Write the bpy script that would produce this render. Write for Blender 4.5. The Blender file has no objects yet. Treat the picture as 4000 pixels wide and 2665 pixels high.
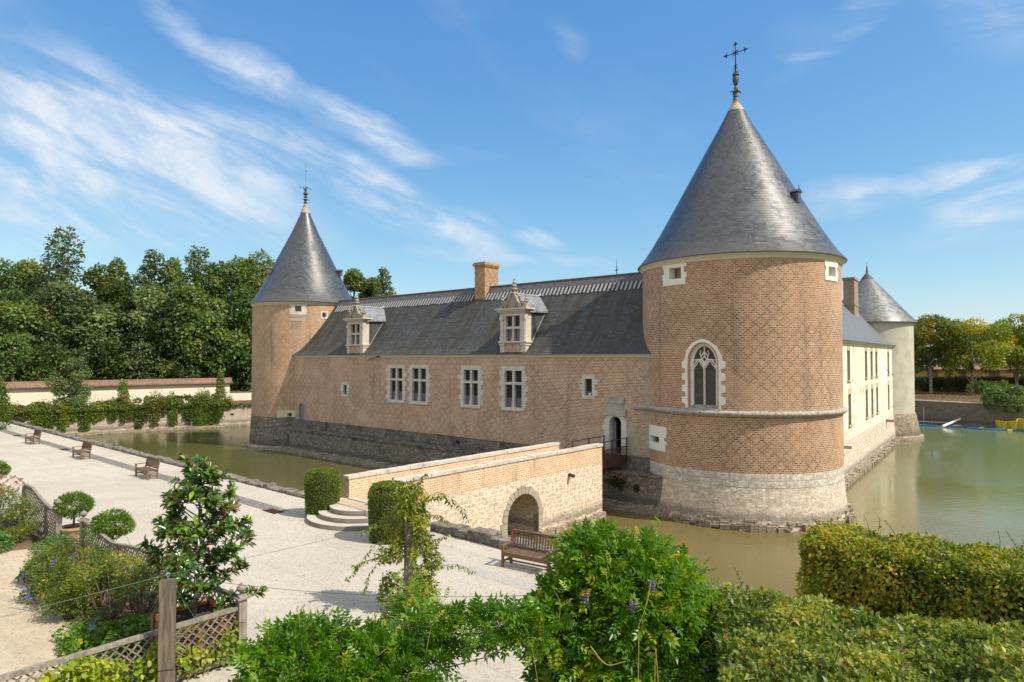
import bpy, bmesh, math, random
import numpy as np
from mathutils import Vector, Matrix
random.seed(7)
RNG = np.random.default_rng(11)
PI = math.pi
D2R = math.radians
scene = bpy.context.scene
COL = scene.collection

# ------------------------------------------------------------------ objects
def tag(o, label=None, cat=None, group=None, kind=None):
    if label: o['label'] = label
    if cat: o['category'] = cat
    if group: o['group'] = group
    if kind: o['kind'] = kind
    return o

def thing(name, label, cat, loc=(0, 0, 0), rotz=0.0, group=None):
    o = bpy.data.objects.new(name, None)
    o.empty_display_size = 0.3
    COL.objects.link(o)
    o.location = loc
    o.rotation_euler = (0, 0, rotz)
    return tag(o, label, cat, group)

def autouv(me):
    n = len(me.loops)
    vi = np.empty(n, np.int32); me.loops.foreach_get('vertex_index', vi)
    co = np.empty(len(me.vertices) * 3, np.float32); me.vertices.foreach_get('co', co)
    co = co.reshape(-1, 3)[vi]
    nf = len(me.polygons)
    fn = np.empty(nf * 3, np.float32); me.polygons.foreach_get('normal', fn); fn = fn.reshape(-1, 3)
    lt = np.empty(nf, np.int32); me.polygons.foreach_get('loop_total', lt)
    N = np.repeat(fn, lt, axis=0)
    h = np.hypot(N[:, 0], N[:, 1])
    flat = h < 0.05
    hs = np.where(flat, 1, h)
    T = np.stack([-N[:, 1] / hs, N[:, 0] / hs, np.zeros(n)], 1)
    T[flat] = (1, 0, 0)
    B = np.cross(N, T)
    uv = np.stack([(co * T).sum(1), (co * B).sum(1)], 1).astype(np.float32)
    return uv

class MB:
    def __init__(s):
        s.v = []; s.f = []; s.uv = {}; s.mi = []
    def face(s, idx, uv=None, mi=0):
        if uv is not None: s.uv[len(s.f)] = uv
        s.f.append(tuple(idx)); s.mi.append(mi)
    def poly(s, vs, mi=0):
        b = s.add(vs); s.face(range(b, b + len(vs)), mi=mi); return s
    def add(s, vs):
        b = len(s.v); s.v.extend([tuple(v) for v in vs]); return b
    def box(s, x0, x1, y0, y1, z0, z1, M=None, mi=0):
        vs = [Vector((x, y, z)) for z in (z0, z1) for y in (y0, y1) for x in (x0, x1)]
        if M is not None: vs = [M @ v for v in vs]
        b = s.add(vs)
        for f in ((0, 2, 3, 1), (4, 5, 7, 6), (0, 1, 5, 4), (2, 6, 7, 3), (0, 4, 6, 2), (1, 3, 7, 5)):
            s.face([b + i for i in f], mi=mi)
        return s
    def cbox(s, x0, x1, y0, y1, z0, z1, step=.2):
        n = max(1, int((x1 - x0) / step + .99)); e = [x0 + (x1 - x0) * i / n for i in range(n + 1)]
        b = s.add([(x, y, z) for x in e for y, z in ((y0, z0), (y0, z1), (y1, z1), (y1, z0))])
        for i in range(n):
            for k in range(4):
                l = (k + 1) % 4; s.face([b + 4 * i + k, b + 4 * i + l, b + 4 * i + 4 + l, b + 4 * i + 4 + k])
        s.face([b + k for k in range(4)]); s.face([b + 4 * n + 3 - k for k in range(4)])
        return s
    def bar(s, p, q, w, h, up=(0, 0, 1), mi=0):
        p = Vector(p); q = Vector(q); d = q - p; L = d.length
        if L < 1e-6: return s
        d /= L
        u = Vector(up)
        sx = d.cross(u)
        if sx.length < 1e-4: sx = d.cross(Vector((1, 0, 0)))
        sx.normalize(); sz = sx.cross(d)
        M = Matrix(((d.x, sx.x, sz.x, p.x), (d.y, sx.y, sz.y, p.y), (d.z, sx.z, sz.z, p.z), (0, 0, 0, 1)))
        # local: x along, y side, z up
        return s.box(0, L, -w / 2, w / 2, -h / 2, h / 2, M, mi)
    def prism(s, poly, d0, d1, axis='x', mi=0):
        # poly: 2-D outline; axis x: (y,z), axis y: (x,z), axis z: (x,y)
        def P(a, b, d):
            return (d, a, b) if axis == 'x' else ((a, d, b) if axis == 'y' else (a, b, d))
        n = len(poly)
        b = s.add([P(a, c, d0) for a, c in poly] + [P(a, c, d1) for a, c in poly])
        s.face([b + i for i in range(n)], mi=mi)
        s.face([b + n + i for i in reversed(range(n))], mi=mi)
        for i in range(n):
            j = (i + 1) % n
            s.face([b + j, b + i, b + n + i, b + n + j], mi=mi)
        return s
    def tube(s, pts, radii, n=8, cap=True, mi=0):
        pts = [Vector(p) for p in pts]
        if not hasattr(radii, '__len__'): radii = [radii] * len(pts)
        rings = []
        ref = None
        for i, p in enumerate(pts):
            d = (pts[min(i + 1, len(pts) - 1)] - pts[max(i - 1, 0)])
            if d.length < 1e-9: d = Vector((0, 0, 1))
            d.normalize()
            if ref is None:
                ref = Vector((1, 0, 0)) if abs(d.x) < 0.8 else Vector((0, 1, 0))
            a = (ref - d * ref.dot(d)).normalized(); c = d.cross(a); ref = a
            rings.append(s.add([p + (a * math.cos(2 * PI * k / n) + c * math.sin(2 * PI * k / n)) * radii[i] for k in range(n)]))
        for i in range(len(pts) - 1):
            for k in range(n):
                l = (k + 1) % n
                s.face([rings[i] + k, rings[i] + l, rings[i + 1] + l, rings[i + 1] + k], mi=mi)
        if cap:
            s.face([rings[0] + k for k in reversed(range(n))], mi=mi)
            s.face([rings[-1] + k for k in range(n)], mi=mi)
        return s
    def lathe(s, prof, n=24, c=(0, 0), uvr=None, cap=True, mi=0, a0=0.0, a1=2 * PI, squash=1.0):
        # prof: list of (r,z) from bottom to top
        full = abs(a1 - a0 - 2 * PI) < 1e-6
        m = n if full else n + 1
        rings = []
        for r, z in prof:
            rings.append(s.add([(c[0] + r * math.cos(a0 + (a1 - a0) * k / n), c[1] + r * squash * math.sin(a0 + (a1 - a0) * k / n), z) for k in range(m)]))
        if uvr is None: uvr = max(p[0] for p in prof)
        vv = 0.0
        for i in range(len(prof) - 1):
            dv = math.hypot(prof[i + 1][0] - prof[i][0], prof[i + 1][1] - prof[i][1])
            for k in range(n):
                l = (k + 1) % m
                u0 = (a0 + (a1 - a0) * k / n) * uvr; u1 = (a0 + (a1 - a0) * (k + 1) / n) * uvr
                s.face([rings[i] + k, rings[i] + l, rings[i + 1] + l, rings[i + 1] + k],
                       uv=[(u0, vv), (u1, vv), (u1, vv + dv), (u0, vv + dv)], mi=mi)
            vv += dv
        if cap and full:
            s.face([rings[0] + k for k in reversed(range(n))], mi=mi)
            s.face([rings[-1] + k for k in range(n)], mi=mi)
        return s
    def bend(s, phi, R):
        # flat coords (a, depth inward = +y, z) on to a cylinder of radius R; front is -y
        out = []
        for a, y, z in s.v:
            t = phi + a / R
            out.append(((R - y) * math.sin(t), -(R - y) * math.cos(t), z))
        s.v = out
        return s
    def mesh(s, name='m'):
        me = bpy.data.meshes.new(name)
        me.from_pydata(s.v, [], s.f)
        me.update()
        if not s.uv:
            bm = bmesh.new(); bm.from_mesh(me); bmesh.ops.recalc_face_normals(bm, faces=bm.faces); bm.to_mesh(me); bm.free()
        uv = autouv(me)
        if s.uv:
            ls = np.empty(len(me.polygons), np.int32); me.polygons.foreach_get('loop_start', ls)
            for fi, u in s.uv.items():
                a = ls[fi]
                uv[a:a + len(u)] = u
        lay = me.uv_layers.new(name='UVMap')
        lay.data.foreach_set('uv', uv.ravel())
        if any(s.mi): me.polygons.foreach_set('material_index', np.array(s.mi, np.int32))
        return me
    def build(s, name, mats, parent=None, smooth=None, cuts=None):
        me = s.mesh(name)
        if not isinstance(mats, (list, tuple)): mats = [mats]
        for m in mats: me.materials.append(m)
        o = bpy.data.objects.new(name, me)
        COL.objects.link(o)
        if cuts is not None: cut(o, cuts)
        if smooth is not None:
            me = o.data
            me.polygons.foreach_set('use_smooth', np.ones(len(me.polygons), bool))
            me.set_sharp_from_angle(angle=D2R(smooth))
        if parent is not None: o.parent = parent
        return o

def cut(o, cutter):
    me = cutter.mesh('cutter')
    for m in o.data.materials: me.materials.append(m)
    c = bpy.data.objects.new('cutter', me)
    COL.objects.link(c)
    md = o.modifiers.new('b', 'BOOLEAN'); md.operation = 'DIFFERENCE'; md.solver = 'EXACT'; md.object = c
    bpy.context.view_layer.update()
    dg = bpy.context.evaluated_depsgraph_get()
    new = bpy.data.meshes.new_from_object(o.evaluated_get(dg))
    o.modifiers.clear()
    old = o.data; o.data = new; new.name = old.name
    bpy.data.objects.remove(c); bpy.data.meshes.remove(me); bpy.data.meshes.remove(old)

def copy_tree(o, parent=None):
    c = o.copy(); COL.objects.link(c)
    if parent is not None: c.parent = parent
    for ch in list(o.children): copy_tree(ch, c)
    return c

def crom(pts, m=5):
    pts = [Vector(p) for p in pts]; q = [pts[0] * 2 - pts[1]] + pts + [pts[-1] * 2 - pts[-2]]; out = []
    for i in range(1, len(q) - 2):
        a, b, c, d = q[i - 1], q[i], q[i + 1], q[i + 2]
        for k in range(m):
            t = k / m; out.append(.5 * ((2 * b) + (c - a) * t + (2 * a - 5 * b + 4 * c - d) * t * t + (3 * b - a - 3 * c + d) * t * t * t))
    return out + [pts[-1]]

# ------------------------------------------------------------------ materials
class NT:
    def __init__(s, name):
        s.m = bpy.data.materials.new(name); s.m.use_nodes = True
        s.t = s.m.node_tree; s.t.nodes.clear()
        s.out = s.n('ShaderNodeOutputMaterial')
    def n(s, typ, **kw):
        nd = s.t.nodes.new(typ)
        for k, v in kw.items(): setattr(nd, k, v)
        return nd
    def l(s, a, b): s.t.links.new(a, b)
    def set(s, sock, v):
        if isinstance(v, bpy.types.NodeSocket): s.l(v, sock)
        elif hasattr(v, '__len__') and len(v) == 3 and sock.type == 'RGBA': sock.default_value = (*v, 1)
        else: sock.default_value = v
    def math(s, op, a, b=None, c=None, clamp=False):
        nd = s.n('ShaderNodeMath', operation=op); nd.use_clamp = clamp
        s.set(nd.inputs[0], a)
        if b is not None: s.set(nd.inputs[1], b)
        if c is not None: s.set(nd.inputs[2], c)
        return nd.outputs[0]
    def mix(s, f, a, b, mode='MIX'):
        nd = s.n('ShaderNodeMix', data_type='RGBA', blend_type=mode)
        s.set(nd.inputs[0], f); s.set(nd.inputs[6], a); s.set(nd.inputs[7], b)
        return nd.outputs[2]
    def noise(s, vec, scale, detail=3, rough=0.55, dist=0.0):
        nd = s.n('ShaderNodeTexNoise'); s.l(vec, nd.inputs['Vector'])
        nd.inputs['Scale'].default_value = scale; nd.inputs['Detail'].default_value = detail
        nd.inputs['Roughness'].default_value = rough; nd.inputs['Distortion'].default_value = dist
        return nd.outputs[0]
    def maprange(s, v, a, b, c=0.0, d=1.0, smooth=True):
        nd = s.n('ShaderNodeMapRange'); nd.interpolation_type = 'SMOOTHSTEP' if smooth else 'LINEAR'
        s.set(nd.inputs[0], v); nd.inputs[1].default_value = a; nd.inputs[2].default_value = b
        nd.inputs[3].default_value = c; nd.inputs[4].default_value = d
        return nd.outputs[0]
    def ramp(s, f, stops):
        nd = s.n('ShaderNodeValToRGB'); s.l(f, nd.inputs[0]); e = nd.color_ramp.elements
        while len(e) < len(stops): e.new(0.5)
        for i, (p, c) in enumerate(stops): e[i].position = p; e[i].color = (*c, 1)
        return nd.outputs[0]
    def uv(s): return s.n('ShaderNodeUVMap', uv_map='UVMap').outputs[0]
    def pos(s): return s.n('ShaderNodeNewGeometry').outputs['Position']
    def obj(s): return s.n('ShaderNodeTexCoord').outputs['Object']
    def scale(s, vec, x, y, z=1.0):
        nd = s.n('ShaderNodeVectorMath', operation='MULTIPLY'); s.l(vec, nd.inputs[0]); nd.inputs[1].default_value = (x, y, z)
        return nd.outputs[0]
    def rot(s, vec, a):
        nd = s.n('ShaderNodeMapping'); s.l(vec, nd.inputs['Vector']); nd.inputs['Rotation'].default_value = (0, 0, a)
        return nd.outputs[0]
    def sep(s, vec):
        nd = s.n('ShaderNodeSeparateXYZ'); s.l(vec, nd.inputs[0]); return nd.outputs
    def bump(s, h, strength=0.3, dist=0.02):
        nd = s.n('ShaderNodeBump'); s.l(h, nd.inputs['Height']); nd.inputs['Strength'].default_value = strength
        nd.inputs['Distance'].default_value = dist
        return nd.outputs[0]
    def pbr(s, color, rough=0.8, normal=None, metal=0.0, spec=0.5, **kw):
        p = s.n('ShaderNodeBsdfPrincipled')
        s.set(p.inputs['Base Color'], color); s.set(p.inputs['Roughness'], rough)
        s.set(p.inputs['Metallic'], metal); s.set(p.inputs['Specular IOR Level'], spec)
        if normal is not None: s.l(normal, p.inputs['Normal'])
        for k, v in kw.items(): s.set(p.inputs[k], v)
        s.l(p.outputs[0], s.out.inputs[0])
        return s.m

def val(c, k): return tuple(x * k for x in c)

def bricktex(t, vec, c1, c2, mort, bw, rh, ms, off=0.5, smooth=0.15, bias=0.0):
    b = t.n('ShaderNodeTexBrick'); t.l(vec, b.inputs['Vector']); b.offset = off
    t.set(b.inputs['Color1'], c1); t.set(b.inputs['Color2'], c2); t.set(b.inputs['Mortar'], mort)
    b.inputs['Scale'].default_value = 1.0; b.inputs['Mortar Size'].default_value = ms
    b.inputs['Mortar Smooth'].default_value = smooth; b.inputs['Bias'].default_value = bias
    b.inputs['Brick Width'].default_value = bw; b.inputs['Row Height'].default_value = rh
    return b.outputs[0], b.outputs[1]

def brick_mat(name, c1, c2, mort, dark=(0.055, 0.04, 0.036), diaper=0.85, P=0.74, H=1.0, grime=0.35, seed=0.0, rh=0.098, ms=0.017, soot=(0.09, 0.07, 0.055)):
    t = NT(name); uv0 = t.uv()
    nd = t.n('ShaderNodeVectorMath', operation='ADD'); t.l(uv0, nd.inputs[0]); nd.inputs[1].default_value = (seed, 0, 0)
    uv = nd.outputs[0]
    col, fac = bricktex(t, uv, c1, c2, c1, 0.25, rh, ms)
    big = t.noise(t.scale(uv, 1, 1), 0.33, 4)
    col = t.mix(t.maprange(t.noise(t.scale(uv, 1.0, 2.4), 4.3, 2, 0.7), 0.36, 0.62), val(c1, 0.74), col)
    if diaper > 0:
        s = t.sep(uv)
        vq = t.math('MULTIPLY', t.math('FLOOR', t.math('DIVIDE', s[1], rh)), rh / H)
        uq = t.math('DIVIDE', s[0], P)
        w = 0.175
        m1 = t.math('LESS_THAN', t.math('FRACT', t.math('ADD', uq, vq)), w)
        m2 = t.math('LESS_THAN', t.math('FRACT', t.math('SUBTRACT', uq, vq)), w)
        m = t.math('MAXIMUM', m1, m2)
        stren = t.maprange(t.noise(uv, 0.28, 3), 0.38, 0.54, 0.28, 1.0)
        rnd = t.maprange(t.noise(uv, 9.0, 0), 0.32, 0.5, 0.75, 1.0)
        m = t.math('MULTIPLY', t.math('MULTIPLY', m, stren), t.math('MULTIPLY', rnd, diaper))
        col = t.mix(m, col, dark)
    mo = t.mix(t.maprange(t.noise(uv, 0.9, 3), 0.35, 0.7), val(mort, 0.72), mort)
    col = t.mix(fac, col, mo)
    # weather: broad tone shifts, sooty vertical runs
    col = t.mix(t.maprange(big, 0.3, 0.7, 0.0, 0.45), col, t.mix(0.4, col, (0.52, 0.33, 0.20)), 'MIX')
    run = t.noise(t.scale(uv, 1.1, 0.09), 1.0, 4, 0.6)
    col = t.mix(t.maprange(run, 0.54, 0.74, 0.0, grime), col, soot)
    # repaired patches of newer, paler brickwork
    rep = t.math('MULTIPLY', t.maprange(t.noise(t.scale(uv, 1.0, 0.8), 0.23, 1, 0.4), 0.60, 0.62), 0.4)
    col = t.mix(rep, col, t.mix(fac, (0.55, 0.33, 0.2), mo))
    fine = t.noise(uv, 1.7, 3, 0.6)
    col = t.mix(t.maprange(fine, 0.56, 0.75, 0.0, 0.3), col, (0.5, 0.42, 0.31))
    h = t.math('SUBTRACT', 1.0, fac)
    return t.pbr(col, 0.9, t.bump(h, 0.35, 0.012), spec=0.25)

def rubble_mat(name, c1, c2, mort, bw=0.34, rh=0.17, dirt=(0.05, 0.045, 0.04), dirtamt=0.5, wet=True, bump=0.6, distort=0.06, lichen=0.0):
    t = NT(name); uv = t.uv()
    d = t.n('ShaderNodeTexNoise'); t.l(uv, d.inputs['Vector']); d.inputs['Scale'].default_value = 2.6; d.inputs['Detail'].default_value = 3
    sub = t.n('ShaderNodeVectorMath', operation='SUBTRACT'); t.l(d.outputs['Color'], sub.inputs[0]); sub.inputs[1].default_value = (0.5, 0.5, 0.5)
    sc = t.scale(sub.outputs[0], distort * 4, distort * 4, 0)
    ad = t.n('ShaderNodeVectorMath', operation='ADD'); t.l(uv, ad.inputs[0]); t.l(sc, ad.inputs[1])
    col, fac = bricktex(t, ad.outputs[0], c1, c2, c1, bw, rh, 0.02, smooth=0.4)
    n1 = t.noise(uv, 5.0, 3, 0.65)
    col = t.mix(t.maprange(n1, 0.3, 0.72), val(c1, 0.6), col)
    col = t.mix(fac, col, mort)
    n2 = t.noise(uv, 0.8, 5, 0.65)
    col = t.mix(t.maprange(n2, 0.46, 0.7, 0.0, dirtamt), col, dirt)
    if lichen > 0:
        n3 = t.noise(uv, 3.6, 4, 0.7)
        col = t.mix(t.maprange(n3, 0.6, 0.66, 0.0, lichen), col, (0.45, 0.44, 0.40))
    if wet:
        z = t.sep(t.pos())[2]
        jit = t.math('ADD', z, t.math('MULTIPLY', t.math('SUBTRACT', n2, 0.5), 0.7))
        band = t.math('MULTIPLY', t.maprange(jit, 0.3, 0.5), t.maprange(jit, 0.55, 1.0, 1.0, 0.0))
        col = t.mix(t.math('MULTIPLY', band, 0.55), col, (0.07, 0.066, 0.06))
    h = t.math('ADD', t.math('SUBTRACT', 1.0, fac), t.math('MULTIPLY', t.noise(uv, 11, 3), 0.8))
    return t.pbr(col, 0.92, t.bump(h, bump, 0.03), spec=0.2)

def stone_mat(name, c, var=0.25, dirt=0.25, dirtc=(0.10, 0.09, 0.075), scale=1.0, bump=0.25, spec=0.25, joint=None):
    t = NT(name); p = t.obj()
    n = t.noise(p, 2.2 * scale, 5, 0.6); n2 = t.noise(p, 14 * scale, 3, 0.6); n3 = t.noise(p, 1.1 * scale, 6, 0.7)
    col = t.mix(t.maprange(n, 0.3, 0.7), val(c, 1 - var), c)
    col = t.mix(t.maprange(n2, 0.55, 0.8, 0, 0.35), col, val(c, 0.55))
    col = t.mix(t.maprange(n3, 0.5, 0.72, 0, dirt), col, dirtc)
    hh = n2
    if joint:
        _, fac = bricktex(t, t.uv(), c, c, c, joint[0], joint[1], 0.012, smooth=0.3)
        col = t.mix(t.math('MULTIPLY', fac, 0.55), col, val(c, 0.45))
        hh = t.math('SUBTRACT', n2, fac)
    return t.pbr(col, 0.88, t.bump(hh, bump, 0.015), spec=spec)

def slate_mat(name, c1, c2, rough=(0.3, 0.5), bw=0.2, rh=0.12, weather=0.5, wc=(0.075, 0.06, 0.045), streak=0.0, spec=0.5, low=None):
    t = NT(name); uv = t.uv()
    col, fac = bricktex(t, uv, c1, c2, val(c1, 0.35), bw, rh, 0.007, smooth=0.1)
    cell = t.n('ShaderNodeTexWhiteNoise', noise_dimensions='2D')
    s = t.sep(uv)
    row = t.math('FLOOR', t.math('DIVIDE', s[1], rh))
    par = t.math('MULTIPLY', t.math('FRACT', t.math('MULTIPLY', row, 0.5)), 1.0)
    cx = t.math('FLOOR', t.math('SUBTRACT', t.math('DIVIDE', s[0], bw), par))
    cb = t.n('ShaderNodeCombineXYZ'); t.l(cx, cb.inputs[0]); t.l(row, cb.inputs[1])
    t.l(cb.outputs[0], cell.inputs['Vector'])
    r1 = cell.outputs['Value']
    col = t.mix(t.math('MULTIPLY', r1, 0.5), col, val(c2, 1.3))
    fr = t.math('FRACT', t.math('DIVIDE', s[1], rh))
    col = t.mix(t.maprange(fr, 0.0, 0.22, 0.8, 0.0), col, val(c1, 0.3))
    big = t.noise(uv, 0.5, 5, 0.65)
    if streak > 0:
        st = t.noise(t.scale(uv, 1.6, 0.16), 1.0, 5, 0.65)
        col = t.mix(t.maprange(st, 0.42, 0.66, 0, streak), col, wc)
    col = t.mix(t.maprange(big, 0.45, 0.72, 0, weather), col, wc)
    if low:   # mossy, browned courses near the eaves
        lw = t.maprange(t.math('ADD', s[1], t.math('MULTIPLY', big, 2.0)), low[0], low[1], 1.0, 0.0)
        col = t.mix(t.math('MULTIPLY', lw, 0.7), col, wc)
    sp = t.noise(uv, 6.0, 2, 0.6)
    col = t.mix(t.maprange(sp, 0.69, 0.73, 0, 0.7), col, (0.25, 0.25, 0.22))
    ro = t.math('ADD', t.math('MULTIPLY', r1, rough[1] - rough[0]), rough[0])
    ro = t.math('ADD', ro, t.maprange(big, 0.45, 0.75, 0.0, 0.25))
    h = t.math('ADD', t.math('MULTIPLY', t.math('FRACT', t.math('DIVIDE', s[1], rh)), -0.7), t.math('MULTIPLY', r1, 0.5))
    return t.pbr(col, ro, t.bump(h, 0.6, 0.014), spec=spec)

def plain_mat(name, c, rough=0.6, metal=0.0, spec=0.4, var=0.2, scale=8.0, c2=None, bump=0.1, stretch=None):
    t = NT(name); p = t.obj()
    if stretch: p = t.scale(p, *stretch)
    n = t.noise(p, scale, 4, 0.6)
    col = t.mix(t.maprange(n, 0.3, 0.72), c2 if c2 else val(c, 1 - var), c)
    return t.pbr(col, rough, t.bump(n, bump, 0.01) if bump else None, metal=metal, spec=spec)

def leaf_mat(name, stops, trans=0.3, rough=0.45, spec=0.35):
    t = NT(name)
    a = t.n('ShaderNodeAttribute', attribute_name='tint')
    col = t.ramp(a.outputs['Fac'], stops)
    p = t.n('ShaderNodeBsdfPrincipled'); t.l(col, p.inputs['Base Color']); p.inputs['Roughness'].default_value = rough
    p.inputs['Specular IOR Level'].default_value = spec
    tr = t.n('ShaderNodeBsdfTranslucent')
    g = t.mix(1.0, col, (1.6, 1.5, 0.6), 'MULTIPLY'); t.l(g, tr.inputs[0])
    ms = t.n('ShaderNodeMixShader'); ms.inputs[0].default_value = trans
    t.l(p.outputs[0], ms.inputs[1]); t.l(tr.outputs[0], ms.inputs[2]); t.l(ms.outputs[0], t.out.inputs[0])
    return t.m

# ------------------------------------------------------------------ foliage
def norm(a): return a / np.maximum(np.linalg.norm(a, axis=1, keepdims=True), 1e-9)

LEAF = np.array([(0, 0, 0), (0.42, 0.5, 1), (1, 0, 0), (0.42, -0.5, 1)], float)      # x along, y half width, z fold
LEAFF = [(0, 2, 1), (0, 3, 2)]
OVAL = np.array([(0, 0, 0), (0.28, 0.42, 0.8), (0.68, 0.44, 0.9), (1, 0, -0.3), (0.68, -0.44, 0.9), (0.28, -0.42, 0.8), (0.5, 0, 0.1)], float)
OVALF = [(0, 6, 1), (1, 6, 2), (2, 6, 3), (3, 6, 4), (4, 6, 5), (5, 6, 0)]

def pinnate(pairs=5, ll=0.28, lw=0.11, droop=0.25):
    V = []; F = []
    def leaflet(base, dirx, diry, L, W):
        d = np.array([dirx, diry, -0.25]); d /= np.linalg.norm(d)
        sd = np.array([-d[1], d[0], 0.0])
        b = len(V)
        base = np.array(base)
        V.extend([base, base + d * L * 0.4 + sd * W * 0.5 + [0, 0, W * 0.2], base + d * L, base + d * L * 0.4 - sd * W * 0.5 + [0, 0, W * 0.2]])
        F.extend([(b, b + 2, b + 1), (b, b + 3, b + 2)])
    for i in range(pairs):
        x = 0.18 + 0.66 * i / max(pairs - 1, 1); z = -droop * x * x
        for sgn in (1, -1):
            leaflet((x, 0, z), 0.55, sgn * 0.85, ll * (1 - 0.25 * abs(i / pairs - 0.4)), lw)
    leaflet((0.88, 0, -droop * 0.77), 1, 0, ll * 1.1, lw * 1.1)
    b = len(V)
    V.extend([(0, 0.008, 0), (0, -0.008, 0), (0.9, 0, -droop * 0.8)]); F.append((b, b + 1, b + 2))
    return np.array(V, float), F
PINN = pinnate(4, 0.36, 0.17)
PINN_S = pinnate(2, 0.42, 0.24, 0.15)      # rose-like leaf of five leaflets

def leafmesh(name, P, T, N, L, W, tint, mat, parent=None, tpl=(LEAF, LEAFF), fold=0.15, smooth=False):
    """P points, T leaf direction, N leaf normal, L length, W width factor (relative), tint 0..1 : one mesh of leaves"""
    P = np.asarray(P, float); n = len(P)
    T = norm(np.asarray(T, float)); N = np.asarray(N, float)
    B = norm(np.cross(N, T)); N = np.cross(T, B)
    L = np.broadcast_to(np.asarray(L, float), (n,)); W = np.broadcast_to(np.asarray(W, float), (n,))
    V, F = tpl
    k = len(V)
    lw = L * W
    if tpl[0] is LEAF or tpl[0] is OVAL:
        co = (P[:, None, :] + T[:, None, :] * (V[None, :, 0:1] * L[:, None, None]) + B[:, None, :] * (V[None, :, 1:2] * lw[:, None, None])
              + N[:, None, :] * (V[None, :, 2:3] * (lw * fold)[:, None, None]))
    else:
        co = (P[:, None, :] + T[:, None, :] * (V[None, :, 0:1] * L[:, None, None]) + B[:, None, :] * (V[None, :, 1:2] * lw[:, None, None])
              + N[:, None, :] * (V[None, :, 2:3] * L[:, None, None]))
    co = co.reshape(-1, 3)
    F = np.array(F, np.int32); nf = len(F)
    idx = (np.arange(n, dtype=np.int32)[:, None, None] * k + F[None]).reshape(-1)
    me = bpy.data.meshes.new(name)
    me.vertices.add(len(co)); me.vertices.foreach_set('co', co.astype(np.float32).ravel())
    me.loops.add(len(idx)); me.loops.foreach_set('vertex_index', idx)
    np_ = n * nf
    me.polygons.add(np_); me.polygons.foreach_set('loop_start', np.arange(np_, dtype=np.int32) * 3)
    me.polygons.foreach_set('loop_total', np.full(np_, 3, np.int32))
    if smooth: me.polygons.foreach_set('use_smooth', np.ones(np_, bool))
    me.update(calc_edges=True)
    at = me.attributes.new('tint', 'FLOAT', 'FACE')
    at.data.foreach_set('value', np.repeat(np.clip(tint, 0, 1), nf).astype(np.float32))
    me.materials.append(mat)
    o = bpy.data.objects.new(name, me); COL.objects.link(o)
    if parent is not None: o.parent = parent
    return o

def rsph(n, rng=RNG):
    return norm(rng.normal(size=(n, 3)))

def blob_points(blobs, n, rng=RNG, inner=0.55, up=0.0):
    """random points through the outer shell of ellipsoids [(cx,cy,cz,rx,ry,rz)] with outward normals; drops points deep inside other blobs"""
    bl = np.array(blobs, float)
    area = (bl[:, 3] * bl[:, 4] + bl[:, 4] * bl[:, 5] + bl[:, 3] * bl[:, 5])
    ix = rng.choice(len(bl), n, p=area / area.sum())
    d = rsph(n, rng)
    if up: d = norm(d + np.array([0, 0, up]))
    r = inner + (1 - inner) * np.sqrt(rng.random(n))
    r *= 0.92 + 0.16 * rng.random(n)
    P = bl[ix, :3] + d * bl[ix, 3:] * r[:, None]
    Nn = norm(d / bl[ix, 3:])
    deep = np.zeros(n, bool)
    for b in bl:
        q = (P - b[:3]) / b[3:]
        deep |= (q * q).sum(1) < 0.3
    keep = ~deep
    return P[keep], Nn[keep], ix[keep]

def leaf_dirs(N, rng=RNG, out=0.5, jit=0.8, down=0.25, face=0.9):
    n = len(N)
    T = norm(N * out + rng.normal(size=(n, 3)) * jit + np.array([0, 0, -down]))
    M = norm(N * face + rng.normal(size=(n, 3)) * 0.55 + np.array([0, 0, 0.45]))
    return T, M
# ------------------------------------------------------------------ camera, sun, sky
F_PX, PITCH, CAMZ = 2540.0, math.atan(63.5 / 2540.0), 8.7
cam = bpy.data.cameras.new('camera'); camo = bpy.data.objects.new('camera', cam); COL.objects.link(camo)
cam.sensor_width = 36.0; cam.lens = 36.0 * F_PX / 4000.0; cam.clip_end = 6000; cam.clip_start = 0.1
camo.location = (0, 0, CAMZ); camo.rotation_euler = (PI / 2 + PITCH, 0, 0)
scene.camera = camo

SUN_EL = D2R(49.0)
SUNV = Vector((0.90, -0.436, 0)).normalized()
sun = bpy.data.lights.new('sun', 'SUN'); suno = bpy.data.objects.new('sun', sun); COL.objects.link(suno)
sun.energy = 4.0; sun.angle = D2R(0.53); sun.color = (1.0, 0.92, 0.79)
S = Vector((SUNV.x * math.cos(SUN_EL), SUNV.y * math.cos(SUN_EL), math.sin(SUN_EL)))
suno.rotation_euler = S.to_track_quat('Z', 'Y').to_euler()
suno.location = (60, -30, 70)

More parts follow.
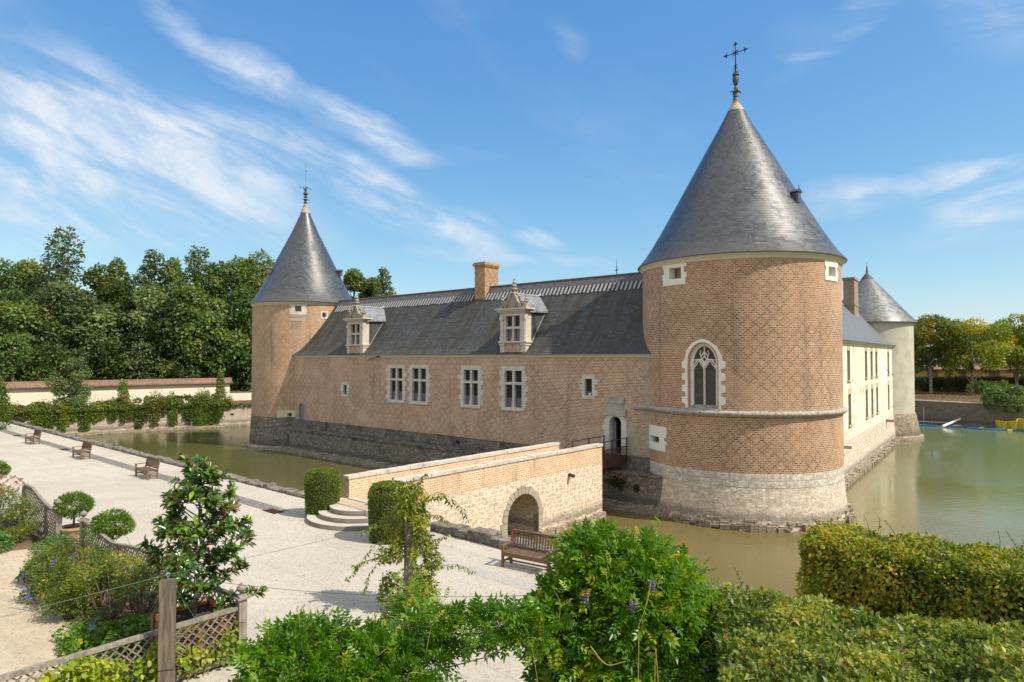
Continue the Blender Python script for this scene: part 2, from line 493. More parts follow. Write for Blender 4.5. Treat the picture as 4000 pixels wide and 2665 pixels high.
world = bpy.data.worlds.new('World'); scene.world = world; world.use_nodes = True
EXPO = 0.52
def build_world():
    t = NT.__new__(NT); t.t = world.node_tree; t.t.nodes.clear()
    out = t.n('ShaderNodeOutputWorld'); bg = t.n('ShaderNodeBackground'); t.l(bg.outputs[0], out.inputs[0])
    sky = t.n('ShaderNodeTexSky', sky_type='NISHITA'); sky.sun_disc = False
    sky.sun_elevation = SUN_EL; sky.sun_rotation = math.atan2(SUNV.x, SUNV.y)
    sky.air_density = 1.0; sky.dust_density = 0.6; sky.ozone_density = 2.0; sky.altitude = 100
    bg.inputs[1].default_value = 0.15
    # cirrus: thin streaks laid out by compass direction (a) and height above the horizon (e)
    d = t.n('ShaderNodeTexCoord').outputs['Generated']
    s = t.sep(d)
    yy = t.math('MAXIMUM', s[1], 0.02)
    a = t.math('DIVIDE', s[0], yy); e = t.math('DIVIDE', s[2], yy)
    cb = t.n('ShaderNodeCombineXYZ'); t.l(a, cb.inputs[0]); t.l(e, cb.inputs[1]); ae = cb.outputs[0]
    wv = t.n('ShaderNodeTexNoise'); t.l(ae, wv.inputs['Vector']); wv.inputs['Scale'].default_value = 5.0; wv.inputs['Detail'].default_value = 4
    dx = t.math('MULTIPLY', t.math('SUBTRACT', t.sep(wv.outputs['Color'])[0], 0.5), 0.06)
    dy = t.math('MULTIPLY', t.math('SUBTRACT', t.sep(wv.outputs['Color'])[1], 0.5), 0.07)
    cb2 = t.n('ShaderNodeCombineXYZ'); t.l(t.math('ADD', a, dx), cb2.inputs[0]); t.l(t.math('ADD', e, dy), cb2.inputs[1]); ae2 = cb2.outputs[0]
    def px(q): return ((q[0] - 1176.5) / 1494.0, (821.0 - q[1]) / 1494.0)
    total = None
    # (x0,y0,x1,y1,half width at start, at end, strength, fibre shear)
    STR = [(300, -40, 470, 100, 18, 26, .55), (440, 80, 700, 225, 26, 34, .7), (680, 205, 960, 355, 40, 22, .85),
           (-100, 170, 330, 330, 110, 90, .62), (-60, 230, 660, 440, 140, 90, .5), (150, 330, 760, 520, 80, 50, .4), (560, 280, 800, 420, 50, 40, .4), (500, 300, 1120, 570, 40, 40, .5), (-80, 400, 560, 470, 60, 50, .4), (200, 260, 640, 480, 70, 45, .75), (-100, 330, 420, 420, 70, 50, .75),
           (420, 250, 760, 400, 42, 40, .65), (720, 390, 1000, 520, 30, 42, .8), (930, 500, 1180, 580, 42, 22, .62),
           (-80, 470, 300, 525, 40, 28, .6), (250, 520, 640, 555, 30, 16, .5), (-60, 560, 300, 560, 30, 20, .35),
           (1185, 540, 1300, 572, 13, 10, .75), (940, 580, 1090, 602, 14, 10, .55), (1120, 590, 1420, 606, 12, 6, .4),
           (1770, 75, 1920, 70, 40, 26, .6), (1830, 130, 2060, -10, 26, 30, .7), (1760, 172, 1900, 140, 12, 10, .4),
           (1820, 470, 2120, 440, 22, 40, .5), (2080, 445, 2420, 385, 36, 60, .6), (2130, 525, 2420, 480, 16, 30, .5),
           (1290, 10, 1330, 120, 22, 26, .16), (2030, 570, 2420, 545, 14, 20, .2), (700, 380, 1130, 350, 22, 10, .22), (2200, -60, 2420, 60, 90, 90, .22)]
    for x0, y0, x1, y1, w0, w1, k in STR:
        p, q = px((x0, y0)), px((x1, y1))
        L = math.hypot(q[0] - p[0], q[1] - p[1])
        mp = t.n('ShaderNodeMapping', vector_type='TEXTURE'); t.l(ae2, mp.inputs['Vector'])
        mp.inputs['Location'].default_value = ((p[0] + q[0]) / 2, (p[1] + q[1]) / 2, 0)
        mp.inputs['Rotation'].default_value = (0, 0, math.atan2(q[1] - p[1], q[0] - p[0]))
        mp.inputs['Scale'].default_value = (L * .62, (w0 + w1) / 1494.0 * .95, 1)
        g = t.n('ShaderNodeTexGradient', gradient_type='SPHERICAL'); t.l(mp.outputs[0], g.inputs[0])
        total = t.math('MULTIPLY_ADD', g.outputs['Fac'], k * 1.7, total if total is not None else 0.0)
    total = t.math('MINIMUM', total, 1.0)
    # fibres: noise stretched along the drift of the streaks (left side falls to the right, right side climbs)
    def fib(ang, sc, st, det=6):
        mp = t.n('ShaderNodeMapping'); t.l(ae, mp.inputs['Vector']); mp.inputs['Rotation'].default_value = (0, 0, ang)
        mp2 = t.scale(mp.outputs[0], 1.0, st, 1.0)
        return t.noise(mp2, sc, det, 0.62, 0.5)
    fl = fib(D2R(27), 3.0, 5.0); fr = fib(D2R(-10), 3.0, 6.0)
    f = t.n('ShaderNodeMix', data_type='FLOAT')
    t.l(t.maprange(a, 0.15, 0.4), f.inputs[0]); t.l(fl, f.inputs[2]); t.l(fr, f.inputs[3])
    fine = t.maprange(f.outputs[0], 0.36, 0.66, 0.08, 1.0)
    puff = t.maprange(t.noise(ae, 9.0, 6, 0.65, 0.4), 0.3, 0.65, 0.45, 1.0)
    veil = t.math('MULTIPLY', t.maprange(fib(D2R(20), 1.2, 3.0, 5), 0.5, 0.75, 0.0, 0.22), t.maprange(e, 0.0, 0.25, 0.3, 1.0))
    c = t.math('ADD', t.math('MULTIPLY', t.math('MULTIPLY', total, fine), puff), veil)
    c = t.math('MINIMUM', c, 0.92)
    front = t.maprange(s[1], 0.05, 0.25)
    c = t.math('MULTIPLY', c, front)
    # added cloud, unseen behind the viewer and overhead, to brighten the shaded front
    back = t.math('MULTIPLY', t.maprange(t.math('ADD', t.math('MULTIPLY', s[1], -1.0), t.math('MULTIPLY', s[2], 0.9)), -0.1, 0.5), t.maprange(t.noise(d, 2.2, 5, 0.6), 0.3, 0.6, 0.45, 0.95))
    # grade the sky: deeper blue above, clean pale blue at the horizon (factors are display-linear)
    K = 0.15 * 2 ** EXPO
    sr = t.n('ShaderNodeSeparateColor'); t.l(sky.outputs[0], sr.inputs[0])
    def g(ch, m, p): return t.math('MULTIPLY', t.math('POWER', t.math('MULTIPLY', sr.outputs[ch], 0.2196), p), m / K)
    cc = t.n('ShaderNodeCombineColor'); t.l(g(0, .60, 1.15), cc.inputs[0]); t.l(g(1, .68, .82), cc.inputs[1]); t.l(g(2, .80, .42), cc.inputs[2])
    col = t.mix(c, cc.outputs[0], val((.82, .885, .95), 1 / K))
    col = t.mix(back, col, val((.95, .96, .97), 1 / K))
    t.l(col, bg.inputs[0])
build_world()
scene.view_settings.view_transform = 'Standard'; scene.view_settings.look = 'None'
scene.view_settings.gamma = 1; scene.view_settings.exposure = EXPO
scene.cycles.max_bounces = 5; scene.cycles.diffuse_bounces = 3; scene.cycles.transmission_bounces = 3
scene.cycles.caustics_reflective = False; scene.cycles.caustics_refractive = False

# ------------------------------------------------------------------ material set
M = {}
def plaster_mat():
    t = NT('cream_plaster'); p = t.obj()
    c = (0.74, 0.69, 0.57)
    n1 = t.noise(p, 0.9, 6, 0.7, 0.5); n2 = t.noise(t.scale(p, 1.6, 1.6, 0.22), 1.0, 5, 0.65); n3 = t.noise(p, 6.0, 3, 0.6)
    col = t.mix(t.maprange(n3, 0.35, 0.7), val(c, 0.93), c)
    col = t.mix(t.maprange(n1, 0.50, 0.60, 0, 0.6), col, (0.56, 0.45, 0.25))
    col = t.mix(t.maprange(n1, 0.60, 0.66, 0, 0.5), col, (0.40, 0.33, 0.22))
    col = t.mix(t.maprange(n2, 0.56, 0.70, 0, 0.55), col, (0.50, 0.40, 0.22))
    return t.pbr(col, 0.9, t.bump(n3, 0.15, 0.01), spec=0.2)
M['brick_t'] = brick_mat('brick_tower', (0.355, 0.172, 0.098), (0.53, 0.300, 0.165), (0.58, 0.46, 0.325), seed=3.1, diaper=0.8, P=0.62, H=0.69)
M['brick_f'] = brick_mat('brick_front', (0.42, 0.205, 0.125), (0.58, 0.34, 0.215), (0.72, 0.59, 0.44), seed=0.0, P=0.66, H=0.72, diaper=0.9, grime=0.35, rh=0.09)
M['brick_l'] = brick_mat('brick_far_tower', (0.40, 0.21, 0.12), (0.56, 0.33, 0.19), (0.64, 0.52, 0.37), seed=8.7, diaper=0.55, P=0.75, H=0.84, grime=0.5, rh=0.105)
M['brick_c'] = brick_mat('brick_chimney', (0.44, 0.21, 0.09), (0.56, 0.31, 0.14), (0.5, 0.39, 0.25), seed=1.3, P=0.6, H=0.7)
M['brick_b'] = brick_mat('brick_bridge', (0.59, 0.36, 0.21), (0.74, 0.51, 0.32), (0.80, 0.67, 0.50), seed=5.0, diaper=0.0, grime=0.55)
M['rubble_w'] = rubble_mat('rubble_pale', (0.62, 0.53, 0.43), (0.86, 0.76, 0.63), (0.82, 0.66, 0.52), bw=0.46, rh=0.21, dirtamt=0.15, distort=0.11, bump=1.0)
M['rubble_b'] = rubble_mat('rubble_bridge', (0.68, 0.555, 0.43), (0.84, 0.70, 0.56), (0.88, 0.70, 0.53), bw=0.4, rh=0.2, dirtamt=0.12, distort=0.1, wet=True)
M['rubble_d'] = rubble_mat('rubble_dark', (0.20, 0.175, 0.145), (0.42, 0.355, 0.28), (0.20, 0.17, 0.14), bw=0.42, rh=0.2, dirtamt=0.62, dirt=(0.045, 0.042, 0.04), lichen=0.85)
M['plinth_d'] = rubble_mat('plinth_dark', (0.18, 0.16, 0.14), (0.34, 0.30, 0.25), (0.14, 0.12, 0.10), bw=0.6, rh=0.36, dirtamt=0.8, dirt=(0.035, 0.034, 0.033), wet=False, lichen=0.8, distort=0.02)
M['rubble_l'] = rubble_mat('rubble_left', (0.50, 0.43, 0.33), (0.62, 0.54, 0.43), (0.55, 0.46, 0.35), bw=0.3, rh=0.12, dirtamt=0.2)
M['rubble_r'] = rubble_mat('rubble_right', (0.20, 0.155, 0.125), (0.29, 0.225, 0.18), (0.26, 0.21, 0.17), bw=0.3, rh=0.12, dirtamt=0.35)
M['ashlar'] = rubble_mat('ashlar_course', (0.60, 0.56, 0.48), (0.84, 0.80, 0.70), (0.46, 0.37, 0.29), bw=0.62, rh=0.36, dirtamt=0.18, wet=False, distort=0.012)
M['skirt'] = rubble_mat('skirt_stone', (0.36, 0.30, 0.22), (0.58, 0.50, 0.39), (0.24, 0.19, 0.14), bw=0.35, rh=0.17, dirtamt=0.45, wet=False)
M['kerb'] = rubble_mat('kerb_stone', (0.22, 0.19, 0.16), (0.42, 0.38, 0.33), (0.13, 0.11, 0.09), bw=0.5, rh=0.3, dirtamt=0.5, wet=False, bump=1.0)
M['lime'] = stone_mat('limestone', (0.68, 0.635, 0.54), joint=(0.6, 0.36), dirt=0.3)
M['lime_new'] = stone_mat('limestone_new', (0.78, 0.75, 0.66), var=0.08, dirt=0.08)
M['lime_y'] = stone_mat('limestone_yellow', (0.66, 0.58, 0.42), var=0.12, dirt=0.15)
M['lime_old'] = stone_mat('limestone_old', (0.42, 0.37, 0.29), var=0.3, dirt=0.85, dirtc=(0.07, 0.062, 0.052), scale=2.5, bump=0.5)
M['lime_dorm'] = stone_mat('limestone_dormer', (0.62, 0.57, 0.47), var=0.2, dirt=0.45, joint=(0.5, 0.42))
M['lime_patch'] = stone_mat('limestone_patch', (0.44, 0.38, 0.29), var=0.3, dirt=0.4, joint=(0.5, 0.36), bump=0.5)
M['string'] = stone_mat('string_stone', (0.50, 0.47, 0.41), var=0.5, dirt=1.0, dirtc=(0.03, 0.03, 0.03), scale=5.0, bump=1.0)
M['corn'] = stone_mat('cornice_stone', (0.62, 0.56, 0.41), var=0.12, dirt=0.15)
M['coping'] = stone_mat('coping_stone', (0.60, 0.54, 0.46), var=0.25, dirt=0.75, dirtc=(0.16, 0.14, 0.12), scale=2.2, bump=0.5)
M['step'] = stone_mat('step_stone', (0.50, 0.46, 0.40), var=0.15, dirt=0.3, scale=1.4)
M['slate_c'] = slate_mat('slate_cone', (0.024, 0.029, 0.034), (0.052, 0.060, 0.068), rough=(0.27, 0.42), bw=0.26, rh=0.17, weather=0.14, low=(0.6, 2.6), spec=0.75)
M['slate_c3'] = slate_mat('slate_cone_far', (0.05, 0.057, 0.064), (0.11, 0.12, 0.128), rough=(0.28, 0.46), bw=0.3, rh=0.22, weather=0.3, low=(0.5, 3.0), spec=1.0)
M['slate_m'] = slate_mat('slate_main', (0.045, 0.048, 0.049), (0.082, 0.087, 0.089), rough=(0.5, 0.7), bw=0.25, rh=0.16, weather=0.62, wc=(0.050, 0.043, 0.032), streak=0.92, spec=0.22)
M['slate_d'] = slate_mat('slate_dormer', (0.14, 0.15, 0.165), (0.24, 0.25, 0.27), rough=(0.3, 0.5), bw=0.2, rh=0.13, weather=0.2, spec=0.6)
M['slate_r'] = slate_mat('slate_wing', (0.10, 0.108, 0.122), (0.15, 0.158, 0.172), rough=(0.35, 0.5), bw=0.22, rh=0.13, weather=0.12, spec=0.5)
M['lead'] = plain_mat('lead', (0.40, 0.40, 0.41), 0.5, metal=0.25, c2=(0.22, 0.21, 0.22), scale=6)
M['leadcap'] = plain_mat('lead_cap', (0.40, 0.38, 0.35), 0.6, metal=0.0, c2=(0.30, 0.22, 0.15), scale=2.2, stretch=(3, 3, 0.6))
M['lead_d'] = plain_mat('lead_dark', (0.13, 0.13, 0.135), 0.75, metal=0.0, c2=(0.075, 0.06, 0.065), scale=5)
M['leadw'] = plain_mat('lead_pale', (0.28, 0.28, 0.29), 0.7, metal=0.0, c2=(0.4, 0.4, 0.42), scale=9)
M['bronze'] = plain_mat('old_lead_ornament', (0.12, 0.135, 0.12), 0.6, metal=0.2, c2=(0.05, 0.055, 0.055), scale=9, bump=0.3)
M['iron'] = plain_mat('wrought_iron', (0.03, 0.022, 0.024), 0.55, metal=0.3, c2=(0.015, 0.012, 0.013))
M['rust'] = plain_mat('rusty_iron', (0.10, 0.045, 0.03), 0.75, metal=0.1, c2=(0.045, 0.022, 0.018), scale=14)
M['violet'] = plain_mat('violet_paint', (0.17, 0.135, 0.20), 0.6, c2=(0.12, 0.10, 0.15))
M['violet_d'] = plain_mat('violet_door', (0.24, 0.21, 0.28), 0.65, c2=(0.18, 0.16, 0.21), stretch=(14, 14, 0.5))
M['dark'] = plain_mat('dark_room', (0.02, 0.018, 0.016), 0.9, bump=0, spec=0.1)
M['plaster'] = plaster_mat()
M['plaster3'] = stone_mat('grey_plaster', (0.52, 0.48, 0.39), var=0.22, dirt=0.35, dirtc=(0.33, 0.29, 0.23), scale=0.4, bump=0.1)
M['plaster_w'] = stone_mat('garden_wall_plaster', (0.74, 0.67, 0.54), var=0.08, dirt=0.25, dirtc=(0.5, 0.42, 0.32), scale=0.3, bump=0.1)
M['white'] = plain_mat('white_lime', (0.82, 0.80, 0.78), 0.85, var=0.05)
M['ochre'] = plain_mat('ochre_wall', (0.62, 0.42, 0.16), 0.85, var=0.15, scale=1.5)
M['wood'] = plain_mat('oak_weathered', (0.19, 0.15, 0.11), 0.8, c2=(0.085, 0.062, 0.045), scale=3.0, stretch=(5, 5, 0.5), bump=0.35)
M['woodg'] = plain_mat('oak_grey', (0.30, 0.265, 0.22), 0.85, c2=(0.15, 0.125, 0.10), scale=3.0, stretch=(4, 4, 1.2), bump=0.3)
M['teak'] = plain_mat('teak', (0.23, 0.115, 0.06), 0.6, c2=(0.15, 0.075, 0.042), scale=5.0, stretch=(3, 3, 3), bump=0.15)
M['teakd'] = plain_mat('teak_slat', (0.185, 0.125, 0.088), 0.65, c2=(0.12, 0.065, 0.042), scale=5.0, bump=0.15)
M['box_o'] = plain_mat('orange_planks', (0.62, 0.23, 0.06), 0.7, c2=(0.42, 0.15, 0.045), scale=4, stretch=(6, 6, 0.7))
M['terra'] = plain_mat('terracotta', (0.45, 0.30, 0.17), 0.8, c2=(0.33, 0.21, 0.12), scale=5)
M['soil'] = plain_mat('dark_soil', (0.05, 0.035, 0.025), 0.95, c2=(0.02, 0.015, 0.012), scale=14, bump=0.8)
M['bark'] = plain_mat('bark', (0.16, 0.125, 0.09), 0.9, c2=(0.07, 0.055, 0.04), scale=4, stretch=(3, 3, 0.6), bump=0.6)
M['barkp'] = plain_mat('bark_pale', (0.30, 0.27, 0.22), 0.9, c2=(0.15, 0.13, 0.105), scale=4, bump=0.5)
M['stem'] = plain_mat('green_stem', (0.20, 0.20, 0.06), 0.7, c2=(0.14, 0.12, 0.05))
M['blue_f'] = plain_mat('blue_float', (0.02, 0.16, 0.38), 0.4, var=0.2)
M['yellow_f'] = plain_mat('yellow_tarp', (0.62, 0.46, 0.03), 0.5, c2=(0.42, 0.30, 0.02), scale=1.5)
M['cream_f'] = plain_mat('cream_float', (0.75, 0.6, 0.3), 0.5)
M['pvc'] = plain_mat('white_pipe', (0.78, 0.78, 0.76), 0.4, var=0.08)
M['galv'] = plain_mat('galvanised_steel', (0.5, 0.52, 0.53), 0.4, metal=0.6)
M['plate'] = plain_mat('label_plate', (0.05, 0.07, 0.11), 0.3, spec=0.8)
M['wirem'] = plain_mat('green_wire', (0.04, 0.11, 0.07), 0.5, bump=0)

def glass_mat(name, base=(0.012, 0.012, 0.009), lead=(0.07, 0.07, 0.06), cell=0.115, wd=0.14, border=False):
    t = NT(name); uv = t.uv(); s = t.sep(uv)
    u = t.math('DIVIDE', s[0], cell); v = t.math('DIVIDE', s[1], cell * 1.35)
    l1 = t.math('LESS_THAN', t.math('FRACT', t.math('ADD', u, v)), wd)
    l2 = t.math('LESS_THAN', t.math('FRACT', t.math('SUBTRACT', u, v)), wd)
    m = t.math('MAXIMUM', l1, l2)
    n = t.noise(uv, 3.0, 3)
    col = t.mix(m, t.mix(t.maprange(n, 0.4, 0.7), base, val(base, 2.2)), lead)
    rough = t.math('MULTIPLY_ADD', m, 0.4, 0.12)
    return t.pbr(col, rough, t.bump(t.noise(uv, 9.0, 2), 0.15, 0.01), spec=0.18)
M['glass'] = glass_mat('leaded_glass')
M['glass_g'] = glass_mat('chapel_glass', base=(0.028, 0.022, 0.014), lead=(0.15, 0.15, 0.13), cell=0.10, wd=0.22)
M['glass_p'] = plain_mat('plain_glass', (0.035, 0.032, 0.028), 0.15, spec=0.5, bump=0)

# ------------------------------------------------------------------ ground and water
def gravel_mat(name, c1, c2, c3, seed=0.0):
    t = NT(name); p = t.pos()
    n1 = t.noise(p, 0.22, 5, 0.6); n2 = t.noise(p, 2.4, 4, 0.65); n3 = t.noise(p, 16.0, 4, 0.75); n4 = t.noise(t.scale(p, 0.5, 1.0), 0.9, 5, 0.7)
    col = t.mix(t.maprange(n1, 0.3, 0.7), c2, c1)
    col = t.mix(t.maprange(n4, 0.5, 0.72, 0, 0.55), col, c2)
    col = t.mix(t.maprange(n2, 0.55, 0.75, 0, 0.35), col, c3)
    col = t.mix(t.maprange(n3, 0.50, 0.66, 0, 0.7), col, val(c3, 0.62))
    trk = t.noise(t.scale(t.rot(p, D2R(40.5)), 0.12, 1.9), 1.0, 4, 0.6)      # worn lanes along the moat
    col = t.mix(t.maprange(trk, 0.52, 0.68, 0, 0.4), col, c3)
    blot = t.noise(p, 0.7, 6, 0.72, 0.6)
    col = t.mix(t.maprange(blot, 0.58, 0.7, 0, 0.35), col, val(c3, 0.8))
    vor = t.n('ShaderNodeTexVoronoi'); t.l(p, vor.inputs['Vector']); vor.inputs['Scale'].default_value = 9.0
    col = t.mix(t.maprange(vor.outputs['Distance'], 0.0, 0.13, 0.55, 0.0), col, val(c3, 0.45))
    return t.pbr(col, 0.95, t.bump(t.math('ADD', n3, t.math('MULTIPLY', n2, 0.8)), 0.6, 0.02), spec=0.15)
M['gravel'] = gravel_mat('white_gravel', (0.50, 0.46, 0.39), (0.42, 0.385, 0.322), (0.345, 0.312, 0.262))
M['sand'] = gravel_mat('sandy_path', (0.50, 0.42, 0.315), (0.40, 0.33, 0.24), (0.32, 0.255, 0.18))
def ground_mat():
    t = NT('park_ground'); p = t.pos()
    n1 = t.noise(p, 0.12, 6, 0.65); n2 = t.noise(p, 2.5, 4, 0.7)
    col = t.mix(t.maprange(n1, 0.35, 0.65), (0.13, 0.08, 0.05), (0.07, 0.085, 0.03))
    col = t.mix(t.maprange(n2, 0.5, 0.7, 0, 0.6), col, (0.17, 0.10, 0.06))
    return t.pbr(col, 0.95, t.bump(n2, 0.5, 0.05), spec=0.1)
M['ground'] = ground_mat()
def water_mat():
    t = NT('moat_water'); p = t.pos()
    n0 = t.noise(p, 0.05, 3, 0.5)
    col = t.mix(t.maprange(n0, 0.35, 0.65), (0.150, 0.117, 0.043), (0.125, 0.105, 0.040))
    sx = t.sep(p); col = t.mix(t.maprange(sx[0], -4.0, -16.0), col, (0.085, 0.082, 0.030)); col = t.mix(t.maprange(t.math('SUBTRACT', sx[0], t.math('MULTIPLY', sx[1], 0.45)), 0.0, 22.0), col, (0.115, 0.172, 0.085))  # dark tree reflection painted into the left water; greener towards the right
    r1 = t.noise(t.scale(p, 1.0, 2.6), 1.5, 4, 0.6, 0.3)
    r2 = t.noise(t.scale(p, 2.2, 1.0), 5.0, 3, 0.6, 0.2)
    calm = t.maprange(t.noise(p, 0.09, 2), 0.35, 0.65, 0.35, 1.0)
    h = t.math('MULTIPLY', t.math('ADD', r1, t.math('MULTIPLY', r2, 0.22)), calm)
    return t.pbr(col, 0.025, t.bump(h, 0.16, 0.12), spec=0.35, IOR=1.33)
M['water'] = water_mat()

C1, C2, C3, C4 = (-54.98, 68.26), (32.66, -6.7), (91.0, 38.0), (24.0, 126.0)
def ground():
    mb = MB(); R = 2500.0
    inn = [(C1[0], C1[1], 2.4), (C2[0], C2[1], 2.4), (C3[0], C3[1], 2.95), (C4[0], C4[1], 2.95)]
    mid = [(-75, 75, 2.4), (40, -50, 2.4), (150, 30, 2.95), (20, 175, 2.95)]
    far = [(-R, 0.3 * R, 2.4), (0.2 * R, -R, 2.6), (R, -0.1 * R, 2.9), (-0.1 * R, R, 2.9)]
    b = mb.add(inn + mid + far)
    for k in range(4):
        l = (k + 1) % 4
        mb.face([b + k, b + l, b + 4 + l, b + 4 + k]); mb.face([b + 4 + k, b + 4 + l, b + 8 + l, b + 8 + k])
    o = mb.build('ground', M['ground']); tag(o, kind='structure')
    me = o.data
    bm = bmesh.new(); bm.from_mesh(me); bmesh.ops.recalc_face_normals(bm, faces=bm.faces); 
    if bm.faces[:][0].normal.z < 0: bmesh.ops.reverse_faces(bm, faces=bm.faces)
    bm.to_mesh(me); bm.free()
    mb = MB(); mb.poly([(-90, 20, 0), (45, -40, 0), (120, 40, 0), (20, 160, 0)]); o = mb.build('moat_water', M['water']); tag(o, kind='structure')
ground()
ED = Vector((0.76, -0.65, 0)).normalized()       # along the moat edge, towards the right
EN = Vector((-ED.y, ED.x, 0)) * 1.0                # away from the camera
if EN.y < 0: EN = -EN
E0 = Vector((-2.3, 23.2, 0))
def edge(s, n=0.0, z=2.4): 
    v = E0 + ED * s + EN * n
    return Vector((v.x, v.y, z))
def sheet(name, pts, mat, z):
    mb = MB(); mb.poly([(p[0], p[1], z) for p in pts]); o = mb.build(name, mat)
    if o.data.polygons[0].normal.z < 0: o.data.flip_normals()
    return tag(o, kind='structure')
sheet('gravel_court', [edge(-69, -0.0), edge(45, 0.0), edge(45, -40), edge(-78, -40)], M['gravel'], 2.404)
# ------------------------------------------------------------------ round towers
def arc_z(R_, n=96): return n
def gothic(w, z0, zs, za, n=14):
    """pointed arch outline in (a,z), counter-clockwise from bottom left; w half width, zs springing, za apex"""
    pts = [(-w, z0), (-w, zs)]
    h = za - zs
    for i in range(1, n + 1):
        u = i / n
        # two-centred arch, gently curved
        ang = u * PI / 2
        x = -w * (1 - u) ** 1.0 * math.cos(ang * 0.35) ** 0.5
        x = -w * math.cos(ang) ** 0.75 if u < 1 else 0
        z = zs + h * (math.sin(ang) * 0.55 + 0.45 * u)
        pts.append((x, z))
    right = [(-x, z) for x, z in reversed(pts[:-1])]
    return pts + right

def tower_wall(R, z0, z1, n=112, levels=None):
    mb = MB(); mb.lathe([(R, z) for z in (levels or [z0, z1])], n, uvr=R)
    return mb

def cone(prof, n=112):
    return MB().lathe(prof, n, uvr=prof[0][0] * 0.62, cap=True)

def slot(parent, R, phi, z0, z1, w, oz0, oz1, ow, mat, off=0.0):
    """small gun slot: stone frame of irregular blocks round a splayed opening"""
    mb = MB()
    d0, d1 = -0.03, 0.42
    hw, how = w / 2, ow / 2
    mb.cbox(-hw, hw, d0, d1, oz1, z1)                       # lintel
    mb.cbox(-hw * 0.95, hw * 0.92, d0, d1, z0, oz0)         # sill
    zm = (oz0 + oz1) / 2
    mb.cbox(-hw * 0.85, -how + off, d0, d1, zm, oz1); mb.cbox(-hw, -how + off, d0 + .004, d1, oz0, zm)
    mb.cbox(how + off, hw * 0.82, d0, d1, zm, oz1); mb.cbox(how + off, hw, d0 + .004, d1, oz0, zm)
    mb.bend(phi, R)
    return mb.build('gun_slot', mat, parent)

def slotcut(c, R, phi, w, z0, z1, d=0.55, off=0.0):
    mb = MB(); mb.cbox(-w / 2 + off, w / 2 + off, -0.3, d, z0, z1); mb.bend(phi, R)
    b = c.add(mb.v)
    for f in mb.f: c.face([b + i for i in f])

# ---- the great chapel tower on the right
T1C, T1R, T1TH = (13.33, 38.35), 5.5, math.atan2(13.33, 38.35)
t1 = thing('round_tower', 'great round brick tower in front with a pointed church window and iron cross', 'tower', (*T1C, 0), -T1TH)
cut1 = MB()
PH = D2R(-18.8)
g_out = gothic(0.76, 6.02, 8.42, 9.45)
mb = MB(); mb.prism(g_out, -0.4, 0.62, 'y'); mb.bend(PH, T1R); b = cut1.add(mb.v)
for f in mb.f: cut1.face([b + i for i in f])
slotcut(cut1, T1R, D2R(-36.5), 0.86, 12.9, 13.6, off=0.1)
slotcut(cut1, T1R, D2R(58.8), 0.86, 12.9, 13.5)
slotcut(cut1, T1R, D2R(-53), 1.05, 3.88, 4.28, off=-0.15)
w1 = tower_wall(T1R, 2.8, 14.0).build('brick_wall', M['brick_t'], t1, smooth=30, cuts=cut1)
MB().lathe([(T1R + 0.015, 2.1), (T1R + 0.012, 2.82)], 112, uvr=T1R).build('ashlar_course', M['ashlar'], t1, smooth=30)
MB().lathe([(T1R + 0.26, -1.2), (T1R + 0.2, 0.3), (T1R + 0.1, 1.0), (T1R + 0.01, 2.1)], 112, uvr=T1R).build('stone_base', M['rubble_w'], t1, smooth=40)
sk = MB()
for lay in range(3):                                   # rings of rough footing stones at the water line
    a0 = 0.1 * lay
    while a0 < 2 * PI + .1 * lay:
        w = random.uniform(.12, .26); rr = T1R + .44 - .07 * lay + random.uniform(-.025, .025); zt_ = -.02 + .12 * lay
        Mx = Matrix.Rotation(a0, 4, 'Z') @ Matrix.Rotation(random.uniform(-.05, .05), 4, 'Y')
        sk.box(rr - 0.6, rr, -w + .012, w - .012, -0.6 if lay == 0 else zt_ - .02, zt_ + .105 + random.uniform(-.012, .012), Mx)
        a0 += 2 * w / rr
sk.build('footing', M['skirt'], t1)
MB().lathe([(T1R - .02, 5.62), (T1R + .10, 5.66), (T1R + .21, 5.76), (T1R + .23, 5.84), (T1R + .18, 5.91), (T1R - .02, 5.97)], 112, uvr=T1R, cap=False).build('string_course', M['string'], t1, smooth=50)
MB().lathe([(T1R - .02, 13.72), (T1R + .05, 13.76), (T1R + .06, 13.82), (T1R + .12, 13.92), (T1R + .2, 14.0), (T1R + .2, 14.04), (T1R - .1, 14.05)], 112, uvr=T1R, cap=False).build('cornice', M['corn'], t1, smooth=50)
P1 = [(5.80, 14.03), (5.80, 14.07), (5.38, 14.55), (5.02, 15.1), (4.42, 16.1), (3.27, 18.18), (2.13, 20.28), (1.02, 22.28), (0.46, 23.35)]
r1 = cone(P1).build('slate_roof', M['slate_c'], t1, smooth=35)
MB().lathe([(0.50, 23.30), (0.48, 23.36), (0.22, 23.80), (0.24, 23.84), (0.20, 23.88)], 32).build('lead_cap', M['leadcap'], r1, smooth=40)
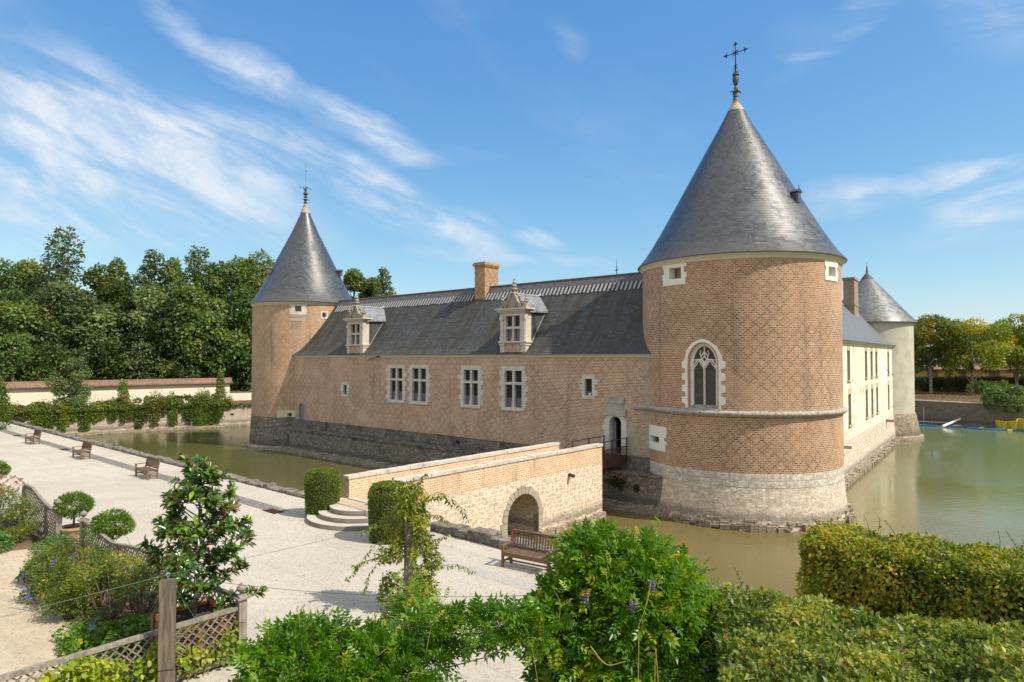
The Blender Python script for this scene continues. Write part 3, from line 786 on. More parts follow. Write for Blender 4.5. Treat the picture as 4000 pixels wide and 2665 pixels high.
# small roof light high on the cone, right of the cross
rl = MB(); rr = 3.6
rl.box(-0.19, 0.19, -0.30, 0.6, 17.1, 17.7); rl.prism([(-0.28, 17.7), (0.28, 17.7), (0, 17.88)], -0.38, 0.9, 'y')
rl.tube([(0, -0.3, 17.84), (0, -0.3, 18.1)], [.025, .012], 6)
rl.bend(D2R(55), rr)
rlo = rl.build('roof_hatch', M['slate_c'], t1)
mb = MB(); mb.box(-0.12, 0.12, -0.325, -0.285, 17.16, 17.64); mb.bend(D2R(55), rr); mb.build('hatch_shutter', M['lead_d'], rlo)
slot(t1, T1R, D2R(-36.5), 12.62, 13.92, 1.68, 12.95, 13.56, 0.82, M['lime_new'], off=0.1)
slot(t1, T1R, D2R(58.8), 12.72, 13.8, 1.5, 12.95, 13.46, 0.82, M['lime_new'])
slot(t1, T1R, D2R(-53), 3.5, 4.85, 1.95, 3.9, 4.26, 1.0, M['lime_new'], off=-0.15)
def finial1(parent):
    f = MB().lathe([(.21, 23.84), (.14, 24.16), (.12, 24.18), (.17, 24.22), (.16, 24.26), (.11, 24.3), (.11, 24.44), (.19, 24.5), (.14, 24.56), (.10, 24.62), (.12, 24.72), (.09, 24.78), (.07, 24.84),
                    (.10, 24.9), (.17, 25.1), (.19, 25.28), (.16, 25.4), (.13, 25.44), (.20, 25.5), (.20, 25.56), (.12, 25.6), (.03, 25.66)], 24)
    for k in range(4):
        a = k * PI / 2 + .5
        f.tube([(.1 * math.cos(a), .1 * math.sin(a), 24.5), (.26 * math.cos(a), .26 * math.sin(a), 24.56), (.33 * math.cos(a), .33 * math.sin(a), 24.42)], [.045, .05, .03], 6)
    return f.build('finial', M['bronze'], parent, smooth=40)
finial1(t1)
def cross(parent):
    c = MB(); ang = D2R(-26)
    A = Vector((math.cos(ang), math.sin(ang), 0)); zc = 26.86
    c.tube([(0, 0, 25.6), (0, 0, 26.2), (0, 0, 27.35)], [.05, .032, .024], 8)
    c.tube([A * -.56 + Vector((0, 0, zc)), A * .56 + Vector((0, 0, zc))], .026, 8)
    def fleur(p, d):
        n = A if abs(d.z) > .5 else Vector((0, 0, 1))
        c.tube([p - d * .02, p + d * .06, p + d * .13, p + d * .24], [.02, .052, .045, .004], 8)
        for sg in (1, -1):
            c.tube([p - d * .05, p + n * sg * .07 + d * .03, p + n * sg * .12 + d * .02, p + n * sg * .13 - d * .05], [.015, .026, .03, .012], 6)
    fleur(Vector((0, 0, 27.35)), Vector((0, 0, 1)))
    fleur(A * .56 + Vector((0, 0, zc)), A); fleur(A * -.56 + Vector((0, 0, zc)), -A)
    for sx in (1, -1):
        for sz in (1, -1):
            q = Vector((0, 0, zc)); u = Vector((0, 0, sz))
            c.tube([q, q + A * sx * .09 + u * .06, q + A * sx * .17 + u * .17], .012, 5)
            c.tube([q, q + A * sx * .05 + u * .12, q + A * sx * .15 + u * .15], .012, 5)
            c.tube([q, q + A * sx * .13 + u * .03, q + A * sx * .17 + u * .11], .012, 5)
        # lyre scrolls at the foot
        q = Vector((0, 0, 25.62))
        c.tube([q + A * sx * (.03), q + A * sx * .1 + Vector((0, 0, .04)), q + A * sx * .08 + Vector((0, 0, .12)), q + A * sx * .03 + Vector((0, 0, .08))], .013, 5)
        c.tube([q + A * sx * .03, q + A * sx * .17 + Vector((0, 0, .06)), q + A * sx * .15 + Vector((0, 0, .2)), q + A * sx * .04 + Vector((0, 0, .38)), q + A * sx * .05 + Vector((0, 0, .5)),
                q + A * sx * .12 + Vector((0, 0, .5)), q + A * sx * .13 + Vector((0, 0, .42))], .015, 5)
    return c.build('iron_cross', M['iron'], parent, smooth=50)
cross(t1)

def gothic_window(parent):
    R = T1R; w_in, zb = 0.64, 6.2
    inner = gothic(w_in, zb, 8.38, 9.30)
    face_in = gothic(0.85, 6.05, 8.45, 9.50)
    n = len(inner)
    outer = []
    base = gothic(0.97, 5.98, 8.45, 9.66)
    S = MB()
    # resample all three outlines by index so that strips can be stitched; straight jambs get extra points for the toothed edge
    def dense(poly):
        out = []
        m = 40
        (x0, z0), (x1, z1) = poly[0], poly[1]
        out += [(x0 + (x1 - x0) * i / m, z0 + (z1 - z0) * i / m) for i in range(m)]
        out += poly[1:-2]
        (x0, z0), (x1, z1) = poly[-2], poly[-1]
        out += [(x0 + (x1 - x0) * i / m, z0 + (z1 - z0) * i / m) for i in range(m + 1)]
        return out
    di, df, db = dense(inner), dense(face_in), dense(base)
    do = []
    for k, (x, z) in enumerate(db):
        if z < 8.55:
            tooth = ((z - 5.98) % 0.62) > 0.30
            x = x + (0.2 if tooth else 0.0) * (1 if x > 0 else -1)
        elif abs(x) > .05:
            x *= 1.03 + (0.05 if k % 5 < 2 else 0)
        do.append((x, z))
    N = len(di)
    def ring(poly, y): return S.add([(x, y, z) for x, z in poly])
    ro, rf, rg, rs, ri, rb = ring(do, -.03), ring(df, -.03), ring([(x * .955, z if z > 8.4 else z + .0) for x, z in df], .05), ring([((a[0] * .35 + b_[0] * .65), a[1] * .35 + b_[1] * .65) for a, b_ in zip(df, di)], .24), ring(di, .28), ring(di, .42)
    rw = ring(do, .03)
    for A_, B_ in ((rw, ro), (ro, rf), (rf, rg), (rg, rs), (rs, ri), (ri, rb)):
        for k in range(N - 1): S.face([A_ + k, A_ + k + 1, B_ + k + 1, B_ + k])
    S.bend(PH, R)
    wo = S.build('church_window', M['lime_new'], parent)
    s = MB(); s.prism([(-.12, 5.92), (-.12, 5.98), (.45, 6.26), (.45, 5.92)], -.86, .86, 'x'); s.bend(PH, R); s.build('window_sill', M['string'], wo)
    g = MB(); g.prism([(x * 1.02, z) for x, z in inner], .35, .40, 'y'); g.bend(PH, R); g.build('glass_pane', M['glass_g'], wo)
    t = MB()
    def bar(pts, r=.035):
        t.tube([(x, .31, z) for x, z in pts], r, 6)
    t.box(-.045, .045, .25, .38, 6.2, 8.25)
    for sx in (-1, 1):
        c = sx * w_in / 2
        # trefoil-headed lancet
        bar([(sx * .04, 8.12), (c - sx * .18, 8.27), (c - sx * .12, 8.3), (c - sx * .09, 8.42), (c, 8.5), (c + sx * .09, 8.42), (c + sx * .12, 8.3), (c + sx * .2, 8.27), (sx * .62, 8.12)], .03)
        bar([(0, 8.2), (sx * .1, 8.36), (c - sx * .06, 8.56), (c + sx * .1, 8.55), (sx * .58, 8.35), (sx * .63, 8.2)], .038)
        bar([(0, 8.3), (sx * .06, 8.45), (sx * .16, 8.58), (c + sx * .02, 8.58), (sx * .6, 8.55)], .035)
        bar([(0, 8.35), (sx * .04, 8.47), (sx * .13, 8.58), (sx * .04, 8.7), (0, 8.82)], .038)
        bar([(sx * .16, 8.58), (sx * .2, 8.75), (sx * .12, 8.85), (sx * .04, 8.95), (0, 9.0)], .036)
        bar([(sx * .2, 8.75), (sx * .26, 8.9), (sx * .2, 9.0), (sx * .24, 9.06)], .03)
    bar([(0, 8.82), (0, 9.25)], .035)
    t.bend(PH, R); t.build('tracery', M['lime_new'], wo)
    y = MB(); y.tube([(0, .235, 6.2), (0, .235, 8.2)], .028, 6); y.bend(PH, R); y.build('mullion', M['lime_y'], wo)
    return wo
gothic_window(t1)

# ---- round tower at the far left end
T2C = (-21.11, 66.11); T2R = 4.95; T2TH = math.atan2(*T2C)
t2 = thing('round_tower', 'round brick tower at the left end of the long wing with dark foot', 'tower', (*T2C, 0), -T2TH)
c2 = MB()
slotcut(c2, T2R, D2R(-6.8), 0.62, 13.0, 13.56)
mb = MB(); mb.prism([(.235 * math.cos(k * PI / 10), 12.75 + .27 * math.sin(k * PI / 10)) for k in range(20)], -.3, .5, 'y'); mb.bend(D2R(21.2), T2R); b = c2.add(mb.v)
for f in mb.f: c2.face([b + i for i in f])
slotcut(c2, T2R, D2R(-13.5), 0.45, 3.16, 3.46)
tower_wall(T2R, 3.05, 14.0).build('brick_wall', M['brick_l'], t2, smooth=30, cuts=c2)
MB().lathe([(T2R + .22, -1.0), (T2R + .17, .4), (T2R + .02, 2.9), (T2R + .01, 3.08)], 96, uvr=T2R).build('stone_base', M['rubble_d'], t2, smooth=40)  # dark rubble colour carries the tower's shaded side as well as grime
MB().lathe([(T2R + .5, -.8), (T2R + .44, .22), (T2R + .2, .36), (T2R + .1, .4)], 96, uvr=T2R).build('footing', M['skirt'], t2, smooth=30)
MB().lathe([(T2R - .02, 13.66), (T2R + .08, 13.72), (T2R + .1, 13.84), (T2R + .2, 13.96), (T2R - .1, 13.99)], 96, uvr=T2R, cap=False).build('cornice', M['corn'], t2, smooth=50)
P2 = [(5.25, 13.97), (5.25, 14.01), (4.86, 14.5), (4.5, 15.05), (3.66, 16.7), (2.5, 19.0), (1.35, 21.3), (.52, 23.2), (.44, 23.45)]
r2 = cone(P2, 96).build('slate_roof', M['slate_c'], t2, smooth=35)
MB().lathe([(.50, 23.38), (.46, 23.5), (.25, 24.0), (.26, 24.03), (.14, 24.4), (.13, 24.46)], 32).build('lead_cap', M['leadcap'], r2, smooth=40)
# tiny hatches seen against the sky on both flanks of the cone
for ph in (-72, 68):
    h = MB(); h.box(-.2, .2, -.35, .5, 16.95, 17.45); h.prism([(-.28, 17.45), (.28, 17.45), (0, 17.62)], -.4, .6, 'y'); h.bend(D2R(ph), 3.5)
    h.build('roof_hatch', M['lead_d'], t2)
fo = MB().lathe([(.13, 24.4), (.22, 24.46), (.22, 24.5), (.12, 24.54), (.12, 24.72), (.22, 24.82), (.12, 24.94), (.1, 25.1), (.17, 25.14), (.1, 25.2), (.1, 25.28), (.28, 25.4), (.26, 25.46), (.12, 25.54), (.1, 25.7), (.16, 25.8), (.1, 25.9), (.06, 26.0), (.03, 26.1), (.014, 26.2), (.011, 28.45)], 16)
for k in range(4):
    a = k * PI / 2 + .35; ca, sa = math.cos(a), math.sin(a)
    fo.tube([(.05 * ca, .05 * sa, 25.85), (.25 * ca, .25 * sa, 26.05), (.48 * ca, .48 * sa, 26.05), (.52 * ca, .52 * sa, 25.94)], [.035, .03, .03, .07], 6)
    fo.tube([(.1 * ca, .1 * sa, 24.8), (.3 * ca, .3 * sa, 24.84), (.34 * ca, .34 * sa, 24.76)], [.03, .04, .05], 6)
    fo.tube([(.1 * ca, .1 * sa, 25.0), (.26 * ca, .26 * sa, 25.14)], [.02, .015], 5)
fo.tube([(0.02, 0, 27.7), (.1, 0, 27.76), (.03, 0, 27.82)], [.015, .04, .015], 6)
fo.build('finial', M['bronze'], t2, smooth=40)
slot(t2, T2R, D2R(-6.8), 12.72, 13.82, 1.6, 13.02, 13.55, .6, M['lime'])
mb = MB()
ringo = [(.235 * math.cos(k * PI / 12), 12.75 + .265 * math.sin(k * PI / 12)) for k in range(24)]
sq = []
for x, z in ringo:
    k = max(abs(x) / .36, abs(z - 12.75) / .37); sq.append((x / k, 12.75 + (z - 12.75) / k))
a = mb.add([(x, -.03, z) for x, z in sq]); bq = mb.add([(x * .95, -.03, z) for x, z in ringo]); cq = mb.add([(x * .95, .3, z) for x, z in ringo]); dq = mb.add([(x, .03, z) for x, z in sq])
for k in range(24):
    l = (k + 1) % 24
    mb.face([dq + k, dq + l, a + l, a + k]); mb.face([a + k, a + l, bq + l, bq + k]); mb.face([bq + k, bq + l, cq + l, cq + k])
mb.bend(D2R(21.2), T2R); mb.build('round_window', M['lime'], t2)
mb = MB()      # pale scar of old mortar below the slot
rs = random.Random(4); zz = 12.7
while zz > 9.5:
    u = (12.7 - zz) / 3.2; h = rs.uniform(.12, .22); l_ = -.62 + .5 * u + rs.uniform(-.1, .1); r_ = .5 - .48 * u + rs.uniform(-.1, .1)
    if r_ - l_ > .12: mb.cbox(l_, r_, -.012 - rs.uniform(0, .008), .1, zz - h, zz - .004)
    zz -= h
mb.bend(D2R(-8), T2R)
mb.build('pale_stone_scar', rubble_mat('scar', (.42, .31, .21), (.60, .50, .38), (.52, .40, .28), bw=.25, rh=.1, dirtamt=.3, wet=False), t2)
mb = MB(); mb.cbox(-1.15, .75, -.03, .3, 3.48, 3.72); mb.cbox(-1.15, -.75, -.035, .3, 3.05, 3.48); mb.cbox(.28, .8, -.028, .3, 3.08, 3.48); mb.cbox(-.75, -.2, -.008, .3, 3.1, 3.48); mb.bend(D2R(-15.5), T2R)
mb.build('gun_loop', M['lime_y'], t2)

# ---- rendered tower at the far end of the right wing
T3C = (40.05, 73.15); T3R = 4.4
t3 = thing('round_tower', 'pale plastered round tower at the far end of the cream wing', 'tower', (*T3C, 0), -math.atan2(*T3C))
c3 = MB(); slotcut(c3, T3R, D2R(-33), 1.15, 2.75, 3.25)
tower_wall(T3R, 2.7, 12.6).build('plaster_wall', M['plaster3'], t3, smooth=30, cuts=c3)
MB().lathe([(T3R + .62, -.8), (T3R + .55, .3), (T3R + .30, 1.6), (T3R + .12, 2.62), (T3R + .02, 2.74)], 80, uvr=T3R).build('stone_base', rubble_mat('rubble_tower3', (0.24, 0.19, 0.14), (0.50, 0.43, 0.34), (0.33, 0.26, 0.19), bw=.42, rh=.24, dirtamt=.35), t3, smooth=40)
MB().lathe([(T3R + .85, -.8), (T3R + .78, .3), (T3R + .5, .42)], 80, uvr=T3R).build('footing', M['skirt'], t3, smooth=30)
MB().lathe([(T3R - .02, 12.42), (T3R + .07, 12.48), (T3R + .1, 12.55), (T3R - .1, 12.56)], 80, uvr=T3R, cap=False).build('cornice', M['plaster3'], t3, smooth=50)
P3 = [(T3R + .35, 12.46), (T3R + .35, 12.5), (T3R - .02, 13.0), (T3R - .9, 14.0), (2.2, 15.6), (.95, 17.1), (.5, 17.6)]
r3 = cone(P3, 80).build('slate_roof', M['slate_c3'], t3, smooth=35)
MB().lathe([(.62, 17.5), (.58, 17.62), (.14, 18.15), (.1, 18.3), (.14, 18.36), (.07, 18.5), (.12, 18.6), (.06, 18.7), (.08, 18.82), (.04, 18.95), (.012, 19.4)], 24).build('lead_cap', M['lead_d'], r3, smooth=40)
mb = MB(); mb.cbox(-1.1, .9, -.06, .3, 3.25, 3.55); mb.bend(D2R(-33), T3R); mb.build('gun_slot', M['lime_y'], t3)
mb = MB(); mb.box(-.12, .12, -.75, .3, 1.45, 1.6); mb.bend(D2R(12), T3R); mb.build('water_spout', M['lime_old'], t3)
# ------------------------------------------------------------------ long brick wing (local x along the front to the right, y into the building)
FO = (7.895, 37.47); FROT = D2R(-40.0)
wing = thing('brick_wing', 'long brick range between the two towers with slate roof, cross windows and two dormers', 'building', (*FO, 0), FROT)
LX = -39.0                                              # left end buried in the far tower
cw = MB()
WINS = [(-23.06, -21.58, 5.31, 7.84), (-20.40, -18.84, 5.31, 7.84), (-14.84, -13.44, 5.31, 7.80), (-10.94, -9.44, 5.31, 7.80)]
for x0, x1, z0, z1 in WINS: cw.box(x0 - .04, x1 + .04, -.5, .45, z0 - .04, z1 + .04)
cw.box(-29.37, -28.82, -.5, .4, 5.47, 6.37); cw.box(-4.46, -3.84, -.5, .4, 6.31, 7.42)
def archpoly(x0, x1, z0, zs, rise, n=10):
    c, w = (x0 + x1) / 2, (x1 - x0) / 2
    return [(x0, z0)] + [(c - w * math.cos(PI * k / n), zs + rise * math.sin(PI * k / n)) for k in range(n + 1)] + [(x1, z0)]
cw.prism(archpoly(-2.69, -1.80, 2.9, 4.8, .40), -.5, .75, 'y')
cw.prism(archpoly(-36.22, -35.32, 2.5, 4.1, .33), -.5, .25, 'y')
mb = MB(); mb.box(LX, .4, 0, 7.6, 2.94, 8.86)
mb.build('brick_wall', M['brick_f'], wing, cuts=cw)
# dark plinth and lower terrace ledge
mb = MB(); mb.box(LX, .6, -.05, 7.5, -.5, 2.94)
c = MB(); c.box(-15.62, -15.2, -.5, .5, 2.38, 2.68); mb.build('plinth', M['plinth_d'], wing, cuts=c)
mb = MB(); mb.box(LX + 2.6, 1.2, -.86, -.04, -.5, 2.02); led = mb.build('ledge', M['rubble_d'], wing)
mb = MB()
x = LX + 2.6
while x < 1.2:
    L = random.uniform(.7, 1.25); mb.box(x + .01, min(x + L, 1.2), -.95 - random.uniform(0, .04), -.04, 2.022, 2.14 + random.uniform(-.02, .02)); x += L
mb.build('coping_stones', M['plinth_d'], led)
sk = MB(); x = LX + 1.5
while x < .9:
    L = random.uniform(.35, .6)
    sk.box(x + .01, x + L, -1.28 - random.uniform(0, .08), -.87, -.6, .22 + random.uniform(-.04, .04)); sk.box(x + .02, x + L, -1.12 - random.uniform(0, .05), -.865, .2, .42 + random.uniform(-.05, .06)); x += L
sk.build('footing', M['skirt'], wing)
# moss patches and eaves course
mb = MB(); mb.box(LX, .3, -.10, .3, 8.80, 8.93); mb.box(LX, .3, -.05, .3, 8.70, 8.797); mb.build('eaves_course', M['corn'], wing)
def mound(name, cx, cz, w, h, n, parent):
    P = np.stack([cx + RNG.normal(size=n) * w, np.full(n, -.88) - RNG.random(n) * .06, cz + RNG.normal(size=n) * h], 1)
    N = np.tile([0, -1, 0.2], (n, 1)); T = norm(RNG.normal(size=(n, 3)) + [0, -.3, -.8])
    return leafmesh(name, P, T, N, RNG.uniform(.05, .11, n), .8, RNG.random(n) * .4, M['moss'], parent)
M['moss'] = leaf_mat('moss', [(0, (.03, .028, .008)), (1, (.10, .085, .02))], .1, .9)
# roof with a slight kick at the eaves
RP = [(-.22, 8.90), (.25, 9.30), (.9, 10.08), (1.9, 11.42), (3.83, 14.10), (5.8, 11.42), (7.8, 8.90)]
mb = MB(); mb.prism(RP, LX, 1.3, 'x'); roof = mb.build('slate_roof', M['slate_m'], wing)
mb = MB(); mb.prism([(3.45, 13.62), (3.83, 14.17), (4.2, 13.62), (3.83, 14.06)], LX + 3, .9, 'x')
mb.tube([(LX + 3, 3.83, 14.17), (.9, 3.83, 14.17)], .075, 8); mb.build('ridge_lead', M['lead_d'], roof)
mb = MB(); x = LX + 4
sl = Vector((0, -1.93, -2.68)).normalized(); nn = Vector((0, -sl.z, sl.y)) * -1
nn = Vector((0, -.81, .585))
while x < .8:
    w = .125; y0, z0 = 3.44, 13.60
    p = Vector((x, y0, z0)) + nn * .03; q = p + sl * random.uniform(.62, .72)
    if not (-17.0 < x < -15.55): mb.bar(p, q, w, .03, up=nn)
    x += .32
mb.build('ridge_tabs', M['leadw'], roof)

def cross_window(parent, x0, x1, z0, z1, zt, zp, ox0=None, ox1=None, top=.28):
    """mullioned stone cross window: toothed surround, mullion, transom; violet casements, leaded panes"""
    s = MB(); f = -.03
    r = random.Random(int(x0 * 100))
    s.box(x0 - .30, x1 + .30, f, .30, z1, z1 + top)
    s.box(x0 - .26, x1 + .26, f - .05, .32, z0 - .21, z0 - .0)
    z = z0; k = r.randint(0, 1); nb = 7; h = (z1 - z0) / nb
    for i in range(nb):
        for sx in (0, 1):
            wide = .33 + (.17 if (i + k + sx) % 2 else 0) + r.uniform(-.02, .03)
            a, b_ = (x0 - wide, x0) if sx == 0 else (x1, x1 + wide)
            s.box(a, b_, f - r.uniform(0, .008), .30, z + .005, z + h - .005)
        z += h
    xm = (x0 + x1) / 2
    s.box(xm - .085, xm + .085, f + .02, .26, z0, z1); s.box(x0, xm - .085, f + .01, .26, zt - .08, zt + .08); s.box(xm + .085, x1, f + .01, .26, zt - .08, zt + .08)
    s.box(xm - .11, xm + .11, f - .02, .2, z0, z0 + .3)
    wo = s.build('cross_window', M['lime'], parent)
    for a, b_ in ((x0, xm - .085), (xm + .085, x1)):
        for lo, hi, pan in ((z0, zt - .08, True), (zt + .08, z1, False)):
            c = MB(); w = .055
            c.box(a, a + w, .17, .24, lo, hi); c.box(b_ - w, b_, .17, .24, lo, hi); c.box(a + w, b_ - w, .172, .238, hi - w, hi); c.box(a + w, b_ - w, .172, .238, lo, lo + w)
            zg = lo + w
            if pan and zp:
                c.box(a + w, b_ - w, .18, .23, lo + w, zp); c.box(a + .12, b_ - .12, .165, .18, lo + .13, zp - .09); zg = zp
            co = c.build('casement', M['violet'], wo)
            g = MB(); g.box(a + w, b_ - w, .20, .215, zg, hi - w); g.build('glass_pane', M['glass'], co)
    return wo
for (x0, x1, z0, z1) in WINS: cross_window(wing, x0, x1, z0, z1, 6.93, 5.95)

def small_window(parent, x0, x1, z0, z1, band):
    s = MB(); f = -.03; r = random.Random(int(x0 * 77))
    s.box(x0 - .2, x1 + .2, f, .28, z1, z1 + .24); s.box(x0 - .2, x1 + .2, f, .28, z0 - .2, z0)
    zm = (z0 + z1) / 2; h = (z1 - z0) / 3
    for i in range(3):
        for sx in (0, 1):
            wd = .22 + (.18 if (i + sx) % 2 else 0.0)
            a, b_ = (x0 - wd, x0) if sx == 0 else (x1, x1 + wd)
            s.box(a, b_, f - r.uniform(0, .008), .28, z0 + i * h + .004, z0 + (i + 1) * h - .004)
    wo = s.build('small_window', M['lime'], parent)
    c = MB(); w = .045
    c.box(x0, x0 + w, .14, .2, z0, z1); c.box(x1 - w, x1, .14, .2, z0, z1); c.box(x0 + w, x1 - w, .142, .198, z1 - w, z1); c.box(x0 + w, x1 - w, .142, .198, z0, z0 + band)
    co = c.build('casement', M['violet'], wo)
    g = MB(); g.box(x0 + w, x1 - w, .17, .185, z0 + band, z1 - w); g.build('glass_pane', M['glass'], co)
    return wo
small_window(wing, -29.33, -28.86, 5.51, 6.33, .05)
sw = small_window(wing, -4.42, -3.88, 6.35, 7.38, .22)
mb = MB(); mb.lathe([(.001, -.075), (.05, -.06), (.075, 0), (.05, .06), (.001, .075)], 12, c=(0, 0)); mb.v = [(x - 3.98, y - .12, z + 6.42) for x, y, z in mb.v]
mb.box(-4.0, -3.96, -.12, .1, 6.48, 6.52); mb.build('security_camera', M['pvc'], sw, smooth=50)
# moat door in an arched stone surround with a worn stone head above
s = MB(); f = -.04
out = archpoly(-3.05, -1.46, 2.94, 4.75, .62); inn = archpoly(-2.65, -1.84, 2.94, 4.8, .37)
def archring(s, out, inn, y0, y1):
    n = len(out)
    A_ = s.add([(x, y0, z) for x, z in out]); B_ = s.add([(x, y0, z) for x, z in inn]); C_ = s.add([(x, y1, z) for x, z in inn]); D_ = s.add([(x, y0 + .08, z) for x, z in out])
    for k in range(n - 1):
        s.face([A_ + k, A_ + k + 1, B_ + k + 1, B_ + k]); s.face([B_ + k, B_ + k + 1, C_ + k + 1, C_ + k]); s.face([D_ + k, D_ + k + 1, A_ + k + 1, A_ + k])
archring(s, out, inn, f, .5)
s.box(-3.2, -3.05, f + .01, .2, 3.5, 3.95); s.box(-3.16, -3.05, f + .012, .2, 4.3, 4.62)
dr = s.build('moat_door', M['lime'], wing)
s = MB(); s.box(-2.9, -1.62, -.10, .1, 5.95, 6.35); s.box(-2.8, -1.72, -.06, .1, 5.62, 5.945); s.box(-3.02, -1.5, -.12, .1, 5.22, 5.615); s.build('carved_head', stone_mat('worn_head', (.52, .47, .40), var=.35, dirt=.6, scale=3, bump=1.2), dr)
mb = MB(); mb.prism(archpoly(-2.64, -2.44, 2.94, 4.78, .1), .40, .46, 'y'); mb.build('door_leaf', M['violet_d'], dr)
mb = MB(); mb.box(-2.8, -1.7, .70, .74, 2.94, 5.3); mb.build('dark_hall', M['dark'], dr)
# violet postern door next to the far tower
s = MB(); archring(s, archpoly(-36.55, -35.0, 2.5, 4.1, .45), archpoly(-36.19, -35.35, 2.5, 4.1, .3), -.03, .2)
s.box(-34.998, -34.6, -.02, .1, 2.95, 3.4); s.box(-34.998, -34.8, -.02, .1, 3.9, 4.3); s.box(-36.8, -36.552, -.02, .1, 3.6, 4.6)
pd = s.build('postern_door', M['lime_patch'], wing)
mb = MB(); mb.prism(archpoly(-36.18, -35.36, 2.52, 4.1, .29), .12, .17, 'y'); mb.box(-36.18, -35.36, .10, .118, 3.48, 3.54); mb.build('door_leaf', M['violet_d'], pd)
# stone corner work beside the great tower, and the end of the string course
q = MB(); z = 3.0; k = 0
rr_ = random.Random(5)
while z < 8.6:
    h = rr_.uniform(.3, .5); w = (.6 if k % 2 else .3) + rr_.uniform(-.06, .1)
    if 5.55 < z + h and z < 6.0: pass
    q.box(-w, .35, -.022 - rr_.uniform(0, .01), .2, z + .004, min(z + h, 8.68) - .004); z += h; k += 1
q.build('corner_quoins', M['lime_patch'], wing)
s = MB(); s.box(-1.58, -.6, -.016, .1, 2.96, 4.85); s.build('stone_patch', M['lime_patch'], wing)
s = MB(); s.prism([(-.02, 5.62), (-.14, 5.68), (-.2, 5.8), (-.14, 5.9), (-.02, 5.93)], -.95, .3, 'x'); s.build('string_course', M['string'], wing)
mb = MB(); mb.bar((-24.4, .05, 8.84), (-24.9, -.85, 8.45), .12, .10); mb.build('water_spout', M['rust'], wing)
tag(mound('moss', -1.6, 1.45, .38, .2, 500, wing), kind='stuff'); tag(mound('moss', -.35, 1.3, .1, .1, 160, wing), kind='stuff')

# chimney
mb = MB(); mb.box(-16.80, -15.73, 3.2, 4.78, 12.9, 15.72); ch = mb.build('chimney', M['brick_c'], roof)
mb = MB(); mb.box(-16.87, -15.66, 3.13, 4.85, 15.722, 15.84); mb.box(-16.93, -15.60, 3.07, 4.91, 15.842, 16.0); mb.box(-16.86, -15.67, 3.14, 4.84, 16.002, 16.09); mb.build('chimney_cap', M['brick_c'], ch)

def baluster(mb, x, y, z, h, r=.16):
    pr = [(r * 1.0, 0), (r * 1.0, .07 * h), (r * .5, .12 * h), (r * .62, .2 * h), (r * 1.05, .3 * h), (r * 1.0, .36 * h), (r * .4, .42 * h), (r * .85, .5 * h), (r * .8, .55 * h), (r * .36, .62 * h), (r * .62, .74 * h), (r * .5, .82 * h), (r * .22, .88 * h), (r * .34, .93 * h), (r * .28, 1.0 * h)]
    mb.lathe([(a, z + b_) for a, b_ in pr], 12, c=(x, y))

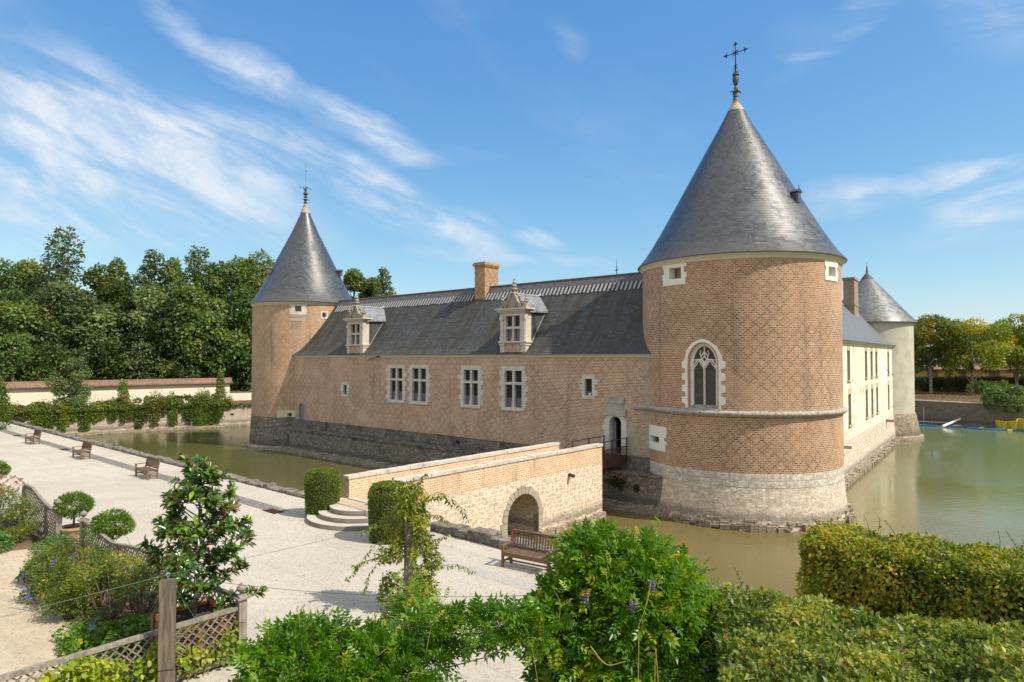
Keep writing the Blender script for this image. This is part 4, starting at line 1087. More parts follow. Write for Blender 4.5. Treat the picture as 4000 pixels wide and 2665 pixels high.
def dormer(xc):
    f = -.06
    s = MB()
    s.box(-1.12, -.74, f, .5, 8.95, 9.68); s.box(.74, 1.12, f, .5, 8.95, 9.68)            # lower piers
    s.box(-1.17, -.70, f - .05, .48, 9.5, 9.68); s.box(.70, 1.17, f - .05, .48, 9.5, 9.68)
    s.box(-1.24, 1.24, f - .10, .52, 9.685, 9.80)                                          # sill moulding
    for sx in (-1, 1):
        a, b_ = sorted((sx * 1.12, sx * .62)); s.box(a, b_, f, .55, 9.803, 11.5)
        a, b_ = sorted((sx * 1.10, sx * .80)); s.box(a, b_, f - .07, f - .002, 9.803, 10.15); s.box(a + .03, b_ - .03, f - .05, f - .003, 10.152, 11.2); s.box(a - .02, b_ + .02, f - .09, f - .004, 11.22, 11.5)
    s.box(-1.12, 1.12, f, .55, 11.503, 11.72); s.box(-.6, .6, f - .03, f - .002, 11.52, 11.66)
    s.box(-1.2, 1.2, f - .10, .60, 11.723, 11.82); s.box(-1.3, 1.3, f - .2, .62, 11.823, 11.92); s.box(-1.4, 1.4, f - .28, .64, 11.923, 12.02)
    s.box(-.07, .07, f + .04, .26, 9.803, 11.5); s.box(-.62, -.07, f + .03, .26, 10.62, 10.78); s.box(.07, .62, f + .03, .26, 10.62, 10.78); s.box(-.1, .1, f, .2, 9.804, 10.05)
    d = s.build('dormer', M['lime_dorm'], roof)
    d.location = (xc, 0, 0)
    b = MB(); b.box(-.74, .74, f + .03, .48, 8.95, 9.684); b.build('brick_apron', M['brick_f'], d)
    p = MB()
    p.prism([(-.62, 12.023), (.62, 12.023), (.1, 13.02), (-.1, 13.02)], -.02, .3, 'y')
    for sx in (-1, 1):
        p.bar((sx * .66, -.06, 12.05), (sx * .1, -.06, 13.05), .1, .12)
        p.tube([(sx * .72, .1, 12.05), (sx * .86, .1, 12.2), (sx * .74, .1, 12.36), (sx * .6, .1, 12.5), (sx * .52, .1, 12.42)], [.09, .1, .09, .1, .05], 7)
        p.tube([(sx * .34, .1, 12.7), (sx * .46, .1, 12.82), (sx * .36, .1, 12.95), (sx * .24, .1, 12.9)], [.06, .08, .06, .04], 6)
        p.box(sx * 1.05 - .17, sx * 1.05 + .17, -.12, .3, 12.023, 12.2)
    for k in range(26):
        a = random.uniform(-.4, .4); z = random.uniform(12.1, 12.85)
        if abs(a) < .55 * (1 - (z - 12.02)) + .05:
            p.lathe([(.001, z - .05), (.05, z - .03), (.06, z), (.05, z + .03), (.001, z + .05)], 6, c=(a, -.03), cap=False)
    p.uv = {}
    pd_ = p.build('pediment', M['lime_old'], d)
    fin = MB(); baluster(fin, 0, .12, 13.0, 1.05, .22); fin.build('finial', M['lime_old'], pd_, smooth=40)
    for sx in (-1, 1):
        fin = MB(); baluster(fin, sx * 1.05, .1, 12.2, .82, .16); fin.build('finial', M['lime_old'], pd_, smooth=40)
    for a, b_ in ((-.62, -.07), (.07, .62)):
        for lo, hi, mt in ((9.82, 10.62, 'glass_d'), (10.78, 11.5, 'glass')):
            c = MB(); w = .05
            c.box(a, a + w, .15, .22, lo, hi); c.box(b_ - w, b_, .15, .22, lo, hi); c.box(a + w, b_ - w, .152, .218, hi - w, hi); c.box(a + w, b_ - w, .152, .218, lo, lo + w)
            co = c.build('casement', M['violet'], d)
            g = MB(); g.box(a + w, b_ - w, .18, .195, lo + w, hi - w); g.build('glass_pane', M[mt], co)
    k = MB()
    for sx in (-1, 1):
        k.prism([(.5, 9.2), (2.2, 11.85), (.5, 11.85)], sx * 1.08 - .03, sx * 1.08 + .03, 'x')
    k.build('slate_cheek', M['slate_d2'], d)
    # little roof: ridge running back into the main slope, tilted eaves
    r = MB()
    for sx in (-1, 1):
        v = [(0, .25, 13.02), (sx * 1.3, .25, 11.80), (sx * 1.3, 2.25, 11.86), (0, 3.02, 13.0)]
        v2 = [(x, y, z - .09) for x, y, z in v]
        b0 = r.add(v + v2)
        for fc in ((0, 1, 2, 3), (7, 6, 5, 4), (0, 4, 5, 1), (1, 5, 6, 2), (2, 6, 7, 3)): r.face([b0 + i for i in fc])
    rr2 = r.build('dormer_roof', M['slate_d'], d)
    l = MB(); l.tube([(0, .3, 13.05), (0, 2.7, 13.03), (0, 3.0, 13.16)], [.06, .06, .09], 8); l.build('ridge_lead', M['leadw'], rr2)
    l = MB()
    for sx in (-1, 1):
        l = MB()
        p0, p1 = Vector((sx * 1.14, .5, 9.62)), Vector((sx * 1.14, 2.02, 11.72)); l.bar(p0, p1, .05, .03)
        for i in range(16): l.bar(p0.lerp(p1, i / 16), p0.lerp(p1, (i + .62) / 16), .09, .05)
        l.build('lead_flashing', M['leadw'], d)
    return d
M['glass_d'] = glass_mat('dormer_lattice', base=(.05, .025, .035), lead=(.28, .26, .27), cell=.085, wd=.3)
M['slate_d2'] = slate_mat('slate_cheek', (.04, .044, .047), (.065, .07, .074), bw=.2, rh=.13, weather=.1)
dormer(-10.2); dormer(-27.66)

# ------------------------------------------------------------------ stair turret whose lead dome peeps over the ridge
tx = Vector((FO[0], FO[1], 0)) + Matrix.Rotation(FROT, 3, 'Z') @ Vector((-9.0, 11.5, 0))
st = thing('stair_turret', 'small round stair turret behind the long roof, only its lead dome and weathervane showing', 'turret', tx)
MB().lathe([(.55, 0), (.55, 14.35)], 32, uvr=.55).build('brick_wall', M['brick_f'], st, smooth=40)
MB().lathe([(.62, 14.3), (.62, 14.42)] + [(.56 * math.cos(a * PI / 2 / 8), 14.44 + .56 * math.sin(a * PI / 2 / 8)) for a in range(8)] + [(.08, 15.02), (.04, 15.12)], 28).build('lead_dome', M['lead_d'], st, smooth=50)
v = MB(); v.tube([(0, 0, 15.0), (0, 0, 16.55)], [.04, .01], 8); v.lathe([(.02, 15.2), (.08, 15.26), (.02, 15.34)], 12); v.lathe([(.02, 15.42), (.06, 15.47), (.02, 15.52)], 12)
v.bar((-.17, 0, 15.95), (.17, 0, 15.95), .02, .02); v.bar((0, -.14, 15.95), (0, .14, 15.95), .02, .02); v.prism([(-.13, 15.66), (.03, 15.74), (.15, 15.84), (.08, 15.68), (.03, 15.6)], -.012, .012, 'y')
v.build('weathervane', M['iron'], st)

# ------------------------------------------------------------------ cream rendered wing on the right
EW = (.598, .8015); WO = (22.62, 45.19)
# local x along the wing (away), local -y faces the moat on the right
cwing = thing('rendered_wing', 'cream plastered wing receding behind the great tower with rows of tall narrow windows', 'building', (*WO, 0), math.atan2(EW[1], EW[0]))
UP = [3.58, 11.61, 14.62, 17.43, 25.59, 29.15, 31.5]
LO = [3.82, 11.75, 14.78, 17.69, 25.54, 29.32]
cc = MB()
for x in UP: cc.box(x, x + 1.2, -.5, .42, 7.02, 9.2)
for x in LO: cc.box(x, x + 1.15, -.5, .42, 3.66, 5.93)
mb = MB(); mb.box(-9, 34.5, 0, 7, 2.62, 9.85); mb.build('plaster_wall', M['plaster'], cwing, cuts=cc)
mb = MB(); mb.prism([(-.30, -.8), (-.28, .3), (-.02, 2.615), (7, 2.615), (7, -.8)], -9, 34.5, 'x'); mb.build('stone_base', M['rubble_w'], cwing)
sk = MB(); x = -9
while x < 34:
    L = random.uniform(.4, .8); sk.box(x + .01, x + L, -.72 - random.uniform(0, .12), -.2, -.6, .24 + random.uniform(-.05, .05)); sk.box(x + .01, x + L, -.55 - random.uniform(0, .1), -.2, .22, .42 + random.uniform(-.06, .06)); x += L
sk.build('footing', M['skirt'], cwing)
mb = MB(); mb.prism([(-.02, 9.70), (-.10, 9.78), (-.22, 9.92), (-.22, 9.97), (.1, 9.97), (.1, 9.70)], -9, 34.6, 'x'); mb.build('eaves_cornice', M['corn'], cwing)
mb = MB(); mb.prism([(-.36, 9.93), (.35, 10.35), (3.5, 14.0), (7.2, 9.9)], -9, 34.6, 'x'); cr = mb.build('slate_roof', M['slate_r'], cwing)
mb = MB(); mb.tube([(-9, 3.5, 14.02), (33, 3.5, 14.02)], .09, 8); mb.build('ridge_lead', M['leadw'], cr)
mb = MB(); mb.box(22.9, 25.2, 2.5, 3.5, 12.6, 16.5); mb.box(22.82, 25.28, 2.42, 3.58, 16.502, 16.75); mb.box(22.85, 25.25, 2.45, 3.55, 13.9, 14.05)
mb.build('chimney', brick_mat('brick_dull', (.30, .21, .14), (.36, .26, .18), (.34, .29, .22), diaper=0, rh=.09), cr)
M['lintel'] = stone_mat('lintel_stone', (.55, .46, .32), dirt=.4); M['brownp'] = plain_mat('brown_paint', (.10, .055, .045), .7)
for lst, z0, z1 in ((UP, 7.02, 9.2), (LO, 3.66, 5.93)):
    for x in lst:
        c = MB(); w = .06
        c.box(x, x + w, .22, .298, z0, z1); c.box(x + 1.2 - w, x + 1.2, .22, .298, z0, z1); c.box(x + .57, x + .63, .222, .297, z0, z1)
        for zz in (.02, .34, .67, .98): c.box(x + w, x + 1.14, .225, .296, z0 + (z1 - z0) * zz - .025, z0 + (z1 - z0) * zz + .025)
        wo = c.build('tall_window', M['brownp'], cwing)
        g = MB(); g.box(x, x + 1.2, .30, .33, z0, z1); g.build('glass_pane', M['glass_p'], wo)
        s = MB(); s.box(x - .1, x + 1.3, -.015, .3, z1, z1 + .42); s.build('lintel', M['lintel'], wo)
        s = MB(); s.box(x - .12, x + 1.32, -.13, .3, z0 - .13, z0); s.build('window_sill', M['lintel'], wo)
s = MB(); s.box(20.95, 23.9, -.02, .1, 6.22, 8.3); s.prism([(21.2, 8.303), (23.6, 8.303), (22.7, 8.75), (22.1, 8.75)], -.018, .1, 'y'); sd = s.build('sundial', M['white'], cwing)
s = MB(); s.bar((22.4, -.02, 7.9), (22.6, -.5, 7.2), .03, .03); s.build('gnomon', M['iron'], sd)
MB().box(23.5, 23.8, -.7, .1, 2.35, 2.6).build('water_spout', M['lime_old'], cwing); MB().box(1.2, 1.45, -.6, .1, 2.25, 2.45).build('water_spout', M['lime_old'], cwing)
s = MB(); s.tube([(33.0, -.12, 9.7), (33.0, -.12, 2.7)], .07, 8); s.build('drainpipe', M['plaster3'], cwing)
# ------------------------------------------------------------------ bridge (local y towards the castle, x to the right)
BO = (4.92, 35.65); BROT = -math.atan2(.668, .744)
br = thing('stone_bridge', 'stone and brick bridge over the moat with one round arch and brick parapets', 'bridge', (*BO, 0), BROT)
c = MB(); ya, yb = -7.69, -5.46
pts = [(ya, -2), (ya, 1.2)] + [((ya + yb) / 2 - (yb - ya) / 2 * math.cos(PI * k / 16), 1.2 + 1.08 * math.sin(PI * k / 16)) for k in range(1, 16)] + [(yb, 1.2), (yb, -2)]
c.prism(pts, -4, 1, 'x')
mb = MB(); mb.box(-2.95, 0, -15.2, 0, -1.5, 2.94); mb.build('stone_wall', M['rubble_b'], br, cuts=c)
mb = MB(); R0, R1 = 1.115, 1.42; n = 15; cy = (ya + yb) / 2
for k in range(n):
    a0, a1 = PI * k / n + .012, PI * (k + 1) / n - .012
    Rj = R1 + random.uniform(-.06, .08)
    q = [(cy - R0 * math.cos(a0), 1.2 + R0 * .97 * math.sin(a0)), (cy - Rj * math.cos(a0), 1.2 + Rj * math.sin(a0)), (cy - Rj * math.cos(a1), 1.2 + Rj * math.sin(a1)), (cy - R0 * math.cos(a1), 1.2 + R0 * .97 * math.sin(a1))]
    mb.prism(q, -.3, .03 + random.uniform(0, .015), 'x')
for sy in (0, 1):
    z = .3
    while z < 1.15:
        w = random.uniform(.28, .55); h = .28
        if sy == 0: mb.box(-.3, .03, ya - w + .01, ya + .0, z, z + h - .02)
        else: mb.box(-.3, .03, yb, yb + w, z, z + h - .02)
        z += h
mb.build('arch_stones', M['lime_patch'], br)
mb = MB()
for y0, y1 in ((-5.4, .12), (-15, -7.75)):
    y = y0
    while y < y1:
        L = random.uniform(.35, .7); mb.box(-.3, .14 + random.uniform(0, .1), y + .01, min(y + L, y1), -1, .3 + random.uniform(-.05, .05)); y += L
mb.box(-2.95, .1, .002, .14, -1, .3)
mb.build('footing', M['skirt'], br)
mb = MB(); mb.box(-.34, -.004, -14.4, -.004, 2.944, 3.84); mb.build('parapet', M['brick_b'], br)
mb = MB(); mb.box(-2.946, -2.62, -14.4, -.004, 2.944, 3.72); mb.build('parapet', M['brick_b'], br)
def coping(x0, x1, z, y0, y1):
    mb = MB(); y = y0
    while y < y1:
        L = random.uniform(.8, 1.3); e = min(y + L, y1); j = random.uniform(-.012, .012)
        mb.box(x0 + j, x1 + j, y + .006, e - .006, z, z + .13 + random.uniform(-.012, .012)); y += L
    return mb.build('coping', M['coping'], br)
coping(-.38, .05, 3.842, -14.45, .03); coping(-3.0, -2.58, 3.722, -14.45, .03)
mb = MB(); mb.box(-2.62, -.34, -15.2, 0, 2.943, 2.95); mb.build('deck', M['sand'], br)
mb = MB(); mb.box(-2.62, -.34, -14.5, -14.2, 2.6, 2.98); mb.build('door_sill', M['step'], br)
mb = MB(); mb.tube([(-.2, -3.0, 2.72), (.32, -3.0, 2.66)], .09, 8); mb.build('water_spout', M['rust'], br)

# steps up to the bridge, three half-round slabs
bs = Matrix.Rotation(BROT, 3, 'Z') @ Vector((-1.47, -14.5, 0))
stp = thing('stone_steps', 'three half round stone steps leading up to the bridge', 'steps', (BO[0] + bs.x, BO[1] + bs.y, 2.4), BROT)
M['riser'] = stone_mat('riser_stone', (.24, .21, .18), dirt=.5)
for R, z0, z1 in ((2.15, -.2, .17), (1.72, .17, .34), (1.3, .34, .52)):
    MB().lathe([(R - .02, z0), (R, z0 + .02), (R, z1 - .03), (R - .02, z1)], 48, a0=PI, a1=2 * PI, cap=False).build('riser', M['riser'], stp, smooth=40)
    mb = MB(); k = mb.add([((R - .005) * math.cos(PI + PI * i / 48), (R - .005) * math.sin(PI + PI * i / 48), z1) for i in range(49)] + [(R - .005, .6, z1), (-R + .005, .6, z1)])
    mb.face([k + i for i in range(51)]); mb.build('tread', M['step'], stp)

# iron footbridge from the bridge end to the moat door (wing frame)
fb = thing('iron_footbridge', 'short rusty iron footbridge with lattice railings reaching the arched moat door', 'footbridge', (*FO, 0), FROT)
mb = MB(); mb.box(-3.0, -1.4, -4.1, -.02, 2.86, 2.93); mb.build('deck', M['rust'], fb)
mb = MB(); mb.box(-1.52, -1.4, -4.0, -.1, 2.5, 2.858); mb.box(-3.0, -2.88, -4.0, -.1, 2.5, 2.858); mb.box(-2.88, -1.52, -.5, -.35, 2.55, 2.858); mb.build('beam', M['rust'], fb)
for x in (-1.42, -2.98):
    r = MB(); y0, y1 = -3.4, -.12
    for z in (2.98, 3.5, 3.96): r.bar((x, y0, z), (x, y1, z), .04, .04)
    for k in range(3): y = y0 + (y1 - y0) * k / 2; r.bar((x, y, 2.9), (x, y, 4.02), .05, .05)
    n = 22
    for k in range(-4, n):
        for sg in (1, -1):
            ya_ = y0 + (y1 - y0) * k / n; yb_ = ya_ + .5
            z_a, z_b = (3.0, 3.5) if sg > 0 else (3.5, 3.0)
            if ya_ < y0: z_a += (z_b - z_a) * (y0 - ya_) / .5; ya_ = y0
            if yb_ > y1: z_b = z_a + (z_b - z_a) * (y1 - ya_) / (yb_ - ya_ + 1e-9); yb_ = y1
            if yb_ > ya_: r.bar((x, ya_, z_a), (x, yb_, z_b), .022, .012)
    r.build('railing', M['rust'], fb)

# ------------------------------------------------------------------ moat walls
def rough_wall(name, label, p, q, z1, mat, topmat, thick=.5, jag=.06, top=.12, zb=-1.0, step=.55, cat='wall', spout=None):
    p = Vector((p[0], p[1], 0)); q = Vector((q[0], q[1], 0)); L = (q - p).length; d = (q - p) / L
    o = thing(name, label, cat, p, math.atan2(d.y, d.x))
    # local y>0 is left of the run
    mb = MB(); mb.box(0, L, 0, thick, zb, z1); mb.build('stone_face', mat, o)
    mb = MB(); x = 0; rr = random.Random(int(L * 10))
    while x < L:
        l = rr.uniform(.6, 1.4) * step; e = min(x + l, L); j = rr.uniform(-jag, jag) * .6
        mb.box(x + .008, e - .004, -.04 + j, thick + .03 + j, z1 + .002, z1 + top + rr.uniform(-jag, jag)); x += l
    mb.build('top_stones', topmat, o)
    return o
a = edge(-70, .02); b = edge(-4.6, .02)
nw = rough_wall('retaining_wall', 'low rough stone kerb along the gravel edge of the moat left of the bridge', a, b, 2.42, M['rubble_d'], M['kerb'], thick=.45, top=.13)
a = edge(-.9, .02); b = edge(46, .02)
nw2 = rough_wall('retaining_wall', 'rough dark stone wall at the moat edge right of the bridge behind the nearest bench', a, b, 2.62, M['kerb'], M['kerb'], thick=.5, top=.12, jag=.09)
WL = Vector((C4[0] - C1[0], C4[1] - C1[1], 0)).normalized()
lw = rough_wall('retaining_wall', 'pale stone moat wall on the far left side hung with ivy', (C1[0] - WL.x * 4, C1[1] - WL.y * 4), (C1[0] + WL.x * 96, C1[1] + WL.y * 96), 2.6, M['rubble_l'], M['coping'], thick=.5, top=.12)
mb = MB(); x = 4
while x < 96:
    L = random.uniform(.6, 1.2); mb.box(x, x + L - .01, -.55 - random.uniform(0, .12), 0, -1, .26 + random.uniform(-.03, .05)); x += L
mb.build('footing', M['skirt'], lw)
mb = MB(); mb.box(28.0, 28.4, -.012, .1, 1.35, 1.6); mb.build('drain_hole', M['dark'], lw)
rw = rough_wall('retaining_wall', 'brown stone moat wall on the far right side below the park trees', (C3[0], C3[1]), (C4[0], C4[1]), 2.95, M['rubble_r'], M['coping'], thick=.5, top=.08, jag=.02)
RD = Vector((C4[0] - C3[0], C4[1] - C3[1], 0)).normalized()
mb = MB()
def rw_s(X, Y): return (Vector((X, Y, 0)) - Vector((C3[0], C3[1], 0))).dot(RD)
for X, Y in ((55.6, 84.9), (57.6, 82.0), (59.6, 79.5)):
    s_ = rw_s(X, Y); mb.box(s_, s_ + .45, -.012, .1, 1.5, 1.72)
mb.build('drain_hole', M['dark'], rw)
mb = MB(); s_ = rw_s(59.4, 79.9)
mb.prism([(s_ - .3, .1), (s_ + .35, .1), (s_ + .2, .9), (s_ + .35, 1.6), (s_ - .05, 2.2), (s_ - .2, 2.9), (s_ - .5, 2.9), (s_ - .35, 2.0), (s_ - .05, 1.3), (s_ - .35, .7)], -.015, .1, 'y')
mb.build('mortar_repair', M['lime_patch'], rw)

# cobbled gutter along the gravel
def strip(name, s0, s1, n0, n1, mat, z):
    return sheet(name, [edge(s0, n0), edge(s1, n0), edge(s1, n1), edge(s0, n1)], mat, z)
M['cobble'] = rubble_mat('cobbles', (.22, .205, .185), (.33, .31, .28), (.17, .155, .13), bw=.16, rh=.14, dirtamt=.3, wet=False, dirt=(.42, .39, .33))
strip('cobbled_gutter', -66, -7.6, -2.3, -1.62, M['cobble'], 2.409)
strip('paved_band', -.4, 30, -2.4, -1.85, gravel_mat('grey_band', (.44, .42, .38), (.38, .36, .33), (.30, .285, .26)), 2.409)
dg = thing('drain_grate', 'rusty drain grate at the near end of the cobbled gutter by the clipped bush', 'grate', (-9.75, 26.7, 2.41), math.atan2(ED.y, ED.x))
mb = MB(); 
for k in range(9): mb.box(-.42, .42, -.2 + k * .05, -.175 + k * .05, 0, .018)
mb.box(-.45, -.42, -.22, .24, 0, .02); mb.box(.42, .45, -.22, .24, 0, .02); mb.build('bars', M['rust'], dg)
for i, (s_, lab) in enumerate(((-35.3, 'rusty drain grate in the gutter by the middle of three far benches'), (-47.5, 'farthest rusty drain grate, in the gutter by the farthest bench'))):
    v = edge(s_, -2.15, 2.41); g = copy_tree(dg); g.location = v; g['label'] = lab

# ------------------------------------------------------------------ benches
def bench(label, loc, rot):
    o = thing('bench', label, 'bench', loc, rot, 'wooden garden benches along the moat')
    L = .78
    for sx in (-1, 1):
        m_ = MB(); m_.box(sx * L - .035, sx * L + .035, -.035, .035, 0, .62); m_.build('leg', M['teak'], o)
        m_ = MB(); m_.bar((sx * L, .46, 0), (sx * L, .47, .42), .07, .06, up=(0, 1, 0)); m_.bar((sx * L, .47, .40), (sx * L, .58, .98), .07, .06, up=(0, 1, 0)); m_.build('leg', M['teak'], o)
        m_ = MB(); m_.box(sx * L - .045, sx * L + .045, -.07, .5, .622, .655); m_.build('armrest', M['teak'], o); m_ = MB(); m_.box(sx * L - .02, sx * L + .02, .03, .44, .14, .19); m_.build('stretcher', M['teak'], o)
    m_ = MB()
    for k in range(6): m_.box(-L - .0, L + .0, -.02 + k * .085, .05 + k * .085, .425, .45)
    m_.build('seat', M['teakd'], o)
    m_ = MB(); m_.box(-L + .035, L - .035, -.02, .012, .33, .424); m_.box(-L + .035, L - .035, .44, .47, .33, .424); m_.box(-L + .035, L - .035, .2, .24, .14, .18)
    m_.build('seat_frame', M['teak'], o)
    m_ = MB(); m_.bar((-L, .575, .95), (L, .575, .95), .04, .09, up=(0, -.18, 1)); m_.bar((-L, .50, .52), (L, .50, .52), .04, .06, up=(0, -.18, 1))
    for k in range(15):
        x = -L + .1 + k * (2 * L - .2) / 14; m_.bar((x, .505, .54), (x, .57, .92), .045, .018, up=(0, 1, 0))
    m_.build('backrest', M['teakd'], o)
    return o
bd = math.atan2(ED.y, ED.x)
def bench_at(s, n, lab, dr=0):
    return bench(lab, edge(s, n, 2.41), bd + dr)

bench_at(-20.0, -2.79, 'wooden bench on the cobbled gutter, nearest of the three far benches to the clipped bush')
bench_at(-30.1, -2.86, 'wooden bench on the cobbled gutter in the middle between the two other far benches')
bench_at(-40.8, -2.9, 'small far wooden bench on the gutter, closest to the ivy hung wall')
bench_at(4.58, -1.23, 'large wooden bench by the bridge arch, half hidden by the wisteria', D2R(8))

# ------------------------------------------------------------------ far left garden wall and terrace
def tiled_wall(name, label, p, q, z0, z1, mat):
    p = Vector((p[0], p[1], 0)); q = Vector((q[0], q[1], 0)); L = (q - p).length; d = (q - p) / L
    o = thing(name, label, 'wall', p, math.atan2(d.y, d.x))
    mb = MB(); mb.box(0, L, 0, .45, z0, z1); mb.build('plaster_face', mat, o)
    mb = MB(); mb.prism([(-.42, z1 - .05), (-.42, z1 + .05), (.2, z1 + .62), (.85, z1 + .05), (.85, z1 - .05)], -.2, L + .25, 'x'); mb.build('tile_roof', M['tiles'], o)
    mb = MB(); x = -.2
    while x < L: mb.tube([(x, .2, z1 + .6), (x + .42, .2, z1 + .6)], [.11, .1], 7); x += .4
    mb.build('ridge_tiles', M['ridge_t'], o)
    return o
M['tiles'] = slate_mat('clay_tiles', (.17, .105, .078), (.26, .165, .12), rough=(.75, .9), bw=.22, rh=.14, weather=.6, wc=(.12, .075, .05), spec=.15)
M['ridge_t'] = plain_mat('ridge_clay', (.36, .20, .12), .85, c2=(.2, .12, .08), scale=2)
tiled_wall('garden_wall', 'long cream garden wall with a brown tiled top in front of the wood', (-66, 68.0), (-39.4, 90.9), 2.3, 5.15, M['plaster_w'])
p = Vector((-40.2, 91.4, 0)); q = Vector((-27, 99, 0)); d = (q - p).normalized()
o = thing('garden_wall', 'lower stained plaster wall just left of the far round tower', 'wall', p, math.atan2(d.y, d.x))
MB().box(0, 16, 0, .4, 2.3, 3.75).build('plaster_face', M['plaster_w'], o); MB().box(-.1, 16, -.08, .48, 3.752, 3.87).build('coping', M['lead_d'], o)

# ------------------------------------------------------------------ works in the far corner of the moat
def floats(pts, lab):
    for (x0, y0, x1, y1), l in zip(pts, lab):
        o = tag(MB().tube([(x0, y0, .05), ((x0 + x1) / 2, (y0 + y1) / 2, .06), (x1, y1, .05)], .13, 10).build('floating_boom', M['blue_f'], None, smooth=40), l, 'float', 'blue floating booms')
floats([(51.6, 83.1, 53.2, 81.7), (54.0, 81.6, 55.5, 80.2), (55.6, 79.7, 56.6, 78.3), (56.9, 78.4, 58.6, 77.5), (58.9, 77.2, 60.6, 76.5)],
       ['short blue floating boom beside the foot of the plastered tower', 'blue floating boom between the tower and the white pipe', 'blue floating boom just right of the white pipe', 'blue floating boom midway to the yellow sheet', 'blue floating boom in front of the yellow sheet'])
p0, p1 = Vector((53.4, 80.9, .12)), Vector((56.4, 82.0, .95))
tag(MB().tube([p0, p0.lerp(p1, .5), p1], [.16, .15, .1], 12).build('pipe', M['pvc'], None, smooth=40), 'long white pipe rising at a slant out of the water', 'pipe')
sc_ = thing('scaffold_frame', 'thin steel tube frame standing in the water before the brown moat wall', 'scaffold', (53.6, 84.9, 0))
mb = MB(); mb.tube([(0, 0, -.5), (0, 0, 2.2)], .045, 6); mb.build('upright', M['galv'], sc_)
mb = MB(); mb.tube([(4.0, -2.8, -.5), (4.0, -2.8, 1.6)], .03, 6); mb.build('upright', M['galv'], sc_)
mb = MB(); mb.tube([(-2.2, 1.5, .28), (4.4, -3.1, .34)], .07, 8); mb.build('long_tube', M['galv'], sc_)
mb = MB(); nx, nz = 40, 8; k = mb.add([(58.3 + 5 * i / nx, 78.6 - 5.4 * i / nx + .25 * math.sin(i * 1.1), z_) for j in range(nz + 1) for i in range(nx + 1)
    for z_ in [(.05 + (1.15 + .28 * math.exp(-((i - 12) / 3) ** 2) - .30 * math.sin(i * .28) * .6 + .3 * math.exp(-((i - 26) / 2) ** 2)) * j / nz)]])
for j in range(nz):
    for i in range(nx): a = k + j * (nx + 1) + i; mb.face([a, a + 1, a + nx + 2, a + nx + 1])
tp = thing('tarpaulin', 'bright yellow plastic sheet standing at the foot of the brown moat wall', 'sheet', (0, 0, 0))
o = mb.build('sheet', M['yellow_f'], tp, smooth=60); md = o.modifiers.new('s', 'SOLIDIFY'); md.thickness = .03
for (x, y, r_), l in zip(((56.2, 82.4, .5), (57.6, 79.9, .35), (59.3, 77.3, .65)), ('small cream float near the upper end of the white pipe', 'tiny cream float left of the yellow sheet', 'cream float lying in front of the yellow sheet')):
    mb = MB(); mb.lathe([(.02, -.08), (r_ * .8, -.05), (r_, .03), (r_ * .8, .12), (.02, .18)], 14, squash=.55); o = mb.build('buoy', M['cream_f'], None, smooth=60); o.location = (x, y, .03); tag(o, l, 'float')

# ------------------------------------------------------------------ park beyond the right moat wall
o = thing('farm_building', 'low ochre building with grey piers behind the dark clipped hedge', 'building', (86, 129, 0), D2R(-12))
MB().box(-16, 18, 0, 7, 2.5, 6.3).build('ochre_wall', M['ochre'], o)
for x in (-13, -7.5, -2.4, 2.6, 8.5, 14): MB().box(x - .9, x + .9, -.12, 0.1, 2.5, 6.3).build('stone_pier', M['rubble_r'], o)
MB().prism([(-.7, 6.25), (-.7, 6.35), (3.5, 7.2), (7.7, 6.35), (7.7, 6.25)], -16.5, 18.5, 'x').build('tile_roof', M['tiles'], o)
# ------------------------------------------------------------------ plants
L_ = {}
L_['wood'] = leaf_mat('wood_leaves', [(0, (.032, .066, .018)), (.4, (.085, .152, .036)), (.75, (.145, .22, .056)), (1, (.25, .29, .07))], .4)
L_['woodb'] = leaf_mat('bluish_leaves', [(0, (.038, .068, .028)), (.5, (.105, .16, .058)), (1, (.20, .26, .10))], .4)
L_['dark'] = leaf_mat('dark_leaves', [(0, (.014, .032, .006)), (.5, (.04, .075, .012)), (1, (.13, .16, .024))], .3)
L_['park'] = leaf_mat('autumn_leaves', [(0, (.045, .085, .012)), (.4, (.14, .21, .025)), (.78, (.30, .34, .04)), (1, (.46, .36, .035))], .45)
L_['parkb'] = leaf_mat('brown_leaves', [(0, (.05, .08, .014)), (.5, (.15, .18, .03)), (1, (.30, .24, .05))], .42)
L_['hedge'] = leaf_mat('hornbeam_leaves', [(0, (0.056, 0.101, 0.013)), (.35, (0.135, 0.203, 0.023)), (.7, (0.281, 0.315, 0.036)), (.9, (0.473, 0.405, 0.045)), (1, (0.270, 0.135, 0.045))], 0.45, .4)
L_['hedgeb'] = leaf_mat('arbour_leaves', [(0, (0.048, 0.091, 0.017)), (.4, (0.130, 0.197, 0.030)), (.75, (0.250, 0.307, 0.054)), (.92, (0.365, 0.355, 0.069)), (1, (0.269, 0.144, 0.054))], 0.45, .38)
L_['wist'] = leaf_mat('wisteria_leaves', [(0, (0.027, 0.085, 0.005)), (.4, (0.073, 0.186, 0.008)), (.8, (0.169, 0.306, 0.015)), (.93, (0.362, 0.418, 0.023)), (1, (0.475, 0.317, 0.034))], 0.45, .35, .45)
L_['flower'] = leaf_mat('wisteria_flowers', [(0, (.16, .11, .34)), (1, (.34, .26, .58))], .3)
L_['blue'] = leaf_mat('blue_flowers', [(0, (.06, .07, .42)), (1, (.16, .18, .68))], .3)
L_['box'] = leaf_mat('box_leaves', [(0, (0.062, 0.106, 0.010)), (.5, (0.131, 0.188, 0.018)), (1, (0.237, 0.275, 0.035))], 0.30)
L_['thuja'] = leaf_mat('ball_leaves', [(0, (0.037, 0.081, 0.008)), (.5, (0.094, 0.181, 0.015)), (1, (0.188, 0.300, 0.030))], 0.30)
